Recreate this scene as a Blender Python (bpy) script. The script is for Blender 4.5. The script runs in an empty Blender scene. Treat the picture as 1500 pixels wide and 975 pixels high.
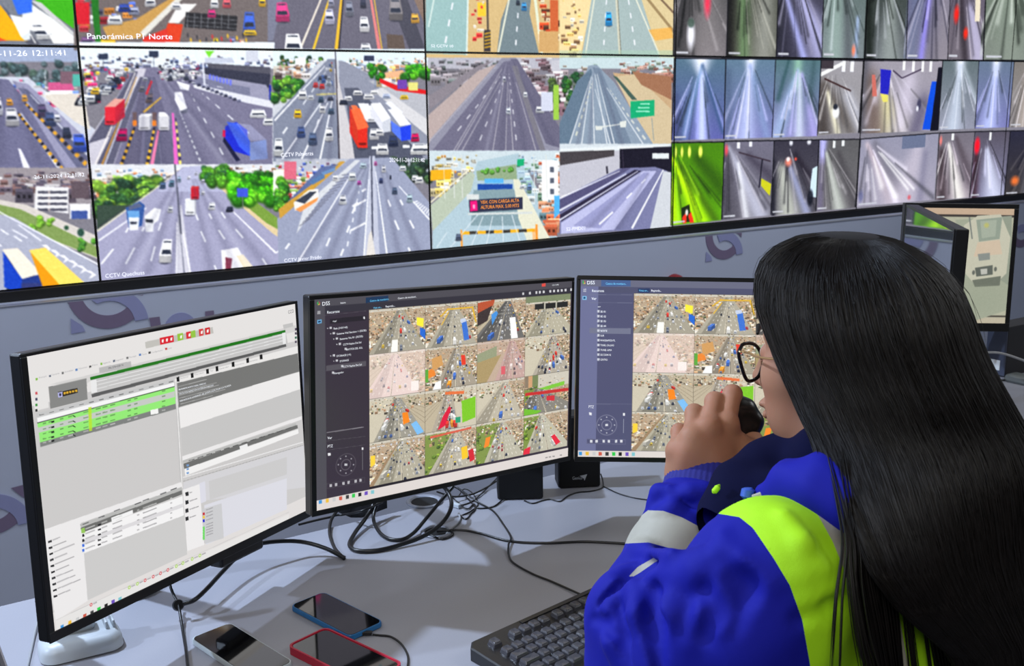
import bpy, bmesh, math, random
import numpy as np
from mathutils import Matrix, Vector

SC = bpy.context.scene
COL = SC.collection
ZF = 1.73                                # height of the video wall's row seam above the floor
# ---------------------------------------------------------------- camera
F_PX = 1569.2752
PITCH, ROLL, YAW = 0.210253567, -0.0141436734, 0.571382289
C = np.array([-0.73396507, -3.59140731, -0.19201877 + ZF])
_cy, _sy = math.cos(YAW), math.sin(YAW)
FW = np.array([_sy * math.cos(PITCH), _cy * math.cos(PITCH), -math.sin(PITCH)])
_r = np.array([_cy, -_sy, 0.0]); _u = np.cross(_r, FW)
RT = math.cos(ROLL) * _r + math.sin(ROLL) * _u
UP = -math.sin(ROLL) * _r + math.cos(ROLL) * _u

def ray(x, y): return (x - 750) / F_PX * RT - (y - 487.5) / F_PX * UP + FW
def at(x, y, d): return C + ray(x, y) * d
def onY(x, y, Y=0.0):
    d = ray(x, y); return C + d * (Y - C[1]) / d[1]
def onZ(x, y, Z):
    d = ray(x, y); return C + d * (Z - C[2]) / d[2]
def onPlane(x, y, P, N):
    d = ray(x, y); return C + d * (np.dot(P - C, N) / np.dot(d, N))
def proj(P):
    d = np.asarray(P) - C; z = d @ FW
    return 750 + F_PX * (d @ RT) / z, 487.5 - F_PX * (d @ UP) / z

cam = bpy.data.cameras.new('camera'); camo = bpy.data.objects.new('camera', cam); COL.objects.link(camo)
M = Matrix(((RT[0], UP[0], -FW[0], C[0]), (RT[1], UP[1], -FW[1], C[1]), (RT[2], UP[2], -FW[2], C[2]), (0, 0, 0, 1)))
camo.matrix_world = M
cam.sensor_width = 36.0; cam.lens = F_PX / 1500 * 36.0
cam.clip_start = 0.05; cam.clip_end = 60
cam.dof.use_dof = True; cam.dof.focus_distance = 1.55; cam.dof.aperture_fstop = 14.0
SC.camera = camo
# ---------------------------------------------------------------- light and exposure
SC.view_settings.view_transform = 'Standard'; SC.view_settings.look = 'None'
SC.view_settings.exposure = 0.0; SC.view_settings.gamma = 1.0
SC.view_settings.use_curve_mapping = False
W = bpy.data.worlds.new('world'); SC.world = W; W.use_nodes = True
W.node_tree.nodes['Background'].inputs[0].default_value = (0.96, 0.95, 0.97, 1)
W.node_tree.nodes['Background'].inputs[1].default_value = 0.10

def lamp(name, kind, loc, energy, color, size=0.1, aim=None, spot=None):
    l = bpy.data.lights.new(name, kind); l.energy = energy; l.color = color
    if kind == 'AREA': l.shape = 'DISK'; l.size = size
    else: l.shadow_soft_size = size
    if spot: l.spot_size = spot; l.spot_blend = 0.6
    o = bpy.data.objects.new(name, l); COL.objects.link(o); o.location = loc
    if aim is not None:
        o.rotation_euler = (Vector(aim) - Vector(loc)).to_track_quat('-Z', 'Y').to_euler()
    return o
# downlight near the video wall (throws the monitor shadows across the desk), room lamps, and added wall fill
lamp('ceiling_downlight', 'SPOT', (-0.85, -1.17, 2.69), 235, (0.62, 0.76, 1.0), 0.035, (0.1, -2.3, 0.74), math.radians(85))
lamp('ceiling_downlight', 'SPOT', (-2.9, -1.55, 2.5), 240, (0.64, 0.77, 1.0), 0.04, (-.2, -2.2, 0.74), math.radians(60))
lamp('room_lamp', 'AREA', (-1.6, -4.2, 2.9), 29, (1.0, 0.97, 0.92), 1.2, (0.3, -2.4, 0.8))
lamp('room_lamp', 'AREA', (2.6, -3.6, 2.9), 24, (0.95, 0.97, 1.0), 1.2, (1.4, -2.0, 0.8))
lamp('added_wall_fill', 'AREA', (-0.6, -1.3, 2.95), 17, (0.92, 0.96, 1.0), 1.0, (-0.6, 0.3, 1.2))  # unseen fill lamp, added to brighten the back wall
lamp('added_wall_fill', 'AREA', (2.6, -1.3, 2.95), 17, (0.92, 0.96, 1.0), 1.0, (2.6, 0.3, 1.2))  # second added fill, for the right half of the wall

# ---------------------------------------------------------------- helpers
def lin(c):
    c = np.asarray(c, float) / 255.0
    return np.where(c <= 0.04045, c / 12.92, ((c + 0.055) / 1.055) ** 2.4)
def mat(name, rgb, rough=0.5, metal=0.0, noise=0.0, nscale=40, bump=0.0, bscale=200, spec=0.5, emit=0.0, sheen=0.0, coat=0.0, rgb2=None):
    m = bpy.data.materials.new(name); m.use_nodes = True
    nt = m.node_tree; b = nt.nodes['Principled BSDF']
    c = lin(rgb)
    b.inputs['Base Color'].default_value = (*c, 1)
    b.inputs['Roughness'].default_value = rough; b.inputs['Metallic'].default_value = metal
    b.inputs['Specular IOR Level'].default_value = spec
    if sheen: b.inputs['Sheen Weight'].default_value = sheen
    if coat: b.inputs['Coat Weight'].default_value = coat; b.inputs['Coat Roughness'].default_value = 0.05
    tc = nt.nodes.new('ShaderNodeTexCoord')
    n = nt.nodes.new('ShaderNodeTexNoise'); n.inputs['Scale'].default_value = nscale; n.inputs['Detail'].default_value = 4
    nt.links.new(tc.outputs['Object'], n.inputs['Vector'])
    r = nt.nodes.new('ShaderNodeValToRGB'); nt.links.new(n.outputs['Fac'], r.inputs['Fac'])
    k = max(noise, 0.02)
    c2 = lin(rgb2) if rgb2 is not None else c
    r.color_ramp.elements[0].position = 0.3; r.color_ramp.elements[1].position = 0.7
    r.color_ramp.elements[0].color = (*(np.clip(c * (1 - k), 0, 1)), 1)
    r.color_ramp.elements[1].color = (*(np.clip(c2 * (1 + k), 0, 1)), 1)
    nt.links.new(r.outputs['Color'], b.inputs['Base Color'])
    if emit:
        b.inputs['Emission Color'].default_value = (*c, 1); b.inputs['Emission Strength'].default_value = emit
        m.cycles.emission_sampling = 'NONE'
    if bump:
        n2 = nt.nodes.new('ShaderNodeTexNoise'); n2.inputs['Scale'].default_value = bscale; n2.inputs['Detail'].default_value = 3
        nt.links.new(tc.outputs['Object'], n2.inputs['Vector'])
        bp = nt.nodes.new('ShaderNodeBump'); bp.inputs['Strength'].default_value = bump; bp.inputs['Distance'].default_value = 0.002
        nt.links.new(n2.outputs['Fac'], bp.inputs['Height']); nt.links.new(bp.outputs['Normal'], b.inputs['Normal'])
    return m
def screen_mat(name, strength, rough=0.25, sampling='NONE', spec=0.4):
    m = bpy.data.materials.new(name); m.use_nodes = True
    nt = m.node_tree; b = nt.nodes['Principled BSDF']
    b.inputs['Base Color'].default_value = (0.012, 0.012, 0.014, 1); b.inputs['Roughness'].default_value = rough
    b.inputs['Specular IOR Level'].default_value = spec
    a = nt.nodes.new('ShaderNodeVertexColor'); a.layer_name = 'Col'
    nt.links.new(a.outputs['Color'], b.inputs['Emission Color']); b.inputs['Emission Strength'].default_value = strength
    m.cycles.emission_sampling = sampling
    return m

class MB:
    """collects boxes, tubes, prisms; build() links them as one mesh object"""
    def __init__(s): s.v = []; s.f = []
    def add(s, v, f):
        o = len(s.v); s.v += [tuple(map(float, p)) for p in v]; s.f += [tuple(o + i for i in q) for q in f]; return s
    def box(s, x0, x1, y0, y1, z0, z1, bev=0.0, seg=2, T=None):
        bm = bmesh.new(); bmesh.ops.create_cube(bm, size=1)
        for v in bm.verts:
            v.co = Vector(((x0 + x1) / 2 + v.co.x * (x1 - x0), (y0 + y1) / 2 + v.co.y * (y1 - y0), (z0 + z1) / 2 + v.co.z * (z1 - z0)))
        if bev: bmesh.ops.bevel(bm, geom=bm.edges[:], offset=min(bev, 0.49 * min(x1 - x0, y1 - y0, z1 - z0)), segments=seg, profile=0.5, affect='EDGES')
        s.bm(bm, T); return s
    def bm(s, bm, T=None):
        bm.verts.ensure_lookup_table(); bm.verts.index_update()
        vs = [(T @ v.co) if T is not None else v.co for v in bm.verts]
        s.add(vs, [[v.index for v in f.verts] for f in bm.faces]); bm.free(); return s
    def tube(s, pts, r, n=10, cap=True):
        pts = np.asarray(pts, float); k = len(pts)
        rr = np.full(k, r) if np.isscalar(r) else np.asarray(r, float)
        t = np.gradient(pts, axis=0); t /= np.linalg.norm(t, axis=1)[:, None] + 1e-12
        a = np.array([0, 0, 1.0]) if abs(t[0][2]) < 0.9 else np.array([1.0, 0, 0])
        u = np.cross(t[0], a); u /= np.linalg.norm(u); V = []
        for i in range(k):
            u = u - t[i] * (u @ t[i]); u /= np.linalg.norm(u) + 1e-12; w = np.cross(t[i], u)
            for j in range(n):
                A = 2 * math.pi * j / n; V.append(pts[i] + rr[i] * (math.cos(A) * u + math.sin(A) * w))
        Fc = [(i * n + j, i * n + (j + 1) % n, (i + 1) * n + (j + 1) % n, (i + 1) * n + j) for i in range(k - 1) for j in range(n)]
        if cap: Fc += [tuple(range(n))[::-1], tuple((k - 1) * n + j for j in range(n))]
        return s.add(V, Fc)
    def lathe(s, prof, c=(0, 0, 0), n=32):
        V = [(c[0] + r * math.cos(2 * math.pi * j / n), c[1] + r * math.sin(2 * math.pi * j / n), c[2] + z) for r, z in prof for j in range(n)]
        k = len(prof)
        Fc = [(i * n + j, i * n + (j + 1) % n, (i + 1) * n + (j + 1) % n, (i + 1) * n + j) for i in range(k - 1) for j in range(n)]
        Fc += [tuple(range(n))[::-1], tuple((k - 1) * n + j for j in range(n))]
        return s.add(V, Fc)
    def prism(s, poly, z0, z1, T=None):
        n = len(poly)
        V = [(x, y, z0) for x, y in poly] + [(x, y, z1) for x, y in poly]
        if T is not None: V = [tuple(T @ Vector(v)) for v in V]
        return s.add(V, [tuple(range(n))[::-1], tuple(range(n, 2 * n))] + [(i, (i + 1) % n, n + (i + 1) % n, n + i) for i in range(n)])
    def build(s, name, m, parent=None, world=False, smooth=False):
        v = s.v
        if world and parent is not None:
            T = wmat(parent).inverted(); v = [tuple(T @ Vector(p)) for p in v]
        me = bpy.data.meshes.new(name); me.from_pydata(v, [], s.f); me.update()
        bm = bmesh.new(); bm.from_mesh(me); bmesh.ops.recalc_face_normals(bm, faces=bm.faces[:]); bm.to_mesh(me); bm.free()
        if smooth:
            me.polygons.foreach_set('use_smooth', [True] * len(me.polygons))
            try: me.set_sharp_from_angle(angle=math.radians(40))
            except Exception: pass
        return link(name, me, m, parent)
def wmat(o):
    m = o.matrix_basis.copy()
    while o.parent is not None: o = o.parent; m = o.matrix_basis @ m
    return m
def link(name, me, m, parent=None):
    o = bpy.data.objects.new(name, me); COL.objects.link(o)
    if m is not None: me.materials.append(m)
    if parent is not None: o.parent = parent
    return o
def tag(o, label=None, cat=None, group=None, kind=None):
    if label: o['label'] = label
    if cat: o['category'] = cat
    if group: o['group'] = group
    if kind: o['kind'] = kind
    return o
def empty(name, T, label=None, cat=None, group=None):
    o = bpy.data.objects.new(name, None); COL.objects.link(o); o.empty_display_size = 0.05
    if isinstance(T, Matrix): o.matrix_basis = T
    else: o.location = T
    return tag(o, label, cat, group)
def frame(P, X, Y, Z):
    return Matrix(((X[0], Y[0], Z[0], P[0]), (X[1], Y[1], Z[1], P[1]), (X[2], Y[2], Z[2], P[2]), (0, 0, 0, 1)))
def spline(P, n=12):
    P = np.asarray(P, float); Q = np.vstack([2 * P[0] - P[1], P, 2 * P[-1] - P[-2]]); out = []
    for i in range(1, len(Q) - 2):
        for k in range(n):
            t = k / n; a, b, c, d = Q[i - 1], Q[i], Q[i + 1], Q[i + 2]
            out.append(0.5 * (2 * b + (c - a) * t + (2 * a - 5 * b + 4 * c - d) * t * t + (3 * b - a - 3 * c + d) * t ** 3))
    out.append(P[-1]); return np.array(out)

# ---------------------------------------------------------------- lettering
CH = "ABCDEFGHIJKLMNOPQRSTUVWXYZabcdefghijklmnopqrstuvwxyz0123456789.,:-/()[]áíó+_*'"
GL = {}
def make_glyphs():
    tmp = []
    for c in CH:
        for body in (c, 'H' + c + 'H'):
            cu = bpy.data.curves.new('t', 'FONT'); cu.body = body; cu.size = 1.0; cu.resolution_u = 2
            o = bpy.data.objects.new('t', cu); COL.objects.link(o); tmp.append(o)
    cu = bpy.data.curves.new('t', 'FONT'); cu.body = 'HH'; cu.size = 1.0
    hh = bpy.data.objects.new('t', cu); COL.objects.link(hh); tmp.append(hh)
    dg = bpy.context.evaluated_depsgraph_get(); dg.update()
    def grab(o):
        me = bpy.data.meshes.new_from_object(o.evaluated_get(dg))
        v = np.array([tuple(p.co) for p in me.vertices]) if len(me.vertices) else np.zeros((0, 3))
        f = [tuple(p.vertices) for p in me.polygons]; bpy.data.meshes.remove(me); return v, f
    vh, _ = grab(hh); wh = vh[:, 0].max()
    for i, c in enumerate(CH):
        v, f = grab(tmp[2 * i]); v2, _ = grab(tmp[2 * i + 1])
        GL[c] = (v, f, v2[:, 0].max() - wh)
    GL[' '] = (np.zeros((0, 3)), [], 0.28)
    for o in tmp:
        cu = o.data; bpy.data.objects.remove(o); bpy.data.curves.remove(cu)
make_glyphs()
def text_on(mb, s, P, ex, ey, n, bold=0.0):
    """P start of the baseline, ex vector spanning the whole string, ey vector of a capital's height, n outward offset"""
    w = sum(GL[c][2] for c in s); x = 0.0; P = np.asarray(P)
    for c in s:
        v, f, a = GL[c]
        if len(v):
            for k in ((-bold, bold) if bold else (0,)):
                mb.add([P + ex * ((x + p[0]) / w + k) + ey * (p[1] / 0.7) + n for p in v], f)
        x += a
def px_text(mb, s, plane, x0, y0, x1, y1, h, off=0.0012, bold=0.0):
    """text on a plane (point, normal) with its baseline from one photo point to another, h pixels tall"""
    P0, N = plane
    a = onPlane(x0, y0, P0, N); b = onPlane(x1, y1, P0, N); c = onPlane(x0, y0 - h, P0, N)
    ex = b - a; e = ex / np.linalg.norm(ex); ey = c - a; ey = ey - e * (ey @ e)
    text_on(mb, s, a, ex, ey, N * off, bold)
def plane_poly(mb, plane, pts, off=0.001):
    P0, N = plane
    V = [onPlane(x, y, P0, N) + N * off for x, y in pts]; mb.add(V, [tuple(range(len(V)))])

# ---------------------------------------------------------------- painting of the pictures shown on the screens
class Canvas:
    def __init__(s, w, h, base=(0, 0, 0)):
        s.w, s.h = w, h; s.a = np.empty((h, w, 3), np.float32); s.a[:] = base
    def clipbox(s, P):
        x0 = max(int(P[:, 0].min()) - 1, 0); x1 = min(int(P[:, 0].max()) + 2, s.w)
        y0 = max(int(P[:, 1].min()) - 1, 0); y1 = min(int(P[:, 1].max()) + 2, s.h)
        return x0, x1, y0, y1
    def poly(s, P, col, al=1.0, col2=None):
        P = np.asarray(P, np.float32); x0, x1, y0, y1 = s.clipbox(P)
        if x1 <= x0 or y1 <= y0: return
        X = np.arange(x0, x1, dtype=np.float32)[None, :] + 0.5; Y = np.arange(y0, y1, dtype=np.float32)[:, None] + 0.5
        m = np.zeros((y1 - y0, x1 - x0), bool); n = len(P)
        for i in range(n):
            ax, ay = P[i]; bx, by = P[(i + 1) % n]
            if ay == by: continue
            c = (ay > Y) != (by > Y)
            m ^= c & (X < (bx - ax) * (Y - ay) / (by - ay) + ax)
        col = np.asarray(col, np.float32)
        if col2 is not None:
            t = np.clip((Y - P[:, 1].min()) / max(1e-6, P[:, 1].max() - P[:, 1].min()), 0, 1)[..., None]
            cc = col * (1 - t) + np.asarray(col2, np.float32) * t; cc = np.broadcast_to(cc, (y1 - y0, x1 - x0, 3))[m]
        else: cc = col
        sub = s.a[y0:y1, x0:x1]; sub[m] = sub[m] * (1 - al) + cc * al
    def blob(s, c, rx, ry, col, al=1.0, soft=0.25):
        P = np.array([[c[0] - rx, c[1] - ry], [c[0] + rx, c[1] + ry]]); x0, x1, y0, y1 = s.clipbox(P)
        if x1 <= x0 or y1 <= y0: return
        X = np.arange(x0, x1)[None, :] + 0.5; Y = np.arange(y0, y1)[:, None] + 0.5
        d = np.sqrt(((X - c[0]) / rx) ** 2 + ((Y - c[1]) / ry) ** 2)
        k = (np.clip((1 - d) / soft, 0, 1) * al)[..., None].astype(np.float32)
        s.a[y0:y1, x0:x1] = s.a[y0:y1, x0:x1] * (1 - k) + np.asarray(col, np.float32) * k
    def beam(s, p, q, w0, w1, col, al, rect):
        x0, y0, x1, y1 = [int(v) for v in rect]; x0 = max(x0, 0); y0 = max(y0, 0); x1 = min(x1, s.w); y1 = min(y1, s.h)
        if x1 <= x0 or y1 <= y0: return
        X = np.arange(x0, x1)[None, :] + 0.5; Y = np.arange(y0, y1)[:, None] + 0.5
        dx, dy = q[0] - p[0], q[1] - p[1]; L = math.hypot(dx, dy) + 1e-6
        t = ((X - p[0]) * dx + (Y - p[1]) * dy) / L / L; d = ((X - p[0]) * dy - (Y - p[1]) * dx) / L
        tc = np.clip(t, 0, 1); w = w0 + (w1 - w0) * tc; e = np.where(t < 0, -t, np.where(t > 1, t - 1, 0)) * L
        k = (al * np.exp(-((d / w) ** 2) - (e / (w + 1)) ** 2))[..., None].astype(np.float32)
        s.a[y0:y1, x0:x1] = s.a[y0:y1, x0:x1] * (1 - k) + np.asarray(col, np.float32) * k
    def noise(s, rect, amp, rng, k=3):
        x0, y0, x1, y1 = [int(v) for v in rect]; x0 = max(x0, 0); y0 = max(y0, 0); x1 = min(x1, s.w); y1 = min(y1, s.h)
        if x1 <= x0 or y1 <= y0: return
        h, w = y1 - y0, x1 - x0
        n = rng.normal(0, amp, (h // k + 2, w // k + 2, 1)).astype(np.float32)
        n = np.repeat(np.repeat(n, k, 0), k, 1)[:h, :w]; s.a[y0:y1, x0:x1] = np.clip(s.a[y0:y1, x0:x1] + n, 0, 255)

class Pen:
    """paints through a map from (x, y) to the canvas"""
    def __init__(s, cv, fn): s.cv, s.fn = cv, fn
    def pts(s, P): return [s.fn(x, y) for x, y in zip(P[::2], P[1::2])]
    def P(s, col, *xy, al=1.0, c2=None): s.cv.poly(s.pts(xy), col, al, c2)
    def R(s, col, x0, y0, x1, y1, al=1.0, c2=None): s.P(col, x0, y0, x1, y0, x1, y1, x0, y1, al=al, c2=c2)
    def L(s, col, x0, y0, x1, y1, w0, w1=None, al=1.0):
        w1 = w0 if w1 is None else w1; dx, dy = x1 - x0, y1 - y0; l = math.hypot(dx, dy) + 1e-9; nx, ny = -dy / l / 2, dx / l / 2
        s.P(col, x0 + nx * w0, y0 + ny * w0, x1 + nx * w1, y1 + ny * w1, x1 - nx * w1, y1 - ny * w1, x0 - nx * w0, y0 - ny * w0, al=al)
    def B(s, col, x, y, rx, ry, al=1.0, soft=0.3):
        c = s.fn(x, y); d = s.fn(x + rx, y); e = s.fn(x, y + ry)
        s.cv.blob(c, max(0.6, math.hypot(d[0] - c[0], d[1] - c[1])), max(0.6, math.hypot(e[0] - c[0], e[1] - c[1])), col, al, soft)
    def dash(s, x0, y0, x1, y1, n, w0, w1, col=(225, 228, 235), duty=0.4, pw=1.6):
        for i in range(n):
            a = (i / n) ** pw; b = ((i + duty) / n) ** pw
            s.L(col, x0 + (x1 - x0) * a, y0 + (y1 - y0) * a, x0 + (x1 - x0) * b, y0 + (y1 - y0) * b, w0 + (w1 - w0) * a, w0 + (w1 - w0) * b)
    def car(s, x, y, w, h, col, k=0.0, back=True):
        """vehicle seen from above and behind: centre x, bottom y, k = lean towards the vanishing point"""
        c = np.array(col, float); X = lambda t: x + k * h * t
        s.B((45, 46, 58), x, y - h * 0.06, w * 0.62, h * 0.16, 0.7)
        s.P(c * 0.72, x - w * .5, y, x - w * .5, y - h * .4, x + w * .5, y - h * .4, x + w * .5, y)
        s.P(c, x - w * .5, y - h * .3, X(1) - w * .36, y - h, X(1) + w * .36, y - h, x + w * .5, y - h * .3)
        s.P((48, 54, 70), X(.38) - w * .4, y - h * .36, X(.55) - w * .33, y - h * .56, X(.55) + w * .33, y - h * .56, X(.38) + w * .4, y - h * .36)
        s.P(np.minimum(c * 1.12, 255), X(.56) - w * .33, y - h * .57, X(.85) - w * .3, y - h * .85, X(.85) + w * .3, y - h * .85, X(.56) + w * .33, y - h * .57)
        s.P((60, 66, 82), X(.86) - w * .3, y - h * .86, X(.93) - w * .28, y - h * .93, X(.93) + w * .28, y - h * .93, X(.86) + w * .3, y - h * .86)
    def truck(s, x, y, w, h, dx, dy, top, side, front, sw=0.5):
        """box lorry: front face (x,y bottom centre, w by h), body runs back by (dx,dy); sw side width share"""
        s.B((50, 50, 62), x, y, w * 0.7, h * 0.12, 0.6)
        xl, xr = x - w / 2, x + w / 2; q = 0.72
        if dx > 0: s.P(side, xr, y, xr, y - h, xr + dx, y - h + dy, xr + dx, y + dy * 0.95)
        else: s.P(side, xl, y, xl, y - h, xl + dx, y - h + dy, xl + dx, y + dy * 0.95)
        s.P(top, xl, y - h, xr, y - h, xl + dx + w * q + (w * (1 - q) if dx > 0 else 0), y - h + dy, xl + dx + (w * (1 - q) * 0.5 if dx <= 0 else 0), y - h + dy)
        s.P(front, xl, y, xl, y - h, xr, y - h, xr, y)
        s.P(np.array(front) * 0.55, xl + w * .12, y - h * .1, xl + w * .12, y - h * .2, xr - w * .12, y - h * .2, xr - w * .12, y - h * .1)
    def city(s, rng, x0, y0, x1, y1, n, sz, pal, sx=1.0, win=True):
        for i in range(n):
            t = rng.random() ** 0.8; y = y0 + (y1 - y0) * (i / n); x = x0 + (x1 - x0) * rng.random()
            k = sz * (0.35 + 0.9 * (y - y0) / max(1e-9, y1 - y0)); c = np.array(pal[rng.integers(len(pal))], float) * rng.uniform(.75, 1.15)
            w, h = k * rng.uniform(.6, 1.9) * sx, k * rng.uniform(.5, 1.3)
            s.R(np.minimum(c, 255), x, y, x + w, y + h)
            s.R(np.minimum(c * 1.25, 255), x, y, x + w, y + h * .25)
            for j in range(3 if win else 0):
                s.R(c * .45, x + w * (.12 + .3 * j), y + h * .45, x + w * (.27 + .3 * j), y + h * .7)
    def trees(s, rng, x0, y0, x1, y1, n, r, cols=((40, 70, 38), (62, 100, 48), (95, 140, 60), (36, 58, 44))):
        for i in range(n):
            y = y0 + (y1 - y0) * (i / n); x = x0 + (x1 - x0) * rng.random(); c = np.array(cols[rng.integers(len(cols))], float)
            q = r * rng.uniform(.6, 1.2)
            s.B(c * .6, x + q * .15, y + q * .25, q, q * .9, 1, .4); s.B(c, x, y, q * .85, q * .75, .9, .5)
            for k in range(5):
                s.B(np.minimum(c * rng.uniform(1.1, 1.6), 255), x + q * rng.uniform(-.6, .6), y + q * rng.uniform(-.6, .3), q * .25, q * .2, .8, .6)
CARC = [(235, 238, 242), (225, 228, 232), (215, 218, 225), (60, 64, 78), (40, 44, 58), (150, 156, 168), (190, 60, 60), (70, 95, 150), (235, 190, 60), (120, 126, 140)]

def grid_mesh(name, xs, ys, fn, colors, m, parent):
    """rectilinear sheet with a colour per vertex; fn(x array, y array) -> points"""
    nx, ny = len(xs), len(ys)
    GX, GY = np.meshgrid(xs, ys); V = fn(GX.ravel(), GY.ravel()).astype(np.float32)
    me = bpy.data.meshes.new(name); me.vertices.add(nx * ny); me.vertices.foreach_set('co', V.ravel())
    i = np.arange((ny - 1) * (nx - 1)); r, c = i // (nx - 1), i % (nx - 1); a = r * nx + c
    q = np.stack([a, a + nx, a + nx + 1, a + 1], 1).astype(np.int32)
    me.loops.add(q.size); me.loops.foreach_set('vertex_index', q.ravel())
    me.polygons.add(len(q)); me.polygons.foreach_set('loop_start', np.arange(len(q), dtype=np.int32) * 4)
    me.update(calc_edges=True)
    at_ = me.color_attributes.new('Col', 'FLOAT_COLOR', 'POINT')
    L = np.ones((nx * ny, 4), np.float32); L[:, :3] = lin(colors.reshape(-1, 3)); at_.data.foreach_set('color', L.ravel())
    return link(name, me, m, parent)
def down2(a):
    h, w = a.shape[0] // 2 * 2, a.shape[1] // 2 * 2; a = a[:h, :w]
    return (a[0::2, 0::2] + a[1::2, 0::2] + a[0::2, 1::2] + a[1::2, 1::2]) / 4
def blur(a, k=1):
    for _ in range(k):
        p = np.pad(a, ((1, 1), (1, 1), (0, 0)), 'edge')
        a = (p[1:-1, 1:-1] * 4 + p[:-2, 1:-1] * 2 + p[2:, 1:-1] * 2 + p[1:-1, :-2] * 2 + p[1:-1, 2:] * 2 + p[:-2, :-2] + p[2:, 2:] + p[:-2, 2:] + p[2:, :-2]) / 16
    return a
# ================================================================ the room
m_wall = mat('painted_wall', (186, 196, 222), 0.75, noise=0.03, nscale=3, bump=0.08, bscale=300)
m_floor = mat('floor_vinyl', (96, 98, 104), 0.5, noise=0.08, nscale=6)
YL = -0.10                               # the wall stands forward below the screens
b = MB(); b.box(-3.2, 7.0, 0.06, 0.16, ZF - .768, 3.0); b.box(-3.2, 7.0, YL, 0.16, 0, ZF - .768, .004); tag(b.build('wall_back', m_wall), kind='structure')
b = MB(); b.box(-3.2, 7.0, -5.2, 0.16, -0.1, 0.0); tag(b.build('floor', m_floor), kind='structure')
b = MB(); b.box(-3.3, -3.2, -5.2, 0.16, 0, 3.0); tag(b.build('wall_left', m_wall), kind='structure')
b = MB(); b.box(7.0, 7.1, -5.2, 0.16, 0, 3.0); tag(b.build('wall_right', m_wall), kind='structure')
m_trim = mat('metal_trim', (150, 156, 172), 0.4, metal=0.2)
b = MB(); b.box(-3.2, 7.0, YL - .004, YL + .03, ZF - 0.7679, ZF - 0.764, 0.001); tag(b.build('trim_1', m_trim), kind='structure')

# emblems printed on the wall: two interlocking arcs with corner pieces and a word beside them
m_lg1 = mat('emblem_dark', (122, 110, 142), 0.7); m_lg2 = mat('emblem_violet', (148, 154, 202), 0.7)
def ring_seg(mb, c, r0, r1, a0, a1, y, n=28):
    V, Fc = [], []
    for i in range(n + 1):
        a = math.radians(a0 + (a1 - a0) * i / n)
        for r in (r0, r1): V += [(c[0] + r * math.cos(a), y, c[1] + r * math.sin(a)), (c[0] + r * math.cos(a), y + 0.004, c[1] + r * math.sin(a))]
    for i in range(n):
        k = 4 * i; Fc += [(k, k + 2, k + 6, k + 4), (k, k + 4, k + 5, k + 1), (k + 2, k + 3, k + 7, k + 6), (k + 1, k + 5, k + 7, k + 3)]
    Fc += [(0, 1, 3, 2), (4 * n, 4 * n + 2, 4 * n + 3, 4 * n + 1)]
    mb.add(V, Fc)
def emblem(cx, cz, s, label, word=True):
    Y = YL - .0004
    root = empty('wall_emblem', (cx, Y, cz), label, 'emblem', 'emblems printed on the wall')
    # dark arc (lower left, opens to the upper right)
    class MC(MB):
        def build(q_, *a, **k): q_.v = [(x, y, min(z, ZF - .7725)) for x, y, z in q_.v]; return MB.build(q_, *a, **k)
    d = MC(); ring_seg(d, (cx, cz), .66 * s, s, 165, 322, Y - .003)
    d.build('dark_arc', m_lg1, root, world=True); d = MC()
    d.add([(cx + .52 * s, Y - .003, cz + .12 * s), (cx + .86 * s, Y - .003, cz + .15 * s), (cx + .84 * s, Y - .003, cz - .24 * s), (cx + .70 * s, Y - .003, cz - .10 * s)], [(0, 1, 2, 3)])
    v = MC(); ring_seg(v, (cx - .05 * s, cz - .92 * s), .64 * s, .98 * s, 4, 112, Y - .0045)
    v.add([(cx - .96 * s, Y - .003, cz - .62 * s), (cx - .98 * s, Y - .003, cz - 1.02 * s), (cx - .64 * s, Y - .003, cz - 1.0 * s), (cx - .70 * s, Y - .003, cz - .84 * s)], [(0, 1, 2, 3)])
    d.build('corner_piece', m_lg1, root, world=True)
    if word:
        d = MC(); d.add([(cx + x * s, Y - .003, cz + z * s) for x, z in ((.98, -1.1), (1.24, -1.1), (1.22, -.84), (.95, -.84))], [(0, 1, 2, 3)])
        ring_seg(v, (cx + 1.75 * s, cz - 1.22 * s), .2 * s, .42 * s, 0, 180, Y - .002)
        d.add([(cx + x * s, Y - .003, cz + z * s) for x, z in ((2.42, -1.6), (2.66, -1.6), (2.66, -.84), (2.42, -.84))], [(0, 1, 2, 3)])
        d.build('word_stroke', m_lg1, root, world=True)
    v.build('violet_arc', m_lg2, root, world=True)
e1 = onY(158, 424, YL); e2 = onY(1062, 341, YL); e3 = onY(-17, 727, YL)
emblem(e1[0], e1[2], .124, 'large violet and dark arc emblem on the wall above the left monitor')
emblem(e2[0], e2[2], .118, 'violet arc emblem on the wall under the bright green tunnel picture', False)
emblem(e3[0], e3[2], .124, 'violet arc emblem low on the wall left of the left monitor', False)
e4 = onY(1498, 330, YL)
emblem(e4[0], e4[2], .124, 'violet arc emblem on the wall at the right edge behind the far monitor', False)

# ================================================================ the video wall
PW, PH = 1.2136, 0.73335
d_ = 0.00135; WX0, WZ1 = -0.40, 0.38
cw = Canvas(int(5.62 / d_), int((WZ1 + PH + 0.002) / d_), (126, 124, 134))
def pxw(x, y):
    p = onY(x, y, 0.0); return ((p[0] - WX0) / d_, (WZ1 - (p[2] - ZF)) / d_)
p = Pen(cw, pxw); rng = np.random.default_rng(5); random.seed(5)
ROOF = [(150, 120, 105), (205, 200, 200), (170, 150, 140), (120, 110, 112), (225, 222, 220), (180, 140, 110), (140, 160, 180), (110, 96, 96)]
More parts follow.
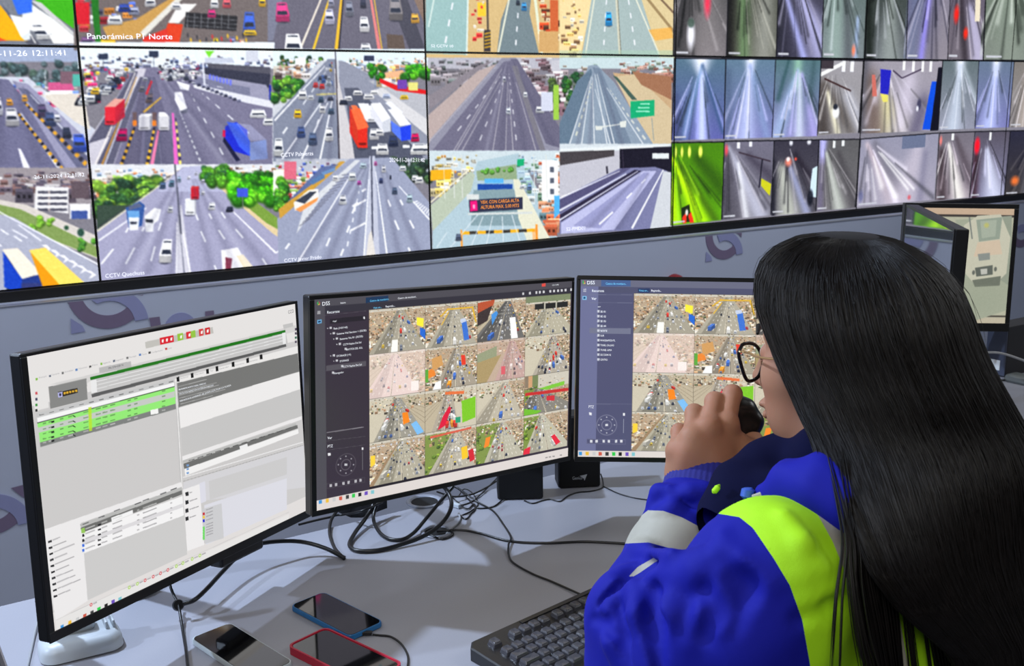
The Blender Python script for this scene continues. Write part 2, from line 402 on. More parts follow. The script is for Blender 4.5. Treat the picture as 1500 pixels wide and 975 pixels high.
# --- left-most lower tile pair (queue beside the barriers / buildings and two box lorries)
p.R((158, 170, 196), -60, 55, 135, 90); p.trees(rng, -50, 92, 118, 122, 40, 9, ((66, 84, 88), (80, 100, 92), (96, 112, 118)))
p.P((196, 200, 214), -60, 112, 40, 112, 140, 190, 140, 250, -60, 250)
p.city(rng, 18, 116, 112, 150, 46, 9, [(120, 150, 220), (235, 235, 240), (70, 100, 190), (200, 90, 130), (210, 205, 200), (90, 150, 150)])
p.R((196, 96, 140), 70, 120, 108, 132); p.R((240, 240, 245), 72, 132, 106, 137); p.R((120, 96, 108), 88, 104, 120, 122); p.R((90, 170, 160), 106, 108, 118, 126)
p.P((214, 208, 200), 60, 138, 122, 136, 132, 190, 110, 178)
p.P((112, 112, 140), -60, 108, 12, 116, 40, 150, 130, 240, 130, 252, -60, 252); p.P((150, 150, 176), 18, 118, 40, 122, 132, 208, 132, 246, 96, 246)
p.P((104, 106, 132), 26, 128, 40, 130, 136, 232, 136, 250, 116, 250)
p.L((232, 234, 244), 30, 165, 86, 246, 1.5, 4); p.L((196, 200, 215), 44, 138, 128, 226, 1.5, 4)
for k in range(20):
    t = (k / 20) ** 1.3; p.L((224, 168, 50) if k % 2 else (34, 32, 44), 26 + 66 * t, 165 + 84 * t, 26 + 66 * (t + .045), 165 + 84 * (t + .045), 3 + 3 * t)
    p.L((214, 160, 60) if k % 2 else (50, 48, 58), 36 + 92 * t, 150 + 92 * t, 36 + 92 * (t + .045), 150 + 92 * (t + .045), 3 + 4 * t)
p.P((236, 236, 248), 26, 216, 30, 218, 44, 246, 34, 246)
for x, y, w, h, c in ((18, 184, 20, 26, (196, 196, 204)), (0, 168, 8, 26, (235, 238, 250)), (62, 170, 14, 18, (90, 80, 110)), (74, 184, 16, 20, (70, 84, 120)), (98, 202, 13, 16, (50, 56, 74)), (117, 222, 20, 26, (70, 96, 190)), (14, 154, 9, 10, (226, 160, 70)), (36, 148, 8, 10, (230, 170, 80)), (84, 178, 10, 12, (206, 208, 220))):
    p.car(x, y, w, h, c, -.1)
p.L((230, 232, 240), 66, 102, 66, 150, 1)
# lower: buildings and lorries
p.R((150, 144, 150), -60, 245, 148, 300); p.city(rng, -50, 250, 140, 276, 90, 13, [(110, 88, 88), (150, 138, 140), (92, 84, 96), (206, 204, 208), (78, 74, 86)])
p.P((226, 226, 230), 52, 272, 100, 274, 100, 312, 50, 306); 
for k in range(4): p.R((84, 84, 98), 55, 279 + k * 8.5, 98, 283 + k * 8.5); p.R((170, 160, 160), 70, 279 + k * 8.5, 73, 283 + k * 8.5)
p.R((235, 235, 238), 102, 298, 132, 320); p.R((70, 90, 150), 104, 308, 128, 320); p.R((96, 84, 92), 104, 266, 130, 290)
p.P((205, 200, 196), -60, 280, 40, 300, 142, 345, 146, 380, 60, 345, -60, 290)
p.P((128, 150, 92), -60, 286, 30, 306, 100, 340, 144, 362, 146, 378, 80, 352, 20, 318, -60, 298); p.trees(rng, 44, 318, 78, 336, 8, 6, ((110, 160, 60), (130, 180, 70))); p.trees(rng, 112, 350, 140, 366, 8, 6, ((90, 150, 60), (70, 120, 56)))
p.B((50, 80, 70), 118, 340, 6, 7); p.B((50, 84, 64), 97, 333, 4, 4)
p.P((168, 172, 190), -60, 300, 20, 318, 100, 364, 148, 392, 148, 430, -60, 430)
p.L((232, 234, 244), -10, 305, 146, 388, 1.5, 2.5); p.L((228, 230, 240), 26, 328, 60, 352, 1.5, 2.5); p.L((228, 230, 240), 18, 336, 40, 348, 2)
for k in range(6): t = k / 6; p.P((242, 242, 250), 60 + 74 * t, 358 + 44 * t, 70 + 78 * t, 364 + 44 * t, 66 + 76 * t, 370 + 46 * t, 74 + 80 * t, 364 + 46 * t, 68 + 78 * t, 358 + 46 * t)
for x, y in ((0, 335), (20, 345), (-10, 352), (8, 368)): p.L((235, 237, 245), x, y, x + 12, y + 8, 2)
p.P((60, 60, 76), 4, 370, 60, 410, 62, 430, 10, 432); p.P((30, 70, 180), 4, 368, 32, 408, 30, 430, 6, 420); p.P((236, 226, 214), 3, 365, 26, 363, 60, 400, 32, 408); p.P((42, 62, 130), 32, 408, 60, 401, 62, 426, 30, 430)
p.P((222, 150, 20), 44, 368, 92, 414, 92, 430, 66, 430); p.P((255, 214, 110), 42, 366, 66, 362, 124, 414, 90, 420)
p.R((70, 60, 90), 31, 414, 61, 424, al=.4)
# --- K, top left strip: yellow lorry, blue box, verge
p.R((120, 124, 134), -60, -30, 108, 66); p.P((232, 234, 236), 36, 0, 110, 50, 112, 66, 30, 40); p.P((66, 165, 30), 52, -20, 110, -20, 110, 44, 52, 2); p.P((196, 198, 200), 44, 0, 60, 4, 110, 50, 108, 54)
p.P((60, 110, 220), 10, -20, 46, -20, 47, 18, 26, 22); p.P((90, 92, 104), 0, 4, 14, 20, 60, 66, 40, 66); p.P((252, 170, 10), -60, 0, 0, 8, 40, 60, -60, 58); p.P((220, 80, 30), -60, 30, 10, 60, -60, 62)
p.P((238, 240, 242), 14, 22, 34, 26, 44, 46, 30, 54); p.P((214, 220, 226), 30, 54, 44, 46, 44, 58, 36, 60); p.car(64, 58, 22, 22, (238, 240, 245), -.5); p.P((240, 240, 240), 72, 52, 96, 50, 110, 64, 78, 64)
p.L((240, 240, 240), 44, 50, 52, 64, 1.5)
# --- L, top strip: crowded toll lanes
p.R((112, 104, 104), 108, -30, 396, 73); p.city(rng, 112, -25, 200, 40, 30, 10, [(170, 60, 70), (90, 110, 190), (210, 210, 214), (90, 90, 110), (190, 130, 70)])
p.R((196, 40, 54), 110, 4, 131, 36); p.P((40, 110, 40), 130, -30, 142, -30, 148, 62, 140, 64); p.P((188, 150, 90), 150, 40, 200, 28, 262, -10, 268, -4, 206, 56, 160, 60)
p.P((214, 212, 206), 205, 48, 262, -6, 268, -2, 212, 54); p.P((232, 230, 230), 262, 6, 288, 6, 262, 34, 246, 34); p.P((204, 70, 40), 246, 34, 268, 36, 262, 66, 236, 62); p.P((200, 60, 50), 208, 56, 244, 42, 250, 66, 212, 68)
p.P((44, 44, 48), 272, 18, 348, 24, 346, 46, 270, 40)
for k in range(7): p.L((120, 122, 128), 275 + k * 10, 20, 274 + k * 10, 42, 1)
for k in range(3): p.L((120, 122, 128), 272, 25 + k * 6, 347, 30 + k * 6, .8)
for x, y, w, h, c in ((168, 36, 22, 14, (240, 242, 245)), (196, 22, 16, 12, (160, 165, 190)), (182, 18, 18, 12, (60, 80, 160)), (220, 10, 16, 14, (225, 225, 230)), (258, 14, 14, 10, (225, 225, 228)), (314, 12, 12, 14, (235, 235, 240)), (332, 12, 12, 14, (210, 100, 110)), (310, 26, 12, 12, (196, 60, 120)), (365, 52, 18, 34, (70, 100, 190)), (366, 52, 20, 8, (230, 190, 60)), (316, 66, 8, 10, (232, 200, 50)), (340, 68, 10, 14, (130, 130, 170)), (158, 68, 26, 10, (226, 180, 40)), (128, 66, 22, 12, (120, 90, 130)), (354, 68, 8, 10, (240, 190, 160)), (384, 10, 10, 14, (236, 190, 60))): p.car(x, y, w, h, c, 0)
for k in range(20): p.B([(60, 60, 66), (220, 180, 60), (190, 60, 60)][k % 3], 275 + 4.5 * k, 52 + (k * 7) % 18, 1.6, 4, .9)
# --- M, top strip right of it
p.R((104, 102, 116), 392, -30, 625, 78); p.P((120, 122, 140), 392, -30, 420, -30, 400, 60, 392, 60)
p.L((236, 226, 214), 478, -20, 438, 76, 2, 3); p.L((230, 190, 60), 488, -20, 458, 76, 2, 3.5); p.L((226, 180, 60), 502, -20, 492, 76, 3, 5); p.L((40, 40, 48), 504, -20, 496, 76, 2); p.L((210, 130, 130), 540, -20, 556, 76, 3, 5); p.L((226, 180, 70), 545, -20, 560, 76, 1.5)
p.P((74, 74, 86), 564, -20, 590, -20, 622, 70, 600, 74); p.P((128, 110, 100), 598, -20, 624, -20, 624, 40); p.P((96, 84, 78), 566, 50, 590, 52, 594, 76, 568, 76)
for x, y, w, h, c in ((414, 32, 20, 28, (205, 70, 130)), (483, 36, 14, 22, (200, 200, 225)), (512, 24, 12, 22, (130, 134, 150)), (532, 12, 9, 14, (60, 62, 80)), (534, 47, 14, 22, (245, 245, 250)), (430, 82, 26, 32, (248, 248, 252)), (536, 78, 16, 14, (244, 244, 250)), (580, 30, 20, 32, (132, 128, 132)), (608, 34, 12, 14, (220, 170, 80)), (485, 10, 9, 12, (160, 160, 180))): p.car(x, y, w, h, c, -.05)
# --- B, toll plaza
p.R((222, 232, 240), 114, 62, 402, 100); p.city(rng, 118, 80, 400, 104, 130, 7, [(120, 124, 150), (170, 170, 185), (214, 214, 220), (110, 100, 110), (90, 100, 130)]); p.P((120, 205, 60), 300, 74, 314, 74, 306, 84)
for x, y in ((144, 78), (218, 74)): p.R((54, 62, 84), x, y, x + 14, y + 9); p.L((90, 94, 110), x + 7, y + 9, x + 7, y + 24, 1)
p.city(rng, 122, 92, 198, 128, 60, 7, [(235, 235, 240), (200, 200, 206), (190, 60, 110), (90, 80, 90), (240, 200, 80)])
p.P((120, 118, 142), 192, 98, 230, 98, 400, 148, 402, 246, 126, 246, 128, 232)
p.P((196, 194, 206), 200, 98, 214, 100, 165, 246, 128, 246, 132, 200)
for a, bq, cc in ((205, 146, (96, 96, 116)), (210, 186, (100, 98, 120)), (216, 218, (96, 96, 118)), (222, 246, (104, 102, 126))): p.P(cc, a, 112, a + 5, 112, bq + 18, 246, bq - 8, 246)
p.P((92, 92, 112), 196, 104, 202, 104, 160, 200, 128, 210); p.L((230, 225, 225), 198, 106, 138, 244, 1.5, 3); p.L((222, 160, 60), 200, 112, 148, 244, 1, 2.5); p.L((236, 236, 244), 202, 112, 152, 244, 1, 2)
for k in range(12):
    t = k / 12; p.L((226, 170, 40) if k % 2 else (36, 34, 44), 197 - 20 * t, 186 + 56 * t, 197 - 20 * (t + .08), 186 + 56 * (t + .08), 3 + 2 * t)
    p.L((230, 180, 60) if k % 2 else (50, 44, 54), 226 - 11 * t, 186 + 56 * t, 226 - 11 * (t + .08), 186 + 56 * (t + .08), 3 + 2 * t)
    p.L((236, 216, 120) if k % 2 else (70, 60, 90), 257 + 7 * t, 172 + 68 * t, 257 + 7 * (t + .08), 172 + 68 * (t + .08), 2 + 2 * t)
p.L((232, 130, 170), 232, 190, 222, 242, 3, 5); p.L((222, 110, 190), 253, 165, 258, 242, 3, 6); p.L((226, 180, 60), 236, 142, 210, 164, 1.5, 2.5); p.L((196, 50, 60), 222, 118, 214, 138, 3, 3)
p.P((84, 84, 96), 304, 92, 396, 98, 396, 122, 304, 104); p.P((56, 58, 74), 298, 98, 396, 108, 394, 128, 300, 108); p.P((150, 150, 172), 284, 106, 390, 124, 398, 146, 372, 148, 286, 124); p.P((120, 122, 146), 286, 112, 366, 128, 366, 146, 286, 124)
for k in range(7): p.R((110, 120, 220), 306 + 5 * k, 108 + k * 1.4, 309 + 5 * k, 116 + k * 1.4)
p.P((190, 196, 212), 300, 84, 340, 84, 344, 92, 300, 92); p.R((200, 204, 216), 360, 74, 378, 90); p.L((220, 224, 236), 297, 86, 300, 128, 2.5); p.R((40, 50, 160), 394, 124, 397, 146)
p.P((214, 216, 226), 282, 122, 400, 148, 400, 158, 360, 150, 284, 128)
p.city(rng, 230, 92, 290, 112, 70, 4, [(60, 60, 80), (230, 230, 236), (150, 50, 80), (130, 130, 150)])
for k in range(13): p.car(272 + 6.5 * k, 118 + 2.6 * k, 6, 4, (60, 62, 86) if k % 2 else (120, 122, 150), 0)
p.dash(262, 160, 295, 240, 13, 1.2, 3, duty=.55); p.dash(280, 138, 335, 242, 6, 1.2, 2.8); p.dash(296, 136, 380, 208, 5, 1.2, 2.5); p.dash(250, 115, 340, 130, 6, 1, 1)
p.truck(161, 182, 15, 26, 14, -12, (214, 160, 150), (180, 40, 60), (205, 50, 66)); p.car(178, 206, 16, 18, (170, 30, 90), .1)
p.truck(211, 190, 16, 20, 4, -4, (240, 240, 244), (150, 150, 160), (205, 205, 212)); p.truck(240, 190, 15, 20, -2, -6, (240, 240, 244), (150, 150, 160), (205, 205, 212))
p.P((245, 246, 252), 256, 134, 266, 134, 274, 158, 264, 162, 256, 146); p.P((90, 92, 110), 264, 162, 275, 158, 274, 165, 266, 166)
p.P((238, 240, 246), 258, 118, 278, 124, 276, 132, 264, 130); p.car(378, 172, 24, 12, (242, 244, 250), 0); p.car(394, 183, 18, 11, (242, 244, 250), 0); p.car(246, 118, 8, 7, (236, 238, 245), 0)
p.P((36, 50, 190), 330, 184, 346, 178, 362, 190, 366, 228, 340, 220, 328, 200); p.P((70, 100, 220), 332, 178, 348, 180, 366, 206, 366, 228, 350, 214); p.P((130, 150, 205), 366, 208, 390, 204, 392, 232, 366, 234, al=.8); p.P((28, 30, 60), 328, 200, 352, 234, 346, 236, 326, 206)
p.R((190, 30, 80), 326, 190, 330, 200); p.P((190, 196, 232), 346, 180, 366, 206, 390, 204, 366, 182, al=.35)
for x, y, w, h, c in ((138, 150, 18, 12, (176, 30, 80)), (134, 136, 16, 10, (240, 240, 245)), (150, 130, 14, 9, (70, 60, 80)), (160, 118, 12, 9, (235, 235, 240)), (174, 112, 12, 8, (240, 240, 245)), (207, 134, 9, 9, (120, 116, 124)), (218, 150, 10, 14, (110, 96, 100)), (212, 118, 7, 6, (190, 190, 200))): p.car(x, y, w, h, c, .2)
for x in (197, 226): p.R((110, 90, 90), x - 3, 164, x + 3, 176); p.R((224, 130, 50), x - 3, 176, x + 3, 184)
# --- C, traffic light crossing with containers
p.R((214, 228, 240), 399, 72, 628, 100); p.trees(rng, 410, 82, 470, 96, 20, 5); p.city(rng, 404, 84, 626, 100, 150, 6, [(230, 232, 236), (196, 150, 120), (140, 150, 170), (210, 205, 200), (90, 110, 90)]); p.R((232, 236, 242), 432, 84, 448, 104)
p.P((196, 200, 208), 470, 88, 500, 88, 628, 150, 628, 240, 399, 240, 399, 156)
p.trees(rng, 398, 112, 440, 146, 34, 8, ((40, 90, 40), (70, 130, 50), (110, 160, 60), (30, 70, 40))); p.R((205, 196, 180), 400, 96, 446, 110, al=.7); p.city(rng, 402, 92, 450, 108, 30, 7, ROOF)
p.P((128, 134, 152), 480, 86, 492, 86, 496, 236, 400, 236, 400, 172); p.P((140, 144, 160), 496, 88, 506, 90, 628, 156, 628, 240, 498, 240)
p.P((198, 196, 200), 489, 100, 492, 100, 524, 236, 498, 236); p.P((176, 178, 186), 540, 118, 570, 116, 628, 140, 628, 196, 600, 160)
p.P((84, 88, 104), 504, 128, 524, 128, 626, 236, 520, 236)
p.P((206, 206, 210), 546, 132, 560, 128, 628, 176, 628, 200)
p.L((236, 238, 244), 476, 96, 402, 176, 1.2, 2.5); p.dash(480, 100, 404, 210, 7, .8, 3); p.L((236, 238, 244), 470, 150, 412, 234, 1.5, 2.5); p.L((236, 238, 244), 480, 150, 440, 236, 1.5, 2.5); p.L((236, 238, 244), 488, 140, 468, 236, 1.5, 2.5); p.dash(483, 130, 452, 215, 6, .8, 3)
p.L((60, 56, 66), 491, 72, 497, 236, 1.5, 2.5); p.L((200, 190, 120), 463, 138, 492, 137, 2)
p.city(rng, 540, 92, 600, 116, 20, 9, [(230, 190, 120), (210, 150, 60), (235, 236, 240)]); p.P((226, 176, 140), 564, 106, 590, 102, 594, 112, 562, 114); p.R((70, 90, 120), 548, 110, 560, 128, al=.3)
p.trees(rng, 592, 98, 628, 112, 18, 8, ((50, 130, 30), (90, 170, 40), (40, 100, 30))); p.trees(rng, 540, 96, 562, 114, 12, 6, ((50, 130, 30), (40, 100, 30))); p.P((200, 30, 36), 556, 120, 580, 132, 626, 138, 626, 132, 580, 124, 556, 114)
p.R((110, 70, 160), 582, 116, 596, 130); p.R((214, 210, 130), 598, 120, 612, 132); p.R((54, 60, 86), 533, 81, 548, 89); p.L((90, 94, 110), 540, 89, 541, 104, 1)
p.truck(531, 216, 14, 38, -12, -24, (236, 120, 80), (196, 50, 40), (205, 50, 36)); p.P((238, 110, 70), 513, 160, 529, 158, 540, 186, 524, 190); p.P((190, 60, 40), 514, 160, 524, 190, 524, 216, 514, 184)
p.truck(545, 178, 16, 18, -4, -6, (240, 240, 246), (170, 172, 182), (214, 216, 224)); p.P((240, 240, 246), 524, 151, 540, 151, 543, 172, 536, 176)
p.P((246, 247, 250), 543, 151, 557, 150, 572, 172, 560, 178); p.P((196, 200, 210), 560, 178, 572, 172, 572, 192, 560, 194); p.P((214, 216, 226), 543, 151, 560, 178, 560, 194, 546, 172)
p.P((240, 242, 248), 568, 160, 582, 158, 602, 182, 586, 184); p.P((230, 234, 246), 564, 150, 572, 148, 590, 164, 584, 168); p.P((40, 70, 210), 586, 186, 602, 182, 602, 204, 588, 206); p.P((90, 120, 225), 572, 176, 586, 186, 588, 206, 574, 192)
for x, y, w, h, c in ((436, 172, 11, 12, (240, 190, 50)), (441, 201, 12, 16, (70, 90, 140)), (458, 212, 13, 18, (84, 100, 130)), (482, 206, 12, 20, (232, 234, 238)), (472, 165, 9, 12, (236, 238, 240)), (485, 167, 9, 9, (70, 90, 110)), (443, 145, 13, 14, (235, 237, 240)), (455, 146, 9, 7, (235, 237, 240)), (408, 228, 14, 26, (225, 228, 232)), (548, 204, 14, 16, (225, 225, 230)), (560, 226, 18, 16, (235, 236, 240)), (576, 214, 14, 16, (50, 60, 90)), (608, 207, 12, 12, (200, 30, 90)), (616, 226, 30, 16, (236, 238, 240)), (524, 139, 14, 7, (240, 240, 244)), (540, 145, 16, 8, (240, 240, 244)), (548, 138, 12, 6, (240, 240, 244)), (566, 144, 12, 7, (190, 200, 225)), (592, 145, 12, 6, (240, 196, 40)), (510, 147, 12, 7, (235, 235, 240)), (503, 153, 12, 7, (40, 44, 60)), (470, 150, 8, 9, (60, 80, 100)), (484, 147, 9, 6, (60, 64, 80)), (556, 198, 12, 10, (236, 236, 240))): p.car(x, y, w, h, c, 0)
for x, y in ((544, 214), (590, 212), (616, 212)): p.R((238, 240, 244), x, y, x + 10, y + 4)
# --- E, wide motorway with trees
p.R((214, 216, 222), 134, 240, 414, 262); p.city(rng, 138, 246, 260, 285, 110, 12, [(232, 230, 230), (214, 206, 200), (200, 190, 184), (226, 150, 110), (150, 170, 200)]); p.city(rng, 320, 242, 410, 262, 50, 8, ROOF)
p.trees(rng, 140, 262, 240, 312, 90, 11, ((70, 110, 50), (110, 150, 60), (48, 80, 50), (130, 170, 70), (40, 64, 50))); p.P((60, 76, 66), 142, 300, 200, 300, 250, 262, 142, 338)
p.P((160, 160, 186), 268, 244, 300, 242, 412, 346, 412, 402, 148, 412, 142, 338, 250, 258); p.P((178, 180, 206), 270, 244, 298, 242, 340, 280, 230, 280)
p.P((214, 196, 160), 300, 256, 312, 258, 408, 332, 410, 348, 400, 342); p.P((120, 150, 70), 306, 256, 330, 262, 408, 320, 408, 336, 390, 326)
p.trees(rng, 298, 244, 330, 268, 30, 9, ((60, 110, 40), (90, 150, 50), (50, 90, 60))); p.trees(rng, 338, 256, 404, 294, 60, 12, ((70, 160, 30), (50, 120, 30), (36, 84, 30), (110, 200, 50))); p.R((70, 90, 200), 347, 275, 363, 288); p.L((120, 120, 130), 355, 288, 356, 306, 1)
p.L((210, 206, 196), 142, 338, 252, 258, 3, 1); p.L((70, 74, 80), 142, 334, 250, 256, 1.5, .8); p.L((238, 240, 246), 144, 352, 214, 304, 2, 1.5); p.L((240, 240, 246), 404, 370, 340, 308, 2.5, 1.5); p.L((240, 240, 246), 404, 370, 412, 364, 2)
p.P((200, 200, 212), 261, 300, 266, 300, 280, 402, 258, 403); p.L((88, 90, 104), 256, 240, 265, 342, 2, 3); p.L((120, 122, 140), 264, 342, 270, 402, 1, 2); p.L((240, 240, 246), 259, 325, 258, 400, 1.5, 2); p.L((240, 240, 246), 268, 340, 279, 400, 1.5, 2)
for L in ((166, 364, 148, 386), (197, 362, 184, 386), (227, 360, 221, 382), (188, 333, 184, 340), (211, 332, 208, 338), (236, 325, 232, 337), (294, 338, 301, 354), (320, 336, 329, 350), (345, 335, 356, 348), (286, 312, 290, 322), (306, 312, 310, 320), (324, 310, 330, 319), (314, 388, 318, 398), (384, 378, 392, 390)): p.L((240, 242, 248), *L, 2.4)
p.P((60, 90, 150), 184, 304, 204, 294, 212, 300, 208, 330, 190, 336, 186, 320); p.P((110, 160, 210), 186, 308, 204, 308, 204, 320, 188, 320); p.P((230, 234, 240), 188, 318, 204, 318, 202, 336, 190, 337); p.P((90, 100, 130), 188, 302, 204, 296, 208, 302, 188, 308); p.P((60, 64, 80), 190, 324, 201, 324, 200, 328, 191, 328)
p.P((242, 243, 246), 212, 316, 226, 304, 236, 306, 232, 322, 224, 328); p.P((232, 234, 238), 212, 316, 226, 318, 224, 339, 213, 339); p.P((50, 54, 64), 213, 320, 224, 321, 224, 326, 213, 325)
p.car(242, 384, 18, 34, (246, 246, 250), .1); p.truck(278, 314, 14, 22, 2, -2, (240, 240, 246), (180, 182, 190), (222, 224, 230)); p.truck(285, 291, 11, 16, 1, -3, (200, 60, 60), (140, 30, 50), (186, 40, 56))
for x, y, w, h, c in ((238, 276, 9, 10, (80, 100, 130)), (251, 273, 8, 10, (90, 120, 140)), (249, 311, 8, 10, (225, 228, 232)), (310, 307, 10, 11, (240, 242, 246)), (336, 310, 11, 8, (40, 44, 60)), (297, 285, 6, 6, (225, 225, 232)), (297, 268, 6, 6, (190, 190, 205)), (262, 266, 6, 8, (150, 170, 190)), (276, 262, 5, 5, (220, 220, 230)), (287, 256, 5, 5, (210, 210, 225))): p.car(x, y, w, h, c, .1)
p.P((246, 246, 250), 324, 366, 348, 362, 366, 392, 326, 396); p.P((130, 60, 80), 330, 376, 340, 378, 338, 394, 330, 394); p.P((232, 220, 196), 346, 374, 356, 372, 372, 392, 358, 394)
# --- F, market side road, diagonal hatching
p.R((180, 184, 196), 404, 232, 630, 262); p.city(rng, 404, 236, 500, 290, 120, 9, [(190, 80, 90), (235, 232, 232), (130, 160, 90), (220, 150, 120), (110, 90, 110), (90, 110, 190)]); p.R((232, 230, 226), 400, 248, 416, 286); p.R((206, 110, 130), 416, 236, 434, 262)
p.trees(rng, 400, 262, 420, 306, 22, 8, ((50, 110, 40), (90, 150, 50))); p.trees(rng, 572, 234, 630, 262, 50, 8, ((50, 70, 60), (66, 92, 60), (40, 54, 50)))
p.P((150, 156, 178), 512, 232, 574, 230, 632, 300, 632, 372, 408, 388, 406, 320, 440, 290); p.P((190, 150, 70), 498, 236, 506, 236, 410, 320, 408, 306); p.P((96, 110, 150), 470, 244, 496, 240, 432, 288, 420, 296)
p.P((205, 208, 214), 520, 234, 528, 234, 470, 290, 434, 342, 446, 300)
for k in range(15): t = k / 15; p.L((110, 112, 128), 500 - 66 * t, 256 + 80 * t, 516 - 66 * t, 254 + 70 * t, 1.2)
p.L((240, 241, 246), 510, 262, 436, 384, 1.5, 2.5); p.P((186, 190, 206), 541, 228, 549, 228, 556, 374, 534, 376); p.L((70, 74, 92), 544, 228, 546, 376, 2, 2.5); p.L((238, 240, 244), 540, 262, 533, 376, 1, 2); p.L((238, 240, 244), 550, 250, 567, 374, 1, 2.5)
p.P((214, 210, 206), 540, 344, 544, 336, 550, 374, 536, 376)
for L in ((536, 276, 530, 280), (524, 296, 516, 302), (536, 292, 518, 302), (535, 326, 512, 338), (424, 356, 418, 364), (483, 348, 478, 360), (503, 364, 499, 374), (578, 322, 584, 336), (600, 322, 606, 334), (598, 362, 604, 376), (568, 292, 572, 302), (586, 292, 590, 300), (512, 330, 508, 340), (520, 302, 516, 312)): p.L((240, 242, 248), *L, 2.6)
p.dash(530, 260, 506, 372, 9, 1, 2.4); p.L((238, 240, 246), 584, 272, 630, 322, 1.2, 2.2)
for k in range(8): t = k / 8; p.L((236, 238, 244), 606 + 24 * t, 296 + 22 * t, 612 + 22 * t, 294 + 16 * t, 1.6)
p.P((244, 240, 232), 430, 296, 452, 278, 466, 276, 466, 288, 446, 306, 432, 308); p.P((60, 66, 80), 432, 294, 454, 280, 464, 280, 446, 298); p.P((222, 150, 90), 432, 306, 466, 288, 464, 294, 440, 310)
p.P((90, 120, 160), 452, 266, 474, 252, 476, 260, 458, 270); p.P((110, 140, 180), 470, 252, 492, 244, 490, 250, 474, 256)
for x, y, w, h, c in ((502, 299, 11, 14, (232, 236, 240)), (516, 264, 11, 12, (225, 230, 232)), (526, 270, 6, 6, (190, 80, 170)), (491, 264, 8, 8, (240, 240, 244)), (562, 252, 6, 10, (236, 238, 242)), (558, 268, 6, 8, (60, 70, 110)), (578, 284, 8, 10, (80, 96, 120)), (600, 296, 9, 12, (170, 190, 200)), (590, 250, 10, 8, (220, 224, 226)), (608, 264, 10, 8, (232, 234, 238)), (614, 268, 12, 10, (236, 238, 240)), (550, 242, 5, 6, (190, 100, 160)), (532, 246, 10, 8, (190, 210, 220)), (572, 262, 3, 6, (50, 54, 70))): p.car(x, y, w, h, c, 0)
# --- G, hazy motorway, brown verges
p.R((176, 176, 186), 627, 78, 822, 100); p.city(rng, 630, 86, 742, 118, 90, 11, [(110, 108, 116), (130, 126, 132), (96, 104, 104), (150, 144, 150)]); p.P((176, 162, 160), 628, 168, 700, 104, 740, 88, 746, 90, 628, 210); p.P((134, 128, 136), 628, 140, 700, 96, 724, 88, 700, 104, 630, 160)
p.city(rng, 756, 84, 820, 152, 90, 14, [(120, 96, 104), (150, 140, 144), (96, 84, 90), (196, 196, 200)]); p.P((140, 140, 156), 736, 84, 756, 84, 820, 190, 820, 224, 628, 222, 630, 204)
p.P((110, 108, 128), 738, 90, 750, 88, 800, 224, 632, 222); p.P((104, 102, 122), 748, 86, 758, 86, 820, 186, 820, 216, 800, 210); p.P((120, 118, 128), 750, 96, 758, 96, 800, 222, 792, 222)
for L in ((728, 96, 630, 206), (733, 110, 668, 222), (736, 100, 664, 222), (733, 120, 676, 222), (744, 120, 741, 222), (738, 120, 722, 222), (756, 120, 786, 222), (746, 130, 752, 222)): p.L((180, 178, 186), *L, .8, 1.4, al=.8)
p.dash(742, 108, 698, 218, 8, .8, 2, (206, 206, 214)); p.dash(746, 108, 758, 218, 8, .8, 2, (206, 206, 214)); p.dash(736, 108, 662, 202, 8, .8, 2, (206, 206, 214))
p.car(745, 167, 7, 10, (214, 220, 230), 0); p.car(791, 165, 12, 10, (225, 228, 232), 0); p.car(770, 142, 6, 8, (220, 224, 230), 0); p.car(739, 120, 5, 9, (190, 190, 200), 0)
p.R((190, 190, 198), 808, 88, 822, 104); p.trees(rng, 806, 118, 822, 150, 10, 7, ((70, 90, 50), (60, 76, 56)))
# --- H, motorway with the green sign
p.R((190, 206, 210), 820, 82, 988, 100); p.city(rng, 905, 88, 984, 110, 60, 9, [(150, 110, 100), (120, 130, 120), (180, 150, 140), (176, 186, 190)]); p.city(rng, 820, 94, 870, 150, 40, 10, [(100, 110, 100), (140, 130, 120), (90, 120, 80), (180, 180, 190)])
p.P((186, 160, 128), 898, 106, 984, 116, 984, 216, 950, 216, 920, 150); p.P((196, 180, 150), 900, 112, 930, 108, 984, 160, 984, 216, 955, 214); p.P((150, 110, 86), 926, 104, 984, 112, 984, 146, 940, 124)
p.trees(rng, 826, 108, 846, 146, 16, 6, ((40, 80, 50), (54, 100, 44))); p.R((150, 190, 80), 811, 124, 819, 175); p.R((200, 204, 220), 793, 134, 810, 162)
p.P((138, 152, 168), 862, 96, 874, 94, 900, 120, 958, 212, 820, 215, 820, 190, 850, 130); p.P((100, 118, 136), 846, 118, 866, 100, 868, 106, 832, 214, 820, 214, 820, 180)
p.P((116, 130, 148), 868, 98, 880, 100, 926, 212, 894, 213, 884, 140); p.P((70, 92, 84), 898, 110, 904, 112, 934, 146, 926, 146)
for L in ((868, 112, 871, 213), (872, 108, 890, 213), (875, 108, 901, 213), (866, 112, 852, 213), (872, 130, 895, 213), (889, 128, 944, 213), (864, 118, 834, 213)): p.L((206, 212, 218), *L, .8, 1.8)
p.dash(868, 120, 842, 205, 10, 1.4, 3, (196, 200, 190), .5); p.dash(893, 130, 950, 210, 10, 1, 3.4, (200, 204, 200), .5)
p.P((24, 158, 110), 924, 148, 959, 146, 959, 169, 924, 173); 
for k in range(3): p.R((190, 235, 215), 938 - 3 * k, 151 + 5.5 * k, 952, 152.5 + 5.5 * k)
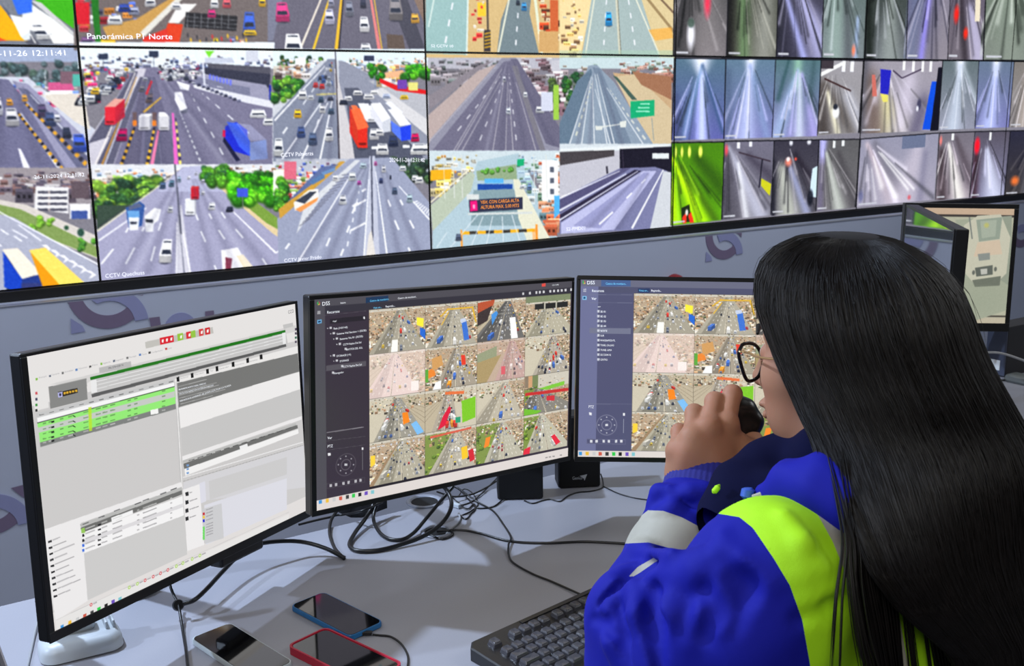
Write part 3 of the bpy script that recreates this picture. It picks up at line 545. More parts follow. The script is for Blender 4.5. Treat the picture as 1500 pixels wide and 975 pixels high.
p.L((140, 150, 150), 955, 172, 958, 206, 1.2); p.L((214, 218, 214), 878, 186, 912, 181, 1.6); p.P((210, 214, 210), 872, 184, 884, 184, 882, 190, 873, 190); p.P((210, 214, 210), 908, 178, 918, 176, 917, 186, 909, 186)
# --- I, variable sign over the ramp
p.R((196, 208, 214), 628, 220, 822, 250); p.city(rng, 630, 226, 700, 280, 60, 10, [(214, 190, 110), (180, 170, 140), (226, 150, 60), (150, 150, 140), (225, 222, 210)]); p.P((226, 168, 40), 631, 249, 662, 247, 660, 262, 631, 264)
p.P((170, 190, 200), 700, 236, 760, 224, 800, 300, 822, 362, 634, 364, 634, 330, 690, 262); p.P((176, 186, 170), 631, 300, 690, 250, 696, 256, 690, 280, 634, 338); p.L((226, 222, 200), 631, 296, 690, 246, 2)
p.city(rng, 756, 226, 790, 290, 40, 8, [(150, 170, 190), (200, 210, 214), (120, 150, 130)]); p.city(rng, 788, 224, 820, 330, 50, 12, [(206, 150, 120), (220, 216, 210), (200, 110, 80), (120, 150, 160)]); p.R((236, 238, 242), 794, 234, 818, 292)
for k in range(3): p.R((90, 96, 110), 806, 244 + 16 * k, 812, 252 + 16 * k)
p.P((140, 160, 130), 698, 250, 756, 240, 758, 262, 700, 264); p.trees(rng, 704, 246, 752, 252, 14, 4, ((80, 140, 60), (100, 160, 70)))
p.R((96, 170, 220), 710, 261, 738, 268); p.R((34, 74, 150), 700, 269, 751, 279); p.P((130, 152, 160), 694, 278, 752, 276, 800, 330, 690, 330); p.P((214, 214, 196), 752, 262, 760, 262, 812, 360, 776, 362, 760, 320)
p.P((50, 52, 72), 687, 292, 766, 288, 766, 306, 688, 311); p.R((206, 210, 210), 684, 284, 702, 292); p.L((200, 206, 206), 686, 313, 780, 311, 3); p.P((214, 30, 120), 689, 294, 699, 293, 700, 308, 689, 309); p.R((240, 160, 200), 693, 299, 696, 305)
p.P((26, 160, 110), 758, 233, 768, 232, 768, 242, 758, 243)
for k in range(9): p.L((232, 170, 40) if k % 2 == 0 else (60, 56, 50), 676 + 12 * k, 341 - .5 * k, 688 + 12 * k, 340.5 - .5 * k, 4.5)
p.L((226, 150, 60), 786, 328, 787, 352, 3); p.L((226, 150, 60), 676, 336, 677, 362, 2.5)
for L in ((708, 316, 690, 362), (722, 316, 712, 362), (736, 316, 738, 362), (750, 314, 764, 360), (700, 314, 660, 362), (655, 340, 640, 362)): p.L((206, 216, 222), *L, 1.2)
for x in (650, 664, 676, 800, 782): p.L((206, 210, 206), x, 226, x + 2, 290, 1.2)
p.car(672, 352, 9, 10, (90, 100, 120), 0); p.car(765, 276, 7, 6, (220, 225, 230), 0); p.car(776, 278, 7, 9, (120, 150, 190), 0); p.P((240, 130, 40), 780, 338, 788, 328, 788, 352, 781, 356, al=.4)
p.P((90, 170, 220), 812, 286, 820, 286, 820, 312, 812, 320)
# --- J, tunnel mouth
p.R((200, 208, 214), 820, 210, 990, 224); p.P((184, 184, 194), 820, 222, 912, 220, 910, 252, 820, 288); p.P((70, 66, 70), 820, 219, 900, 217, 900, 228, 820, 242); p.P((216, 222, 226), 820, 217, 980, 211, 980, 216, 820, 222)
p.P((28, 26, 40), 908, 218, 984, 214, 984, 256, 944, 248, 908, 246); p.R((214, 220, 222), 956, 224, 980, 232); p.L((60, 54, 70), 912, 220, 914, 250, 1)
p.P((120, 122, 156), 908, 246, 960, 244, 978, 250, 984, 334, 820, 342, 820, 290); p.P((86, 84, 116), 820, 292, 912, 246, 924, 246, 820, 312); p.P((48, 44, 66), 820, 314, 930, 248, 940, 250, 822, 324)
p.P((180, 182, 214), 822, 326, 942, 250, 962, 250, 900, 336, 822, 342); p.P((150, 152, 190), 840, 330, 944, 252, 952, 252, 880, 334); p.L((226, 228, 240), 820, 290, 908, 250, 2, 1); p.L((210, 212, 230), 820, 308, 918, 254, 3, 1.5); p.L((222, 224, 240), 820, 322, 935, 250, 2, 1)
p.P((196, 200, 206), 972, 250, 984, 252, 984, 334, 952, 336); p.L((232, 234, 244), 972, 248, 926, 334, 1.5, 3); p.L((236, 238, 246), 898, 310, 878, 328, 2.4); p.L((236, 238, 246), 926, 282, 918, 290, 2); p.L((236, 238, 246), 946, 262, 940, 268, 1.6)
p.L((60, 58, 70), 889, 243, 890, 254, 3)
# --- N, O top strips
p.R((200, 176, 130), 624, -30, 990, 84); p.P((150, 180, 180), 624, -30, 688, -30, 684, 80, 624, 78); p.L((206, 220, 216), 686, -10, 684, 80, 2.5); p.dash(668, -20, 650, 78, 4, 2, 3, duty=.4, pw=1); p.L((206, 220, 216), 628, 40, 640, -20, 2)
p.P((116, 130, 136), 752, -20, 780, -20, 776, 20, 790, 80, 728, 80, 734, 30); p.L((214, 216, 200), 748, -10, 730, 78, 2.5); p.L((214, 220, 200), 782, -20, 794, 80, 4); p.dash(762, -20, 755, 78, 5, 1.5, 2.4, duty=.4, pw=1)
p.L((90, 80, 70), 714, -20, 715, 44, 3); p.R((60, 56, 60), 709, 44, 719, 76); 
for k in range(5): p.L((226, 180, 50), 710, 50 + 5 * k, 719, 48 + 5 * k, 1.6)
p.R((230, 190, 60), 700, 4, 712, 24); p.city(rng, 786, -20, 822, 60, 24, 10, [(180, 70, 40), (220, 200, 170), (110, 70, 50)]); p.R((190, 100, 60), 806, 0, 818, 46); p.R((196, 160, 110), 790, 46, 818, 76)
p.city(rng, 690, -20, 708, 60, 14, 6, [(206, 60, 60), (230, 225, 215)]); p.car(768, 16, 8, 12, (70, 150, 210), 0); p.car(759, 8, 6, 8, (50, 60, 70), 0)
p.P((226, 206, 160), 820, -20, 872, -20, 850, 84, 820, 82); p.P((160, 176, 176), 870, -20, 934, -20, 970, 84, 852, 84); p.P((206, 190, 150), 934, -20, 990, -20, 990, 84, 966, 84); p.L((150, 130, 96), 942, -10, 990, 50, 4); p.L((120, 100, 80), 960, -10, 988, 20, 3)
p.L((196, 196, 180), 902, -20, 908, 80, 3); p.L((110, 110, 100), 904, -20, 910, 80, 1); p.L((214, 216, 200), 874, -20, 858, 80, 2); p.L((214, 216, 200), 928, -10, 966, 80, 2); p.dash(890, -20, 884, 78, 5, 1.5, 2.2, duty=.4, pw=1); p.dash(918, -20, 932, 78, 5, 1.5, 2.2, duty=.4, pw=1)
p.city(rng, 822, 0, 850, 80, 30, 7, [(236, 230, 214), (226, 190, 120), (150, 120, 90)]); p.car(892, 38, 10, 20, (60, 160, 225), 0); p.P((160, 190, 170), 820, 74, 988, 74, 988, 84, 820, 84, al=.5); p.P((226, 160, 60), 950, 44, 984, 40, 986, 56, 960, 60, al=.6)
def track(x0, y0, x1, y1, w0, w1, al=.22, c=(70, 70, 92)):
    a, b_ = pxw(x0, y0), pxw(x1, y1); xs_ = sorted((a[0], b_[0])); r = (xs_[0] - 30, a[1], xs_[1] + 30, b_[1]); k = 1.7; cw.beam(a, b_, w0 * k, w1 * k, c, al, r)
for L in ((238, 120, 300, 242, 2, 9), (246, 120, 345, 242, 2, 9), (256, 120, 392, 232, 2, 9), (206, 116, 180, 242, 1, 6), (212, 116, 206, 242, 1, 6), (219, 116, 240, 242, 1, 6), (200, 110, 150, 240, 1, 6),
          (484, 100, 418, 236, 1.5, 7), (488, 100, 455, 236, 1.5, 6), (490, 100, 482, 236, 1, 5), (258, 262, 175, 402, 2, 9), (262, 262, 215, 402, 2, 9), (266, 280, 250, 402, 2, 7), (282, 262, 310, 402, 2, 8), (286, 262, 350, 402, 2, 9), (290, 262, 396, 396, 2, 9),
          (534, 240, 440, 384, 2, 8), (538, 240, 480, 380, 2, 8), (541, 240, 516, 378, 1, 6), (556, 240, 585, 374, 1.5, 7), (560, 240, 614, 370, 2, 8), (20, 118, 60, 242, 2, 9), (0, 118, 0, 242, 2, 9), (32, 126, 128, 236, 1, 5),
          (741, 92, 690, 222, 1, 9), (744, 92, 735, 222, 1, 9), (747, 92, 770, 222, 1, 9), (752, 90, 812, 214, 1, 6), (870, 104, 864, 212, 1, 6), (878, 104, 912, 212, 1, 6), (866, 106, 846, 212, 1, 5), (950, 254, 905, 336, 3, 10), (938, 254, 862, 334, 2, 8)): track(*L)
for L in ((236, 110, 330, 242, 1, 5), (262, 262, 196, 402, 1, 5), (288, 262, 372, 400, 1, 5), (536, 240, 460, 380, 1, 4), (742, 92, 712, 222, 1, 4)): track(*L, al=.2, c=(196, 198, 214))
for k in range(60):
    t = rng.random() ** .7; x = 124 + 66 * (1 - t) + rng.uniform(-12, 12) * t + 22 * (1 - t); y = 92 + 62 * t; s_ = 3 + 9 * t; p.car(x, y, s_ * 1.3, s_, CARC[rng.integers(len(CARC))], .2)
for k in range(36): t = rng.random(); p.car(232 + 44 * t * rng.random() + 6 * t, 96 + 22 * t, 3 + 5 * t, 3 + 3 * t, CARC[rng.integers(6)], 0)
for k in range(26): t = rng.random() ** 1.3; p.car(486 - 30 * t * rng.random(), 92 + 40 * t, 2 + 6 * t, 2 + 6 * t, CARC[rng.integers(len(CARC))], 0)
# --- tunnel pictures: seen down a lit bore; each is base, glow, light streaks on the wet road, kerbs, vehicles
def tunnel(x0a, x0b, x1a, x1b, y0a, y1a, y0b, y1b, base, top, beams, extra=()):
    """corners: top-left (x0a,y0a) top-right (x1a,y0b) bottom-right (x1b,y1b) bottom-left (x0b,y1a)"""
    def f(u, v):
        xa, xb = x0a + (x0b - x0a) * v, x1a + (x1b - x1a) * v
        ya, yb = y0a + (y1a - y0a) * v, y0b + (y1b - y0b) * v
        return pxw(xa + (xb - xa) * u, ya + (yb - ya) * u)
    t = Pen(cw, f); t.R(base, 0, 0, 1, 1, c2=top)
    A = f(0, 0); Bq = f(1, 1); rect = (A[0], A[1], Bq[0], Bq[1])
    for u0, v0, u1, v1, w0, w1, c, al in beams:
        a, bb = f(u0, v0), f(u1, v1); k = (Bq[0] - A[0]); cw.beam(a, bb, w0 * k, w1 * k, c, al, rect)
    vp = beams[0][0] if beams[0][1] < .3 else .3
    for _ in range(16):
        u1 = rng.uniform(-.3, 1.3); k = (Bq[0] - A[0]); br = rng.random() < .5; c = np.array(base) * rng.uniform(.25, .6) if br else np.minimum(np.array(top) * 1.2 + rng.uniform(40, 90), 255)
        v0 = rng.uniform(.12, .5); a = f(vp + (u1 - vp) * v0, v0); v1 = rng.uniform(v0 + .2, 1.1); bb = f(vp + (u1 - vp) * v1, v1); cw.beam(a, bb, .008 * k, rng.uniform(.012, .04) * k, c, rng.uniform(.25, .6), rect)
    for e in extra: getattr(t, e[0])(*e[1:])
    t.R((190, 192, 200), .04, .955, .27, .975); t.R((14, 14, 20), .0, -.004, 1, .012); t.R((14, 14, 20), -.008, 0, .012, 1)
WH = (236, 240, 255); BL = (120, 130, 170)
T = tunnel
# row above
T(988, 987, 1068, 1064, -60, 82, -60, 83, (60, 62, 62), (112, 108, 112), [(.3, 0, .1, 1, .2, .3, (40, 40, 42), .7), (.6, 0, .6, 1, .2, .4, (150, 144, 146), .5)], (('B', (240, 60, 90), .62, .45, .09, .2, .9, .8), ('B', (235, 235, 245), .32, .78, .1, .2, .95, .6), ('B', (60, 80, 70), .32, .66, .08, .06, .8, .4)))
T(1068, 1064, 1141, 1137, -60, 83, -60, 84, (40, 44, 38), (90, 90, 82), [(.3, 0, .35, 1, .1, .14, (110, 140, 100), .8), (.75, 0, .75, 1, .2, .25, (150, 152, 146), .8), (.02, 0, .02, 1, .1, .15, (20, 20, 18), .9)])
T(1141, 1137, 1208, 1204, -60, 84, -60, 85, (54, 54, 66), (80, 78, 98), [(.5, .4, 1, .9, .1, .3, (180, 180, 220), .9), (.2, .4, .6, 1, .05, .08, (190, 195, 255), .8), (0, .6, .1, 1, .2, .3, (36, 36, 46), .8)])
T(1208, 1204, 1272, 1268, -60, 85, -60, 86, (84, 100, 96), (120, 128, 132), [(.3, 0, .3, 1, .15, .2, (150, 170, 164), .7), (.8, .6, .75, 1, .04, .06, (170, 190, 230), .7), (.5, 0, .6, 1, .06, .1, (80, 84, 90), .6)], (('B', (255, 130, 90), .72, .92, .06, .08, .9, .9),))
T(1272, 1267, 1332, 1327, -60, 86, -60, 87, (44, 52, 44), (96, 100, 106), [(.6, .3, .6, 1, .05, .3, (150, 158, 156), .8), (0, .3, .1, 1, .15, .12, (24, 30, 24), .9)])
T(1332, 1327, 1394, 1388, -60, 87, -60, 87, (80, 80, 110), (120, 116, 130), [(.6, 0, .35, 1, .05, .08, (150, 140, 230), .9), (.3, 0, .1, 1, .2, .2, (110, 120, 150), .6), (.9, 0, .9, 1, .2, .3, (150, 144, 150), .6)])
T(1394, 1388, 1446, 1440, -60, 87, -60, 88, (90, 84, 100), (110, 104, 112), [(.6, .5, .9, 1, .1, .3, (190, 186, 214), .8), (.3, .4, .5, 1, .1, .1, (50, 44, 50), .8)], (('B', (235, 40, 30), .2, .55, .1, .12, .9, .7), ('B', (240, 50, 30), .48, .74, .09, .08, .9, .7), ('R', (220, 210, 190), .72, .4, .86, .62)))
T(1446, 1440, 1540, 1540, -60, 88, -60, 89, (96, 110, 96), (118, 124, 118), [(.4, 0, .4, 1, .15, .3, (140, 150, 140), .6)])
# middle row
T(988, 984, 1063, 1060, 84, 205, 85, 203, (84, 110, 128), (96, 100, 160), [(.52, -.05, .55, .25, .22, .06, WH, 1), (.54, .2, .58, 1, .05, .12, (200, 210, 255), .95), (.54, .1, .2, 1, .03, .1, (120, 150, 190), .7), (.56, .1, .98, .9, .04, .05, (60, 84, 120), .7), (.0, .5, .15, 1, .12, .1, (60, 66, 100), .6)])
T(1063, 1060, 1136, 1131, 85, 203, 86, 201, (96, 120, 140), (118, 120, 170), [(.5, -.05, .5, .2, .12, .06, WH, .95), (.5, .1, .45, 1, .06, .22, (186, 196, 236), .85), (.5, .1, .9, 1, .04, .1, (140, 160, 200), .6), (.05, .2, .1, 1, .1, .1, (70, 86, 110), .5)])
T(1136, 1131, 1203, 1197, 86, 201, 87, 199, (84, 112, 118), (130, 128, 176), [(.5, 0, .5, .3, .1, .1, (150, 190, 170), .8), (.5, .15, .1, 1, .04, .2, (160, 180, 214), .8), (.55, .2, .6, 1, .04, .12, (200, 210, 226), .85), (.6, .2, .95, 1, .04, .1, (176, 170, 226), .7), (.3, 0, .1, .5, .03, .06, (50, 80, 84), .7), (.85, 0, .8, .5, .05, .1, (60, 84, 90), .6)])
T(1203, 1197, 1265, 1258, 87, 198, 88, 194, (150, 148, 154), (140, 138, 140), [(.1, .35, .9, 1, .12, .16, (90, 84, 80), .8), (0, .5, .15, 1, .2, .2, (64, 58, 56), .9), (.2, .45, .5, 1, .05, .08, (226, 222, 200), .9), (.7, .5, 1.1, 1, .12, .2, (176, 178, 190), .8)], (('L', (236, 238, 240), 0, .2, .5, .05, .05), ('R', (60, 54, 60), 0, 0, .3, .12), ('L', (60, 40, 40), .1, .25, .75, .42, .025), ('R', (230, 232, 240), .5, 0, .58, .16), ('R', (230, 232, 240), .7, 0, .78, .16), ('B', (236, 238, 244), .42, .7, .1, .1, 1, .4), ('B', (40, 44, 54), .4, .63, .07, .05, 1, .4)))
T(1265, 1258, 1381, 1374, 88, 194, 88, 191, (150, 146, 156), (150, 146, 160), [(.1, .3, .2, 1, .1, .2, (110, 96, 90), .9), (.3, .5, .45, 1, .06, .16, (206, 200, 160), .9), (.6, .3, .5, 1, .1, .12, (196, 190, 206), .8), (.8, .6, .7, 1, .08, .1, (90, 86, 110), .7), (0, 0, 0, 1, .08, .08, (84, 84, 92), .9)], (('P', (40, 40, 170), .22, .12, .36, .14, .34, .5, .24, .46), ('P', (214, 206, 110), .24, .46, .34, .48, .34, .58, .28, .58), ('L', (70, 60, 80), .38, .14, .5, .25, .02), ('L', (70, 60, 80), .5, .25, .75, .12, .02), ('R', (238, 238, 244), .5, 0, .53, .14), ('R', (238, 238, 244), .62, 0, .65, .16), ('R', (238, 238, 244), .74, 0, .77, .16), ('R', (238, 238, 244), .84, 0, .87, .16), ('P', (20, 80, 200), .88, .3, .94, .3, .9, .98, .8, .98), ('P', (16, 16, 30), .95, .1, 1, .1, 1, 1, .9, 1), ('B', (60, 60, 84), .74, .62, .035, .1, .9, .5), ('B', (230, 232, 244), .72, .68, .02, .05, .9, .5), ('P', (190, 110, 100), .12, .2, .16, .2, .2, .5, .14, .5)))
T(1381, 1374, 1434, 1428, 88, 190, 88, 188, (96, 108, 112), (140, 142, 158), [(.5, -.05, .5, .2, .14, .08, WH, .95), (.5, .1, .4, 1, .06, .25, (190, 200, 216), .85), (.6, .1, 1, .6, .05, .05, (170, 180, 190), .7)])
T(1434, 1428, 1486, 1478, 88, 188, 88, 186, (100, 114, 134), (120, 122, 170), [(.5, -.05, .5, .2, .12, .08, WH, .95), (.5, .1, .4, 1, .06, .25, (186, 196, 240), .85)])
T(1486, 1478, 1545, 1540, 88, 186, 89, 184, (120, 116, 112), (140, 136, 140), [(.4, .1, .4, 1, .1, .25, (170, 160, 150), .8)])
# lower row
T(984, 983, 1061, 1056, 208, 330, 207, 322, (70, 120, 4), (96, 160, 10), [(.02, .2, .6, 1, .03, .16, (190, 240, 10), .95), (.2, .3, .9, 1, .06, .08, (60, 90, 0), .7), (.0, .5, .1, 1, .1, .12, (200, 240, 30), .7), (.5, .2, 1, .6, .1, .2, (40, 70, 0), .7), (.5, .7, .6, 1, .05, .1, (160, 220, 10), .7)], tuple(('B', (246, 255, 120), u, .12, w, .09, 1, .6) for u, w in ((.08, .02), (.2, .03), (.34, .04), (.55, .05))) + (('P', (30, 40, 20), .2, .8, .36, .76, .42, .98, .22, .98), ('P', (230, 60, 40), .22, .92, .3, .86, .3, .99, .24, .99), ('P', (230, 60, 40), .34, .9, .4, .86, .46, .99, .38, .99), ('B', (250, 250, 240), .31, .86, .03, .05, 1, .5)))
T(1061, 1057, 1134, 1129, 206, 321, 205, 315, (110, 108, 124), (96, 94, 104), [(.1, .1, .8, 1, .04, .2, (190, 192, 210), .85), (.05, .2, .1, 1, .1, .2, (76, 74, 84), .8), (.3, .3, .5, 1, .03, .08, (230, 232, 240), .8), (.5, .2, 1, .5, .06, .1, (70, 66, 80), .8)], (('R', (236, 238, 250), .26, .02, .32, .1), ('R', (236, 238, 250), .5, .01, .56, .08), ('L', (60, 50, 60), .3, .15, .95, .28, .02), ('L', (30, 28, 40), .78, .25, .74, .62, .03), ('P', (190, 190, 40), .78, .5, .98, .58, .96, .74, .78, .6), ('B', (240, 80, 90), .05, .12, .05, .1, .8, .7)))
T(1134, 1129, 1200, 1195, 205, 314, 204, 310, (56, 54, 66), (90, 88, 96), [(.2, .4, .4, 1, .1, .25, (196, 200, 190), .85), (.4, .4, .8, 1, .06, .1, (160, 166, 200), .8), (.0, .3, .05, 1, .06, .06, (30, 30, 40), .9), (.5, .2, 1, .7, .05, .1, (40, 36, 46), .8)], (('B', (240, 140, 120), .34, .3, .1, .08, 1, .8), ('B', (250, 250, 255), .33, .26, .05, .04, 1, .6), ('B', (230, 90, 70), .5, .26, .04, .03, .9, .7), ('P', (200, 220, 236), .88, .4, 1, .36, 1, .8, .84, .78), ('B', (24, 26, 36), .86, .8, .08, .14, .9, .4), ('B', (236, 238, 250), .38, .04, .05, .05, .9, .6), ('B', (236, 238, 250), .78, .03, .06, .05, .9, .6)))
T(1200, 1195, 1260, 1252, 204, 309, 203, 304, (90, 90, 92), (110, 108, 112), [(.1, 0, .1, .3, .1, .06, (190, 190, 255), .9), (.2, .2, .6, 1, .04, .16, (190, 196, 190), .85), (.5, .2, 1, .9, .06, .16, (74, 72, 76), .8), (.1, .3, .1, 1, .06, .1, (110, 104, 130), .7)], (('R', (226, 232, 236), .34, .02, .4, .12), ('R', (226, 232, 236), .56, .02, .62, .1)))
T(1260, 1253, 1375, 1368, 203, 303, 194, 292, (140, 140, 158), (160, 156, 172), [(.1, .1, .5, 1, .03, .1, (200, 186, 196), .8), (.2, .1, .5, .7, .04, .12, (110, 108, 120), .7), (.75, .2, .6, 1, .08, .2, (186, 180, 194), .8), (.85, .3, .82, 1, .04, .06, (120, 118, 140), .6)], (('R', (104, 112, 136), .54, .0, .84, .2), ('B', (96, 100, 140), .06, .85, .04, .12, .7, .6), ('B', (200, 80, 90), .68, .93, .03, .05, .8, .7)))
T(1376, 1370, 1428, 1419, 194, 292, 192, 289, (110, 106, 116), (150, 140, 150), [(.3, .2, .7, 1, .05, .2, (232, 230, 226), .9), (.1, .3, .2, 1, .1, .16, (60, 50, 54), .85), (.5, .1, 1, .7, .06, .16, (84, 76, 84), .8)], (('B', (250, 130, 120), .06, .12, .05, .1, .8, .7), ('R', (232, 236, 240), .36, .02, .42, .12)))
T(1428, 1420, 1480, 1471, 192, 289, 191, 286, (84, 80, 92), (130, 130, 156), [(.4, .3, .7, 1, .06, .3, (200, 204, 226), .9), (.1, .4, .1, 1, .1, .14, (60, 36, 44), .85)], (('B', (245, 30, 50), .1, .22, .1, .16, 1, .6), ('R', (232, 236, 240), .42, .02, .48, .14)))
T(1480, 1471, 1545, 1540, 191, 286, 190, 282, (44, 44, 60), (60, 56, 56), [(.6, .2, .6, 1, .1, .2, (170, 180, 200), .7)], (('B', (230, 120, 60), .2, .78, .12, .1, .9, .7),))
cw.noise((0, 0, cw.w, cw.h), 5, rng, 2)
cwa = blur(down2(cw.a), 1)
cwa = cwa + .35 * (cwa - blur(cwa, 4)); L_ = cwa.mean(2, keepdims=True); cwa = np.clip(L_ + (cwa - L_) * 1.1, 0, 255); cwa = np.clip((cwa - 116) * 1.16 + 126, 4, 255)
gd = 2 * d_
m_feed = screen_mat('video_wall_screen', 1.0, 0.35, 'NONE', 0.25)
m_capw = mat('caption_white', (236, 238, 246), emit=.9)
m_case = mat('matte_black_casing', (12, 12, 14), 0.45)
COLN = {-1: 'far left', 0: 'second', 1: 'third', 2: 'fourth', 3: 'fifth', 4: 'rightmost'}
DESC = {(0, -1): 'showing a yellow lorry beside a grass verge', (0, 0): 'showing crowded toll lanes and cars on grey lanes', (0, 1): 'showing pale roads through sand', (0, 2): 'showing dim tunnels, the leftmost with a red light', (0, 3): 'showing dim tunnels, one with two red lights', (0, 4): 'with a dim greenish tunnel, cut by right edge',
        (1, -1): 'with a barrier queue above two box lorries', (1, 0): 'showing a toll plaza above a wide motorway with trees', (1, 1): 'with a green road sign and orange lettered sign', (1, 2): 'showing eight tunnels, one of them bright green', (1, 3): 'showing tunnels, one with a tall blue lorry', (1, 4): 'with tunnels cut by the right edge'}
DESC[(1, 0)] = 'with toll plaza, crossing and motorway with trees'
for row in (0, 1):
    for i in range(-1, 5):
        x0, x1 = i * PW + .004, (i + 1) * PW - .004
        z0, z1 = ((.004, PH - .004) if row == 0 else (-PH + .004, -.004))
        root = empty('video_wall_screen', ((x0 + x1) / 2, 0.02, ZF + z0), ('upper' if row == 0 else 'lower') + ' row video wall screen ' + DESC[(row, i)], 'screen', 'video wall screens')
        q = MB(); q.box(i * PW + .0006, (i + 1) * PW - .0006, 0.002, 0.058, ZF + z0 - .0036, ZF + z1 + .0036); q.build('casing', m_case, root, world=True)
        vis0 = max(x0, -0.39); xs = np.arange(vis0, x1, gd * (1 if i < 2 else 1.35)); xs = np.append(xs, x1)
        if vis0 > x0: xs = np.concatenate([np.linspace(x0, vis0, 160)[:-1], xs])
        ztop = min(z1, .36); zs = np.append(np.arange(z0, ztop, gd), ztop)
        if z1 > ztop: zs = np.append(zs, np.linspace(ztop, z1, 60)[1:])
        zs = zs[::-1]
        ci = np.clip((np.where(xs < -.39, -.78 - xs, xs) - WX0).__truediv__(gd).astype(int), 0, cwa.shape[1] - 1); ri = np.clip((WZ1 - np.where(zs > .36, .72 - zs, zs)).__truediv__(gd).astype(int), 0, cwa.shape[0] - 1)
        colr = cwa[ri][:, ci]
        T0 = np.array(wmat(root).translation)
        grid_mesh('screen', xs, zs, lambda X, Z: np.stack([X - T0[0], np.full_like(X, -T0[1]), Z + ZF - T0[2]], 1), colr, m_feed, root)
        # lettering laid over the pictures
        tb = MB(); pl = (np.array([0, 0.0, 0]), np.array([0, -1.0, 0])); mine = []
        if (row, i) == (1, -1): mine = [("-11-26 12:11:41", -2, 82.5, 99, 81, 8.5), ("26-11-2024 12:11:42", 50, 262, 124, 258, 5.5)]
        if (row, i) == (0, 0): mine = [("Panorámica P1 Norte", 127, 57, 253, 57.5, 8.5)]
        if (row, i) == (1, 0): mine = [("CCTV Palmeras", 411, 230, 459, 227, 6), ("CCTV Quechuas", 154, 407, 212, 401.5, 6), ("CCTV Javier Prado", 416, 384, 471, 378, 5), ("2024-11-26 12:11:42", 570, 237, 622, 237, 6)]
        if (row, i) == (0, 1): mine = [("S2 CCTV 10", 631, 69, 664, 69.5, 4)]
        if (row, i) == (1, 1): mine = [("S2-PMD01", 829, 338, 858, 336, 5)]
        if mine:
            for s_, a0, b0, a1, b1, h in mine:
                tb = MB(); px_text(tb, s_, pl, a0, b0, a1, b1, h, 0.0015); tb.build('caption', m_capw, root, world=True)
        if (row, i) == (1, 1):
            tb = MB(); px_text(tb, "VEH. CON CARGA ALTA", pl, 704, 298.5, 760, 295.5, 5.0, .0015); px_text(tb, "ALTURA MAX. 5.00 MTS", pl, 704, 306, 760, 303, 5.0, .0015)
            tb.build('sign_lettering', mat('caption_orange', (246, 150, 50), emit=.9), root, world=True)
        if (row, i) == (1, 2) or (row, i) == (0, 2): pass
b = MB(); b.box(-PW - .02, 5 * PW + .02, -0.012, 0.058, ZF - PH - .036, ZF - PH - .0005, .003)
b.box(-PW - .02, 5 * PW + .02, -0.012, 0.058, ZF + PH + .0005, ZF + PH + .03, .003)
b.box(-PW - .03, -PW - .001, -0.012, 0.058, ZF - PH - .036, ZF + PH + .03, .003); b.box(5 * PW + .001, 5 * PW + .03, -0.012, 0.058, ZF - PH - .036, ZF + PH + .03, .003)
tag(b.build('video_wall_frame', m_case), 'long black frame edging the whole video wall', 'frame')
rb = onY(985, 405, YL)
b = MB(); b.lathe([(.046, 0), (.05, .01), (.048, .03), (.036, .052), (.018, .062), (.001, .064)], n=28)
T = Matrix.Translation((rb[0], YL - .0004, rb[2] - .036)) @ Matrix.Rotation(math.radians(90), 4, 'X')
b.v = [tuple(T @ Vector(v)) for v in b.v]
tag(b.build('alarm_bell', mat('red_plastic', (150, 30, 36), .4), smooth=True), 'round red object on the wall peeping over the third monitor', 'alarm')
# ================================================================ the desk
ZD = 0.78
m_desk = mat('desk_laminate', (150, 151, 160), 0.42, noise=0.02, nscale=400, bump=0.03, bscale=900)
m_edge = mat('desk_edge_band', (96, 88, 84), 0.5)
m_leg = mat('desk_panel', (150, 152, 160), 0.5)
YB, YF, XL, XR = -1.845, -2.62, -0.592, 3.1
root = empty('desk', (XL, YB, 0), 'long grey laminate desk carrying the monitors, phones and keyboard', 'desk')
def plain_plate():
    """solid desk top; dark discs in the grommets stand in for holes"""
    b = MB(); b.box(XL, XR, YF, YB, ZD - .028, ZD, .0015); return b
plain_plate().build('tabletop', m_desk, root, world=True)
b = MB(); b.box(XL - .002, XL - .0001, YF, YB, ZD - .028, ZD - .0008); b.build('edge_band', m_edge, root, world=True)
for x in (XL + .02, 1.05, XR - .06):
    b = MB(); b.box(x, x + .03, YF + .06, YB - .02, 0, ZD - .0281, .002); b.build('side_panel', m_leg, root, world=True)
b = MB(); b.box(XL + .06, XR - .06, YB - .06, YB - .045, .25, ZD - .0281, .001); b.build('modesty_panel', m_leg, root, world=True)

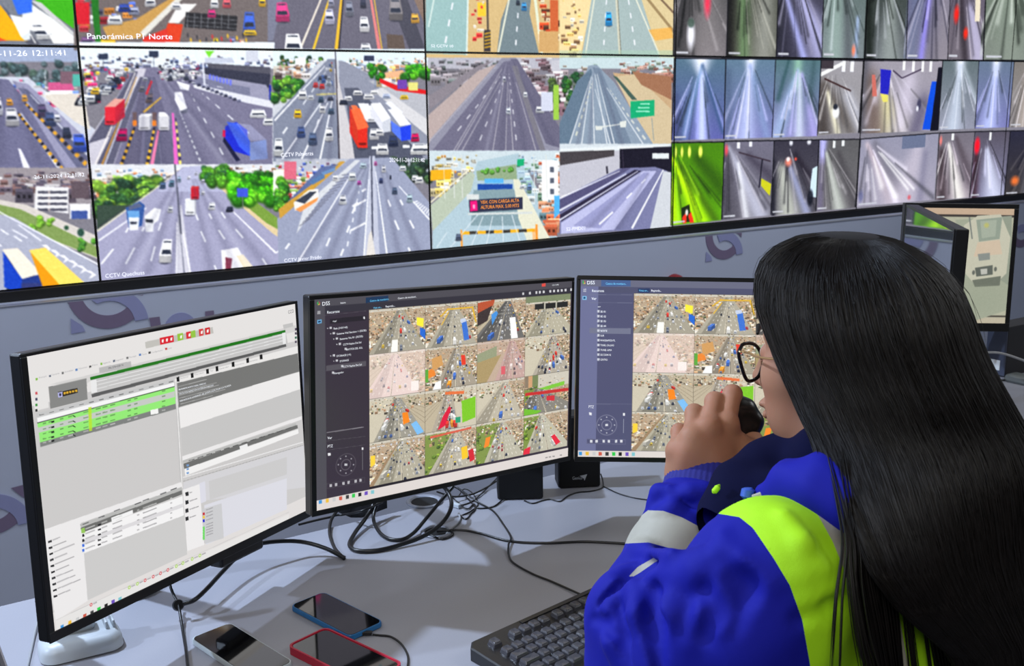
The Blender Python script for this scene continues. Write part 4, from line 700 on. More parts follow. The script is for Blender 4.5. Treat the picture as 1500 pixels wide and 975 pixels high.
# ================================================================ monitors
m_bezel = mat('monitor_plastic', (14, 14, 16), 0.38, bump=0.05, bscale=600)
m_gray = mat('light_grey_plastic', (186, 192, 196), 0.4)
def pose(P, a, t, ro):
    X = np.array([math.cos(a), math.sin(a), 0]); N = np.array([math.sin(a), -math.cos(a), 0]); Z = np.array([0, 0, 1.0])
    D = -(Z * math.cos(t) - N * math.sin(t))
    X2 = X * math.cos(ro) + D * math.sin(ro); D2 = D * math.cos(ro) - X * math.sin(ro)
    P = np.array(P, float) + np.array([0, 0, ZF]); NN = np.cross(D2, X2)
    if NN @ N < 0: NN = -NN
    return P, X2, D2, NN
class Mon:
    """local axes: x to the right, y out of the back, z up; origin at the top-left corner of the front face"""
    def __init__(s, P, a, t, ro, w, h, label, inset, name='computer_monitor', thick=.022, group='computer monitors on the desk', casing=None):
        P, X, D, N = pose(P, a, t, ro); s.P, s.X, s.D, s.N, s.w, s.h = P, X, D, N, w, h
        s.root = empty(name, frame(P, X, -N, -D), label, 'monitor', group)
        s.l, s.r, s.t, s.b = inset
        b = MB(); l, r, t_, bb = inset
        b.box(0, w, .0016, thick, -h, 0, .003, 2); b.build('casing', casing or m_bezel, s.root)
        f = MB()
        f.box(0, w, 0, .0024, -t_, 0, .0008); f.box(0, w, 0, .0024, -h, -h + bb, .0008); f.box(0, l, 0, .0024, -h + bb, -t_, .0008); f.box(w - r, w, 0, .0024, -h + bb, -t_, .0008)
        f.build('bezel', m_bezel, s.root)
        b = MB(); b.box(w * .22, w * .78, thick - .001, thick + .028, -h * .86, -h * .2, .012, 3); b.build('rear_housing', m_bezel, s.root)
        s.sw, s.sh = w - l - r, h - t_ - bb
        s.pl = (s.P - s.N * .0012, s.N)
    def uv(s, x, y):
        q = onPlane(x, y, s.pl[0], s.N) - s.P; return (q @ s.X - s.l) / s.sw, (q @ s.D - s.t) / s.sh
    def canvas(s, nx, base):
        s.nx = nx; s.ny = int(nx * s.sh / s.sw); s.cv = Canvas(nx * 2, s.ny * 2, base)
        s.pp = Pen(s.cv, lambda x, y: (lambda q: (q[0] * s.cv.w, q[1] * s.cv.h))(s.uv(x, y)))
        s.pu = Pen(s.cv, lambda u, v: (u * s.cv.w, v * s.cv.h)); return s.pp, s.pu
    def show(s, m, bl=0):
        a = down2(s.cv.a); a = blur(a, bl) if bl else a
        ny, nx = a.shape[:2]; xs = np.linspace(s.l, s.l + s.sw, nx); ys = np.linspace(s.t, s.t + s.sh, ny)
        s.screen = grid_mesh('screen', xs, ys, lambda X, Y: np.stack([X, np.full_like(X, .0012), -Y], 1), a, m, s.root); return s.screen
    def text(s, items, m, parent, name='lettering', off=.0009):
        tb = MB()
        for it in items: px_text(tb, it[0], s.pl, *it[1:6], off)
        return tb.build(name, m, parent, world=True)

m_scr1 = screen_mat('screen_office', 0.98, 0.3, 'NONE', .3)
m_scr2 = screen_mat('screen_traffic', 1.0, 0.22, 'NONE', .3)
m_txw = mat('screen_text_white', (232, 236, 242), emit=.85)
m_txb = mat('screen_text_blue', (110, 200, 245), emit=.8)
m_txd = mat('screen_text_dark', (58, 58, 62), emit=.8)
m_txg = mat('screen_text_grey', (150, 150, 152), emit=.8)

# ---------------------------------------------------------------- monitor 1: office list program
M1 = Mon((-.551, -2.209, -.479), .542, .046, .048, .541, .370, 'large light monitor at the left showing a white and green list program', (.009, .006, .0045, .0135))
pp, pu = M1.canvas(640, (226, 222, 220))
def k9(X, Y): return 30 + X / 3.571, 440 + Y / 3.571
def k0(X, Y): return X / 3.545, 700 + Y / 3.545
class Q:
    def __init__(s, p, f): s.p, s.f = p, f
    def P(s, c, *xy, **k):
        o = []
        for a, b_ in zip(xy[::2], xy[1::2]): o += list(s.f(a, b_))
        s.p.P(c, *o, **k)
    def L(s, c, x0, y0, x1, y1, w, **k): a = s.f(x0, y0); b_ = s.f(x1, y1); s.p.L(c, *a, *b_, w / 3.57, **k)
q = Q(pp, k9); q2 = Q(pp, k0)
pu.R((206, 204, 203), 0, .1, 1, .93); pu.R((232, 229, 227), 0, 0, 1, .175)
q.P((196, 194, 188), 652, 218, 1005, 140, 1010, 172, 656, 252)
for x0, x1, c in ((728, 800, (220, 30, 46)), (820, 850, (150, 200, 60)), (866, 890, (220, 40, 50)), (890, 914, (150, 200, 70)), (932, 955, (214, 60, 60)), (964, 990, (210, 40, 46))):
    q.P(c, x0, 218 - (x0 - 652) * .221 - 4, x1, 218 - (x1 - 652) * .221 - 4, x1 + 3, 250 - (x1 - 652) * .221, x0 + 3, 250 - (x0 - 652) * .221)
for x in (740, 762, 785, 836, 880, 944, 975): q.P((250, 250, 245), x, 226 - (x - 652) * .221, x + 10, 222 - (x - 652) * .221, x + 8, 240 - (x - 652) * .221, x - 1, 240 - (x - 652) * .221)
q.P((214, 212, 210), 150, 440, 1440, 130, 1450, 160, 370, 420, 340, 440)
q.P((200, 199, 198), 365, 400, 1385, 152, 1400, 240, 376, 508); q.P((30, 118, 22), 365, 402, 1384, 154, 1386, 170, 367, 418)
q.P((92, 92, 92), 372, 490, 1388, 228, 1390, 242, 374, 508)
for k in range(3): q.L((240, 240, 240), 370, 432 + 19 * k, 1384, 176 + 16 * k, 3)
q.P((236, 236, 236), 368, 420, 398, 414, 402, 478, 372, 486); q.P((236, 236, 236), 1368, 172, 1386, 168, 1388, 226, 1372, 230)
q.P((188, 187, 186), 412, 352, 578, 318, 580, 348, 414, 382); q.P((196, 195, 194), 1372, 128, 1424, 116, 1426, 136, 1376, 150)
q.P((136, 136, 134), 148, 452, 346, 408, 352, 518, 158, 566); q.P((34, 30, 26), 196, 480, 300, 458, 302, 482, 200, 508); q.P((200, 200, 255), 197, 482, 220, 478, 222, 502, 200, 508); q.P((40, 40, 60), 203, 487, 215, 485, 216, 498, 205, 501)
for k in range(5): q.P((230, 180, 50), 226 + 15 * k, 481 - 3.3 * k, 237 + 15 * k, 479 - 3.3 * k, 238 + 15 * k, 490 - 3.3 * k, 227 + 15 * k, 492 - 3.3 * k)
q.P((232, 230, 228), 64, 470, 140, 455, 150, 560, 76, 580)
q.P((200, 200, 200), 84, 590, 800, 412, 804, 432, 88, 616); q.P((248, 248, 248), 88, 614, 804, 430, 806, 450, 92, 640)
q.P((150, 238, 120), 90, 640, 806, 450, 812, 540, 104, 742); q.P((60, 60, 60), 88, 638, 806, 448, 806, 452, 90, 643); q.P((200, 204, 198), 92, 665, 806, 474, 808, 504, 96, 692)
q.P((128, 130, 128), 104, 742, 812, 540, 814, 568, 106, 766); q.P((248, 248, 246), 680, 574, 720, 564, 722, 590, 682, 598)
for k, yy in enumerate((655, 683, 708, 735, 755)):
    for x in (118, 148, 208, 250, 330, 395, 430, 470, 560, 595, 740): 
        y = yy - (x - 92) * .272; w = 26 if x > 240 and x < 480 else 18
        q.P((80, 120, 70) if k != 4 else (210, 210, 208), x, y - 6, x + w, y - 6 - w * .27, x + w, y - w * .27, x, y, al=.7)
    q.P((30, 30, 30), 163, yy - 24, 178, yy - 28, 178, yy - 18, 163, yy - 14); q.P((26, 26, 26), 276, yy - 56, 290, yy - 48, 288, yy - 44, 276, yy - 50)
q.P((190, 230, 40), 355, 560, 372, 556, 376, 680, 360, 684, al=.8)
q.P((236, 234, 232), 806, 412, 1450, 238, 1450, 276, 812, 440); q.P((120, 120, 118), 820, 432, 1450, 276, 1458, 372, 828, 560); q.P((240, 238, 237), 828, 560, 1458, 372, 1462, 464, 838, 668)
for k, (ln, x) in enumerate(((150, 824), (50, 826), (200, 826), (210, 828), (270, 830), (240, 832), (170, 836), (190, 832))): q.L((196, 196, 194), x, 452 + 15 * k, x + ln, 452 + 15 * k - ln * .262, 3.2, al=.7)
q.P((200, 199, 198), 838, 668, 1462, 464, 1478, 600, 848, 812); q.P((196, 195, 194), 808, 430, 820, 428, 850, 975, 836, 975); q.L((238, 236, 235), 812, 430, 846, 980, 5)
q.P((238, 236, 236), 846, 815, 1470, 604, 1470, 622, 848, 836); q.P((190, 190, 188), 850, 835, 1440, 640, 1444, 652, 852, 850); q.P((112, 112, 110), 852, 852, 1448, 650, 1450, 668, 900, 866, 856, 880)
q.P((240, 240, 240), 1145, 762, 1186, 748, 1190, 772, 1150, 786); q.P((244, 243, 242), 858, 880, 1452, 672, 1454, 694, 1190, 795, 862, 916)
for k in range(3): q.P((120, 160, 210), 868, 858 + 20 * k, 880, 854 + 20 * k, 882, 864 + 20 * k, 870, 868 + 20 * k)
for k in range(12): q.L((70, 70, 70), 880 + 46 * k, 838 - 15 * k, 910 + 46 * k, 828 - 15 * k, 4, al=.8)
for k in range(14): q.L((60, 60, 60), 100 + 52 * k, 600 - 13.2 * k, 124 + 52 * k, 594 - 13.2 * k, 4, al=.7)
q.L((236, 235, 235), 850, 925, 1476, 740, 5); q.L((150, 150, 150), 850, 945, 1478, 756, 2); q.P((214, 213, 216), 852, 950, 1480, 758, 1490, 975, 852, 1060)
for k, x in enumerate((80, 150, 216, 288, 360, 418, 484, 554, 620, 670, 756)):
    q.P([(130, 190, 60), (90, 100, 120), (110, 110, 110), (90, 130, 190), (60, 60, 60)][k % 5] if k < 10 else (200, 50, 50), x, 408 - (x - 80) * .235, x + 11, 405 - (x - 80) * .235, x + 12, 416 - (x - 80) * .235, x + 1, 419 - (x - 80) * .235)
for x in (816, 890, 970, 1020, 1104, 1180, 1250): q.P((24, 24, 24), x, 405 - (x - 816) * .27 - 3, x + 14, 401 - (x - 816) * .27 - 3, x + 16, 424 - (x - 816) * .27, x + 2, 426 - (x - 816) * .27)
for y in (146, 168, 190, 212): q.P((60, 110, 90) if y == 190 else (80, 70, 90), 1434, y, 1444, y - 2, 1445, y + 10, 1435, y + 12)
for k, y in enumerate((480, 512, 542, 570)): q.P([(210, 80, 90), (60, 60, 90), (60, 150, 60), (40, 40, 40)][k], 78, y, 90, y - 3, 92, y + 10, 80, y + 13)
# lower half
q2.P((238, 236, 236), 220, 270, 940, 20, 945, 46, 420, 232, 426, 262, 460, 632, 290, 740); q2.P((206, 205, 204), 436, 380, 955, 192, 972, 395, 456, 632)
q2.P((186, 186, 184), 416, 238, 944, 44, 946, 62, 420, 254); q2.P((110, 110, 108), 420, 256, 944, 62, 946, 84, 424, 284); q2.P((246, 245, 245), 424, 284, 948, 92, 955, 192, 438, 388)
q2.P((222, 220, 222), 426, 325, 950, 130, 950, 150, 428, 344); q2.P((246, 246, 246), 578, 205, 690, 164, 692, 184, 580, 226); q2.P((150, 200, 90), 421, 262, 440, 256, 444, 282, 425, 286)
for k, y in enumerate((240, 264, 290, 318, 342)): q2.P((24, 24, 26), 508, y, 524, y - 5, 526, y + 3, 510, y + 8)
for k, (y, c) in enumerate(((298, (30, 30, 34)), (324, (30, 30, 34)), (350, (60, 110, 220)), (375, (60, 110, 220)))): q2.P(c, 427, y - 7, 438, y - 11, 440, y + 3, 429, y + 7)
for k in range(10):
    x, y = 250 + 3.2 * k, 330 + 31.4 * k
    q2.P((20, 20, 22), x, y - 3, x + 20, y - 10, x + 21, y, x + 1, y + 7)
for k, ln in enumerate((40, 68, 108, 66, 100, 70, 88, 96, 120, 64)): x, y = 274 + 3.2 * k, 330 + 31.4 * k; q2.L((164, 162, 164), x, y - 9, x + ln, y - 9 - ln * .41, 6, al=.75)
for k, y in enumerate((243, 268, 294, 320, 346)):
    for x, ln in ((444, 50), (528, 30), (585, 50), (712, 12), (742, 72), (884, 10)): yy = y - (x - 500) * .36; q2.L((150, 148, 150) if k else (214, 214, 212), x, yy, x + ln, yy - ln * .38, 6, al=.7)
for x, y in ((430, 240), (512, 206), (592, 172), (700, 136), (742, 118), (832, 84), (886, 62)): q2.L((70, 70, 72), x, y, x + 32, y - 12, 5, al=.8)
q2.P((240, 238, 238), 950, 60, 1036, 30, 1060, 345, 972, 378); q2.P((222, 222, 232), 1036, 26, 1065, 16, 1070, 120, 1042, 130)
q2.P((206, 205, 205), 1084, 15, 1489, -110, 1489, -20, 1090, 112); q2.P((222, 222, 230), 1060, 140, 1489, 0, 1489, 160, 1070, 345); q2.P((206, 206, 208), 1050, 160, 1150, 130, 1162, 310, 1064, 340)
for y, c in ((185, (200, 30, 40)), (202, (240, 200, 60)), (221, (30, 30, 200)), (258, (110, 220, 100)), (272, (110, 220, 100)), (286, (110, 220, 100)), (300, (110, 220, 100)), (312, (110, 220, 100))): q2.P(c, 1052, y - 6, 1062, y - 9, 1064, y + 5, 1054, y + 8)
for y, ln in ((82, 14), (125, 40), (168, 48), (210, 34)): q2.L((150, 148, 150), 984, y - 6, 984 + ln, y - 6 - ln * .35, 5, al=.8)
for y in (168, 185, 202, 221, 244, 258, 272, 286, 300): q2.L((140, 138, 142), 1070, y - 3, 1106, y - 16, 5, al=.6)
for y in (82, 125, 168, 210): q2.P((40, 40, 42), 962, y - 8, 978, y - 13, 980, y + 7, 964, y + 12)
q2.P((232, 230, 228), 290, 735, 1500, 185, 1500, 240, 300, 815); q2.L((200, 198, 198), 290, 735, 1500, 175, 2)
for k, x in enumerate((474, 672, 714, 754, 796, 834, 872, 916, 950, 998, 1038)):
    y = 655 - (x - 474) * .452
    c = (210, 50, 60) if k in (0, 3, 4, 5, 6) else (160, 210, 60); f = q2.f(x, y); pp.B(c, f[0], f[1], 2.2, 2.8, 1, .3); pp.B((240, 238, 236), f[0], f[1], 1.1, 1.5, 1, .3)
    q2.L((150, 146, 150), x + 10, y - 4, x + 30, y - 14, 6, al=.7)
TASK = ((60, 150, 220), (240, 190, 60), (205, 205, 205), (210, 90, 70), (60, 60, 60), (50, 205, 80), (30, 28, 28), (110, 80, 190), (130, 200, 210))
for k, (x, y) in enumerate(((324, 772), (364, 750), (404, 733), (441, 714), (479, 698), (515, 680), (552, 662), (588, 642), (624, 628))):
    q2.P(TASK[k], x - 9, y - 8, x + 8, y - 16, x + 9, y + 9, x - 8, y + 16)
s1 = M1.show(m_scr1)
a9 = lambda s_, X0, Y0, X1, Y1, h: (s_, *k9(X0, Y0), *k9(X1, Y1), h / 3.571)
M1.text([a9("PN 374+030 N", 458, 360, 536, 341, 11), a9("CCO", 1398, 70, 1428, 62, 18)] + [], m_txd, s1)
M1.text([a9("Principal", 94, 408, 134, 398, 9), a9("Operación", 160, 393, 202, 383, 9), a9("Actualizar", 228, 378, 276, 366, 9), a9("Histórico".replace('ó', 'o'), 302, 361, 348, 350, 9), a9("Filtro", 372, 344, 402, 337, 9), a9("Vigilancia", 428, 333, 468, 323, 9), a9("Imprimir", 496, 318, 536, 308, 9), a9("Mensaje", 564, 302, 604, 292, 9), a9("Turno", 632, 287, 658, 281, 9), a9("Configuración".replace('ó', 'o'), 682, 276, 742, 262, 9), a9("Cerrar", 766, 256, 790, 250, 9),
          a9("Descripciones", 832, 412, 876, 400, 8), a9("Reproducir", 908, 392, 958, 379, 8), a9("Tipo", 990, 372, 1006, 368, 8), a9("Guardar", 1036, 362, 1088, 348, 8), a9("Documentos", 1120, 342, 1168, 330, 8), a9("Herramienta", 1196, 322, 1238, 311, 8)], m_txg, s1)
M1.text([a9("AUTOPISTA NORTE CARRIL DERECHO", 826, 470, 968, 436, 8), a9("NOTA POR INSPECTOR POSTERIOR DERECHO", 828, 492, 1008, 446, 8), a9("VEHICULO LIVIANO SE DESPLAZA POR LA PLAZA", 830, 530, 1100, 446, 8)], m_txw, s1)

# ---------------------------------------------------------------- traffic picture used on both middle monitors
CITYW = [(176, 136, 100), (206, 184, 150), (130, 104, 82), (226, 214, 192), (104, 92, 78), (186, 146, 112), (96, 106, 72), (84, 76, 68), (150, 140, 120), (236, 228, 210)]
def road_cell(pen, x0, y0, x1, y1, sp, seed):
    """one camera picture of a busy motorway inside the box x0..x1, y0..y1 (unit coordinates of the pen)"""
    R = np.random.default_rng(seed); w, h = x1 - x0, y1 - y0; base = pen.fn
    c = Canvas(220, 130, (196, 190, 176)); t = Pen(c, lambda u, v: (u * 220, v * 130))
    hz, vx = sp.get('hz', .06), sp.get('vx', .5); bl, br = sp.get('b', (.05, .95)); rc = sp.get('road', (150, 144, 128))
    t.R(sp.get('sky', (196, 190, 176)), 0, 0, 1, hz + .02); t.city(R, 0, 0, 1, hz + .04, 40, .03, CITYW, 1, False)
    for side, kind in ((0, sp.get('L', 'city')), (1, sp.get('R', 'city'))):
        a, e = (0, vx) if side == 0 else (vx, 1)
        if kind == 'city': t.R((176, 156, 132), a, hz, e, 1); t.city(R, a - .05, hz, e, .95, 320, .052, CITYW, .7, False)
        elif kind == 'sand': t.R((196, 188, 168), a, hz, e, 1); t.city(R, a, hz, e, .35, 60, .05, CITYW, .6, False)
        elif kind == 'green': t.R((122, 140, 70), a, hz, e, 1); t.city(R, a, hz, e, .3, 50, .05, CITYW, .6, False); t.trees(R, a, .3, e, 1, 26, .05, ((100, 130, 50), (140, 170, 60), (70, 96, 48)))
        elif kind == 'wall': t.R((182, 170, 146), a, hz, e, 1); t.city(R, a, hz, e, .3, 50, .05, CITYW, .6, False); [t.L((130, 116, 96), vx, hz + .02 * k, (-.2 if side == 0 else 1.2), .35 + .16 * k, .002, .01) for k in range(5)]
    if sp.get('L') == 'city': t.P((150, 124, 96), vx - .07, hz, vx - .04, hz, bl, 1, bl - .12, 1)
    t.P(np.array(rc) + 10, vx - .055, hz, vx + .055, hz, br + .03, 1, bl - .03, 1); t.P(np.array(rc) * .88, vx - .05, hz + .01, vx - .01, hz + .01, (bl * .35 + .65 * (bl + br) / 2), 1, bl + .06, 1)
    mid = sp.get('mid', (bl + br) / 2)
    t.L((205, 196, 176), vx, hz, mid, 1, .004, .03); t.L((90, 84, 74), vx, hz, mid + .005, 1, .002, .009)
    for k in (.25, .5, .75):
        t.dash(vx, hz + .02, bl + (mid - bl) * k, 1, 11, .003, .012, (226, 222, 210)); t.dash(vx, hz + .02, mid + (br - mid) * k, 1, 11, .003, .012, (226, 222, 210))
    for side, dn in ((0, sp.get('dl', .5)), (1, sp.get('dr', .8))):
        A, E = (bl, mid) if side == 0 else (mid, br); n = int(46 * dn)
        lst = sorted([(R.random() ** 1.0, R.integers(0, 4)) for _ in range(n)])
        for d, ln in lst:
            v = hz + .03 + (1.0 - hz) * d ** 1.6; sc = (v - hz) / (1 - hz); vw = -.045 + .09 * ((A - bl + (E - A) * (ln + .5) / 4) / (br - bl)); u = vx + vw * (1 - sc) + (A + (E - A) * (ln + .5) / 4 - vx) * sc; s_ = .014 + .070 * sc
            r_ = R.random(); lean = np.sign(vx - u) * min(1, abs(vx - u) * 2)
            if r_ < .15 and sc > .12:
                col = [(240, 238, 232), (214, 60, 50), (70, 110, 190), (236, 150, 50), (200, 196, 186), (236, 236, 232)][R.integers(6)]; cc = np.array(col, float)
                t.truck(u, v, s_ * .75, s_ * 1.25, (vx - u) * .2 + .0001, -s_ * 1.0, np.minimum(cc * 1.1, 255), cc * .7, cc * .85)
            else:
                t.car(u, v, s_ * .62, s_ * .95, CARC[R.integers(len(CARC))], lean * .1)
    for e in sp.get('x', ()): getattr(t, e[0])(*e[1:])
    if 'tint' in sp: col, al = sp['tint']; c.a[:] = c.a * (1 - al) + np.array(col, np.float32) * al
    c.noise((0, 0, 220, 130), 5, R, 1); c.a[:] = np.clip((c.a - 120) * 1.08 + 131, 0, 255)
    # copy into the pen's canvas
    ax, ay = base(x0, y0); bx, by = base(x1, y1); ax, ay, bx, by = [int(round(v)) for v in (ax, ay, bx, by)]
    ri = np.clip(((np.arange(ay, by) + .5 - ay) / (by - ay) * 130).astype(int), 0, 129); ci = np.clip(((np.arange(ax, bx) + .5 - ax) / (bx - ax) * 220).astype(int), 0, 219)
    pen.cv.a[ay:by, ax:bx] = c.a[ri][:, ci]
    pen.R((60, 56, 50), x0, y0, x1, y0 + .0014); pen.R((60, 56, 50), x0, y0, x0 + .001, y1)
YG = [('L', (214, 170, 50), .28, .3, .44, .12, .03), ('L', (214, 170, 50), .4, .14, .92, .14, .04), ('L', (214, 170, 50), .9, .14, .97, .5, .03), ('L', (214, 170, 50), .44, .2, .3, .5, .02)]
CELLS = [
    dict(vx=.55, b=(.02, .98), dl=.25, dr=.5, x=(('P', (240, 226, 60), .84, .26, .97, .3, .96, .5, .84, .44), ('P', (40, 100, 200), .9, .5, 1, .56, 1, .8, .9, .66), ('P', (240, 238, 230), .4, .72, .5, .72, .5, 1, .38, 1))),
    dict(vx=.55, b=(.05, .95), dl=.12, dr=.4, road=(158, 152, 136), x=YG + [('P', (60, 110, 200), .68, .46, .78, .44, .84, .9, .74, .92), ('P', (190, 200, 220), .66, .4, .76, .38, .78, .46, .68, .5)]),
    dict(vx=.62, b=(-.1, .95), dl=.15, dr=.6, road=(96, 94, 92), L='wall', x=(('P', (176, 80, 50), 0, .05, .35, 0, .32, .14, 0, .3), ('P', (60, 50, 50), 0, .3, .3, .14, .2, .5, 0, .62), ('P', (70, 140, 210), .28, .36, .38, .28, .42, .34, .3, .62), ('P', (246, 244, 240), .66, .48, .78, .48, .84, 1, .7, 1))),
    dict(vx=.5, b=(.0, 1.1), dl=.3, dr=.6, road=(166, 160, 140), hz=.2, x=(('R', (40, 40, 40), .2, .2, .94, .34), ('R', (180, 176, 160), .4, .18, .43, .36), ('R', (180, 176, 160), .66, .18, .69, .36), ('R', (120, 130, 100), 0, .0, 1, .16))),
    dict(vx=.45, b=(-.1, .85), dl=.25, dr=.5, road=(198, 178, 172), L='wall', R='city', tint=((236, 214, 208), .5), x=(('R', (240, 236, 232), .74, .72, .88, .95),)),
    dict(vx=.6, b=(.2, .98), dl=.5, dr=.8, road=(150, 140, 124), x=(('P', (226, 130, 50), .0, .55, .16, .48, .2, .66, .0, .74), ('P', (200, 150, 90), .12, .26, .3, .2, .34, .44, .14, .54), ('P', (90, 160, 60), 0, .5, .06, .5, .06, .8, 0, .8), ('P', (220, 60, 40), .68, .26, .76, .26, .78, .5, .7, .5), ('P', (240, 240, 236), .2, .82, .3, .8, .3, 1, .14, 1))),
    dict(vx=.72, b=(.4, 1.1), dl=.2, dr=.6, road=(176, 150, 144), L='wall', tint=((190, 150, 140), .35), x=(('P', (120, 150, 110), 0, .3, .4, .14, .4, .4, 0, .5), ('P', (150, 140, 80), 0, .5, .5, .36, .2, 1, 0, 1), ('R', (220, 60, 80), .5, .66, .58, .86))),
    dict(vx=.62, b=(.2, 1.0), dl=.9, dr=.9, L='sand', road=(160, 152, 138)),
    dict(vx=.5, b=(.1, .98), dl=.6, dr=.7, L='sand', R='wall', road=(140, 136, 124), x=(('P', (240, 130, 30), .58, .42, .68, .42, .72, .66, .6, .7), ('P', (120, 180, 230), .74, .72, .84, .66, .98, .95, .86, 1))),
    dict(vx=.45, b=(.15, .62), dl=.3, dr=.9, L='wall', R='sand', road=(160, 150, 134), x=(('L', (220, 110, 60), .38, .12, .75, .16, .07), ('P', (120, 190, 40), .7, .36, .98, .3, .98, .82, .72, .9), ('P', (210, 30, 60), .34, .66, .46, .44, .5, .5, .38, .9, .24, .98), ('R', (40, 150, 110), .58, .74, .68, .88))),
    dict(vx=.6, b=(-.1, .95), dl=.2, dr=.8, L='sand', R='city', road=(172, 164, 146)),
    dict(vx=.3, b=(-.2, 1.2), dl=.4, dr=.5, hz=.35, L='green', R='city', road=(120, 116, 108), x=(('P', (120, 190, 60), .3, .36, .9, .26, .9, .36, .5, .42), ('L', (190, 50, 50), .02, .46, 1, .5, .08), ('P', (200, 50, 60), .5, .58, .68, .6, .68, .74, .5, .7), ('P', (110, 180, 50), .0, .82, .4, .94, .3, 1, 0, 1))),
    dict(vx=.6, b=(.1, 1.05), dl=.6, dr=.5, L='city', road=(160, 154, 136), x=(('P', (240, 200, 60), .02, .3, .1, .3, .1, .5, .02, .56),)),
    dict(vx=.6, b=(.1, .95), dl=.2, dr=.5, L='green', road=(166, 160, 144), x=(('L', (206, 90, 70), .1, .12, .9, .06, .05), ('P', (240, 190, 40), .7, .5, .82, .48, .84, .78, .72, .8), ('P', (200, 40, 50), .84, .6, .94, .58, .98, .86, .88, .9))),
    dict(vx=.55, b=(.2, .98), dl=.9, dr=.3, L='green', road=(168, 164, 146), x=(('P', (240, 130, 40), .2, .38, .3, .36, .26, .6, .16, .62),)),
    dict(vx=.4, b=(.05, 1.05), dl=.6, dr=.15, L='green', R='city', road=(172, 168, 150), x=(('P', (214, 40, 60), .62, .66, .7, .62, .84, .86, .74, .92), ('P', (214, 40, 60), .02, .86, .16, .82, .14, 1, 0, 1))),
]
def dss(Mn, side, panel, bar, cu, cv, grid_x, foot):
    """control program: dark side panel, header bars, sixteen camera pictures and a pale task bar"""
    pp, pu = Mn.canvas(620, side)
    pu.R(bar, 0, 0, 1, cv[0] * .52); pu.R(panel, 0, cv[0] * .52, 1, cv[0])
    pu.R(bar, 0, cv[0] * .52, .035, foot)
    for k in range(16):
        r, c_ = divmod(k, 4); u0 = cu + (1 - cu - .006) * c_ / 4; u1 = cu + (1 - cu - .006) * (c_ + 1) / 4
        v0 = cv[0] + (cv[1] - cv[0]) * r / 4; v1 = cv[0] + (cv[1] - cv[0]) * (r + 1) / 4
        road_cell(pu, u0, v0, u1, v1, CELLS[k], 100 + k)
    pu.R((226, 218, 214), 0, foot, 1, 1)
    return pp, pu
M2 = Mon((-.144, -2.125, -.463), .136, .029, .064, .541, .338, 'middle monitor showing sixteen traffic pictures, full width in view', (.0085, .0055, .0065, .0085))
cu2 = M2.uv(541, 560)[0]; c0 = M2.uv(600, 449)[1]; c1 = M2.uv(620, 696)[1]; ft = M2.uv(600, 704)[1]
pp, pu = dss(M2, (58, 50, 62), (54, 52, 62), (80, 78, 86), cu2, (c0, c1), None, ft)
pu.R((38, 34, 42), cu2, c1, cu2 + .19, ft); 
pp.P((30, 56, 90), 536, 436, 569, 433, 569, 441, 536, 444)
def wheel(pp, cx, cy, r):
    pp.B((92, 86, 96), cx, cy, r, r * 1.12, 1, .06); pp.B((58, 50, 62), cx, cy, r * .95, r * 1.06, 1, .06); pp.B((104, 98, 108), cx, cy, r * .5, r * .56, 1, .1); pp.B((58, 50, 62), cx, cy, r * .44, r * .49, 1, .1); pp.R((200, 200, 206), cx - 2, cy - 1.6, cx + 2, cy + 1.6)
    for k in range(8): a = k * math.pi / 4; pp.B((176, 174, 182), cx + r * .74 * math.cos(a), cy + r * .82 * math.sin(a), 1.3, 1.3, 1, .5)
wheel(pp, 507, 680, 15)
def m2(X, Y): return 440 + X / 3.571, 400 + Y / 3.571
def m2b(X, Y): return 440 + X / 3.571, 600 + Y / 3.571
g = Q(pp, m2); gb = Q(pp, m2b)
g.P((40, 36, 44), 156, 240, 345, 222, 345, 246, 156, 266); g.P((88, 84, 92), 136, 484, 344, 458, 344, 486, 136, 512); gb.P((130, 126, 134), 138, 116, 332, 87, 332, 92, 138, 121)
for y in (170, 206, 262): pass
for L in ((138, 162, 340, 138), (138, 210, 340, 182)): gb.L((86, 80, 90), *L, 2)
g.L((86, 82, 92), 126, 222, 345, 198, 2)
gb.P((72, 66, 76), 138, 384, 338, 350, 338, 378, 138, 412); gb.P((58, 50, 62), 141, 387, 335, 354, 335, 375, 141, 408)
for x in (160, 188, 226, 253, 290, 316): gb.P((186, 184, 190), x - 6, 395 - (x - 160) * .175 - 7, x + 6, 393 - (x - 160) * .175 - 7, x + 6, 395 - (x - 160) * .175 + 6, x - 6, 397 - (x - 160) * .175 + 6)
gb.P((236, 236, 240), 144, 226, 160, 224, 160, 238, 146, 240); gb.P((236, 236, 240), 322, 196, 330, 195, 330, 208, 322, 209); gb.L((120, 116, 124), 326, 214, 326, 314, 3)
for x, y in ((98, 204), (98, 210), (98, 216)): g.L((206, 206, 210), x - 8, y - 3, x + 8, y - 4, 2.6)
g.P((120, 190, 240), 90, 246, 112, 243, 112, 262, 90, 265); g.P((24, 60, 100), 94, 250, 108, 248, 108, 258, 94, 260); g.P((225, 225, 230), 330, 228, 338, 228, 338, 240, 330, 240)
for k, x in enumerate((1165, 1200, 1234, 1252, 1272, 1307, 1326, 1347, 1366, 1386, 1416)): y = 108 - (x - 1165) * .085; g.P((214, 214, 218), x - 5, y - 6, x + 5, y - 7, x + 5, y + 6, x - 5, y + 7)
g.P((230, 80, 70), 1262, 56, 1282, 54, 1282, 70, 1262, 72)
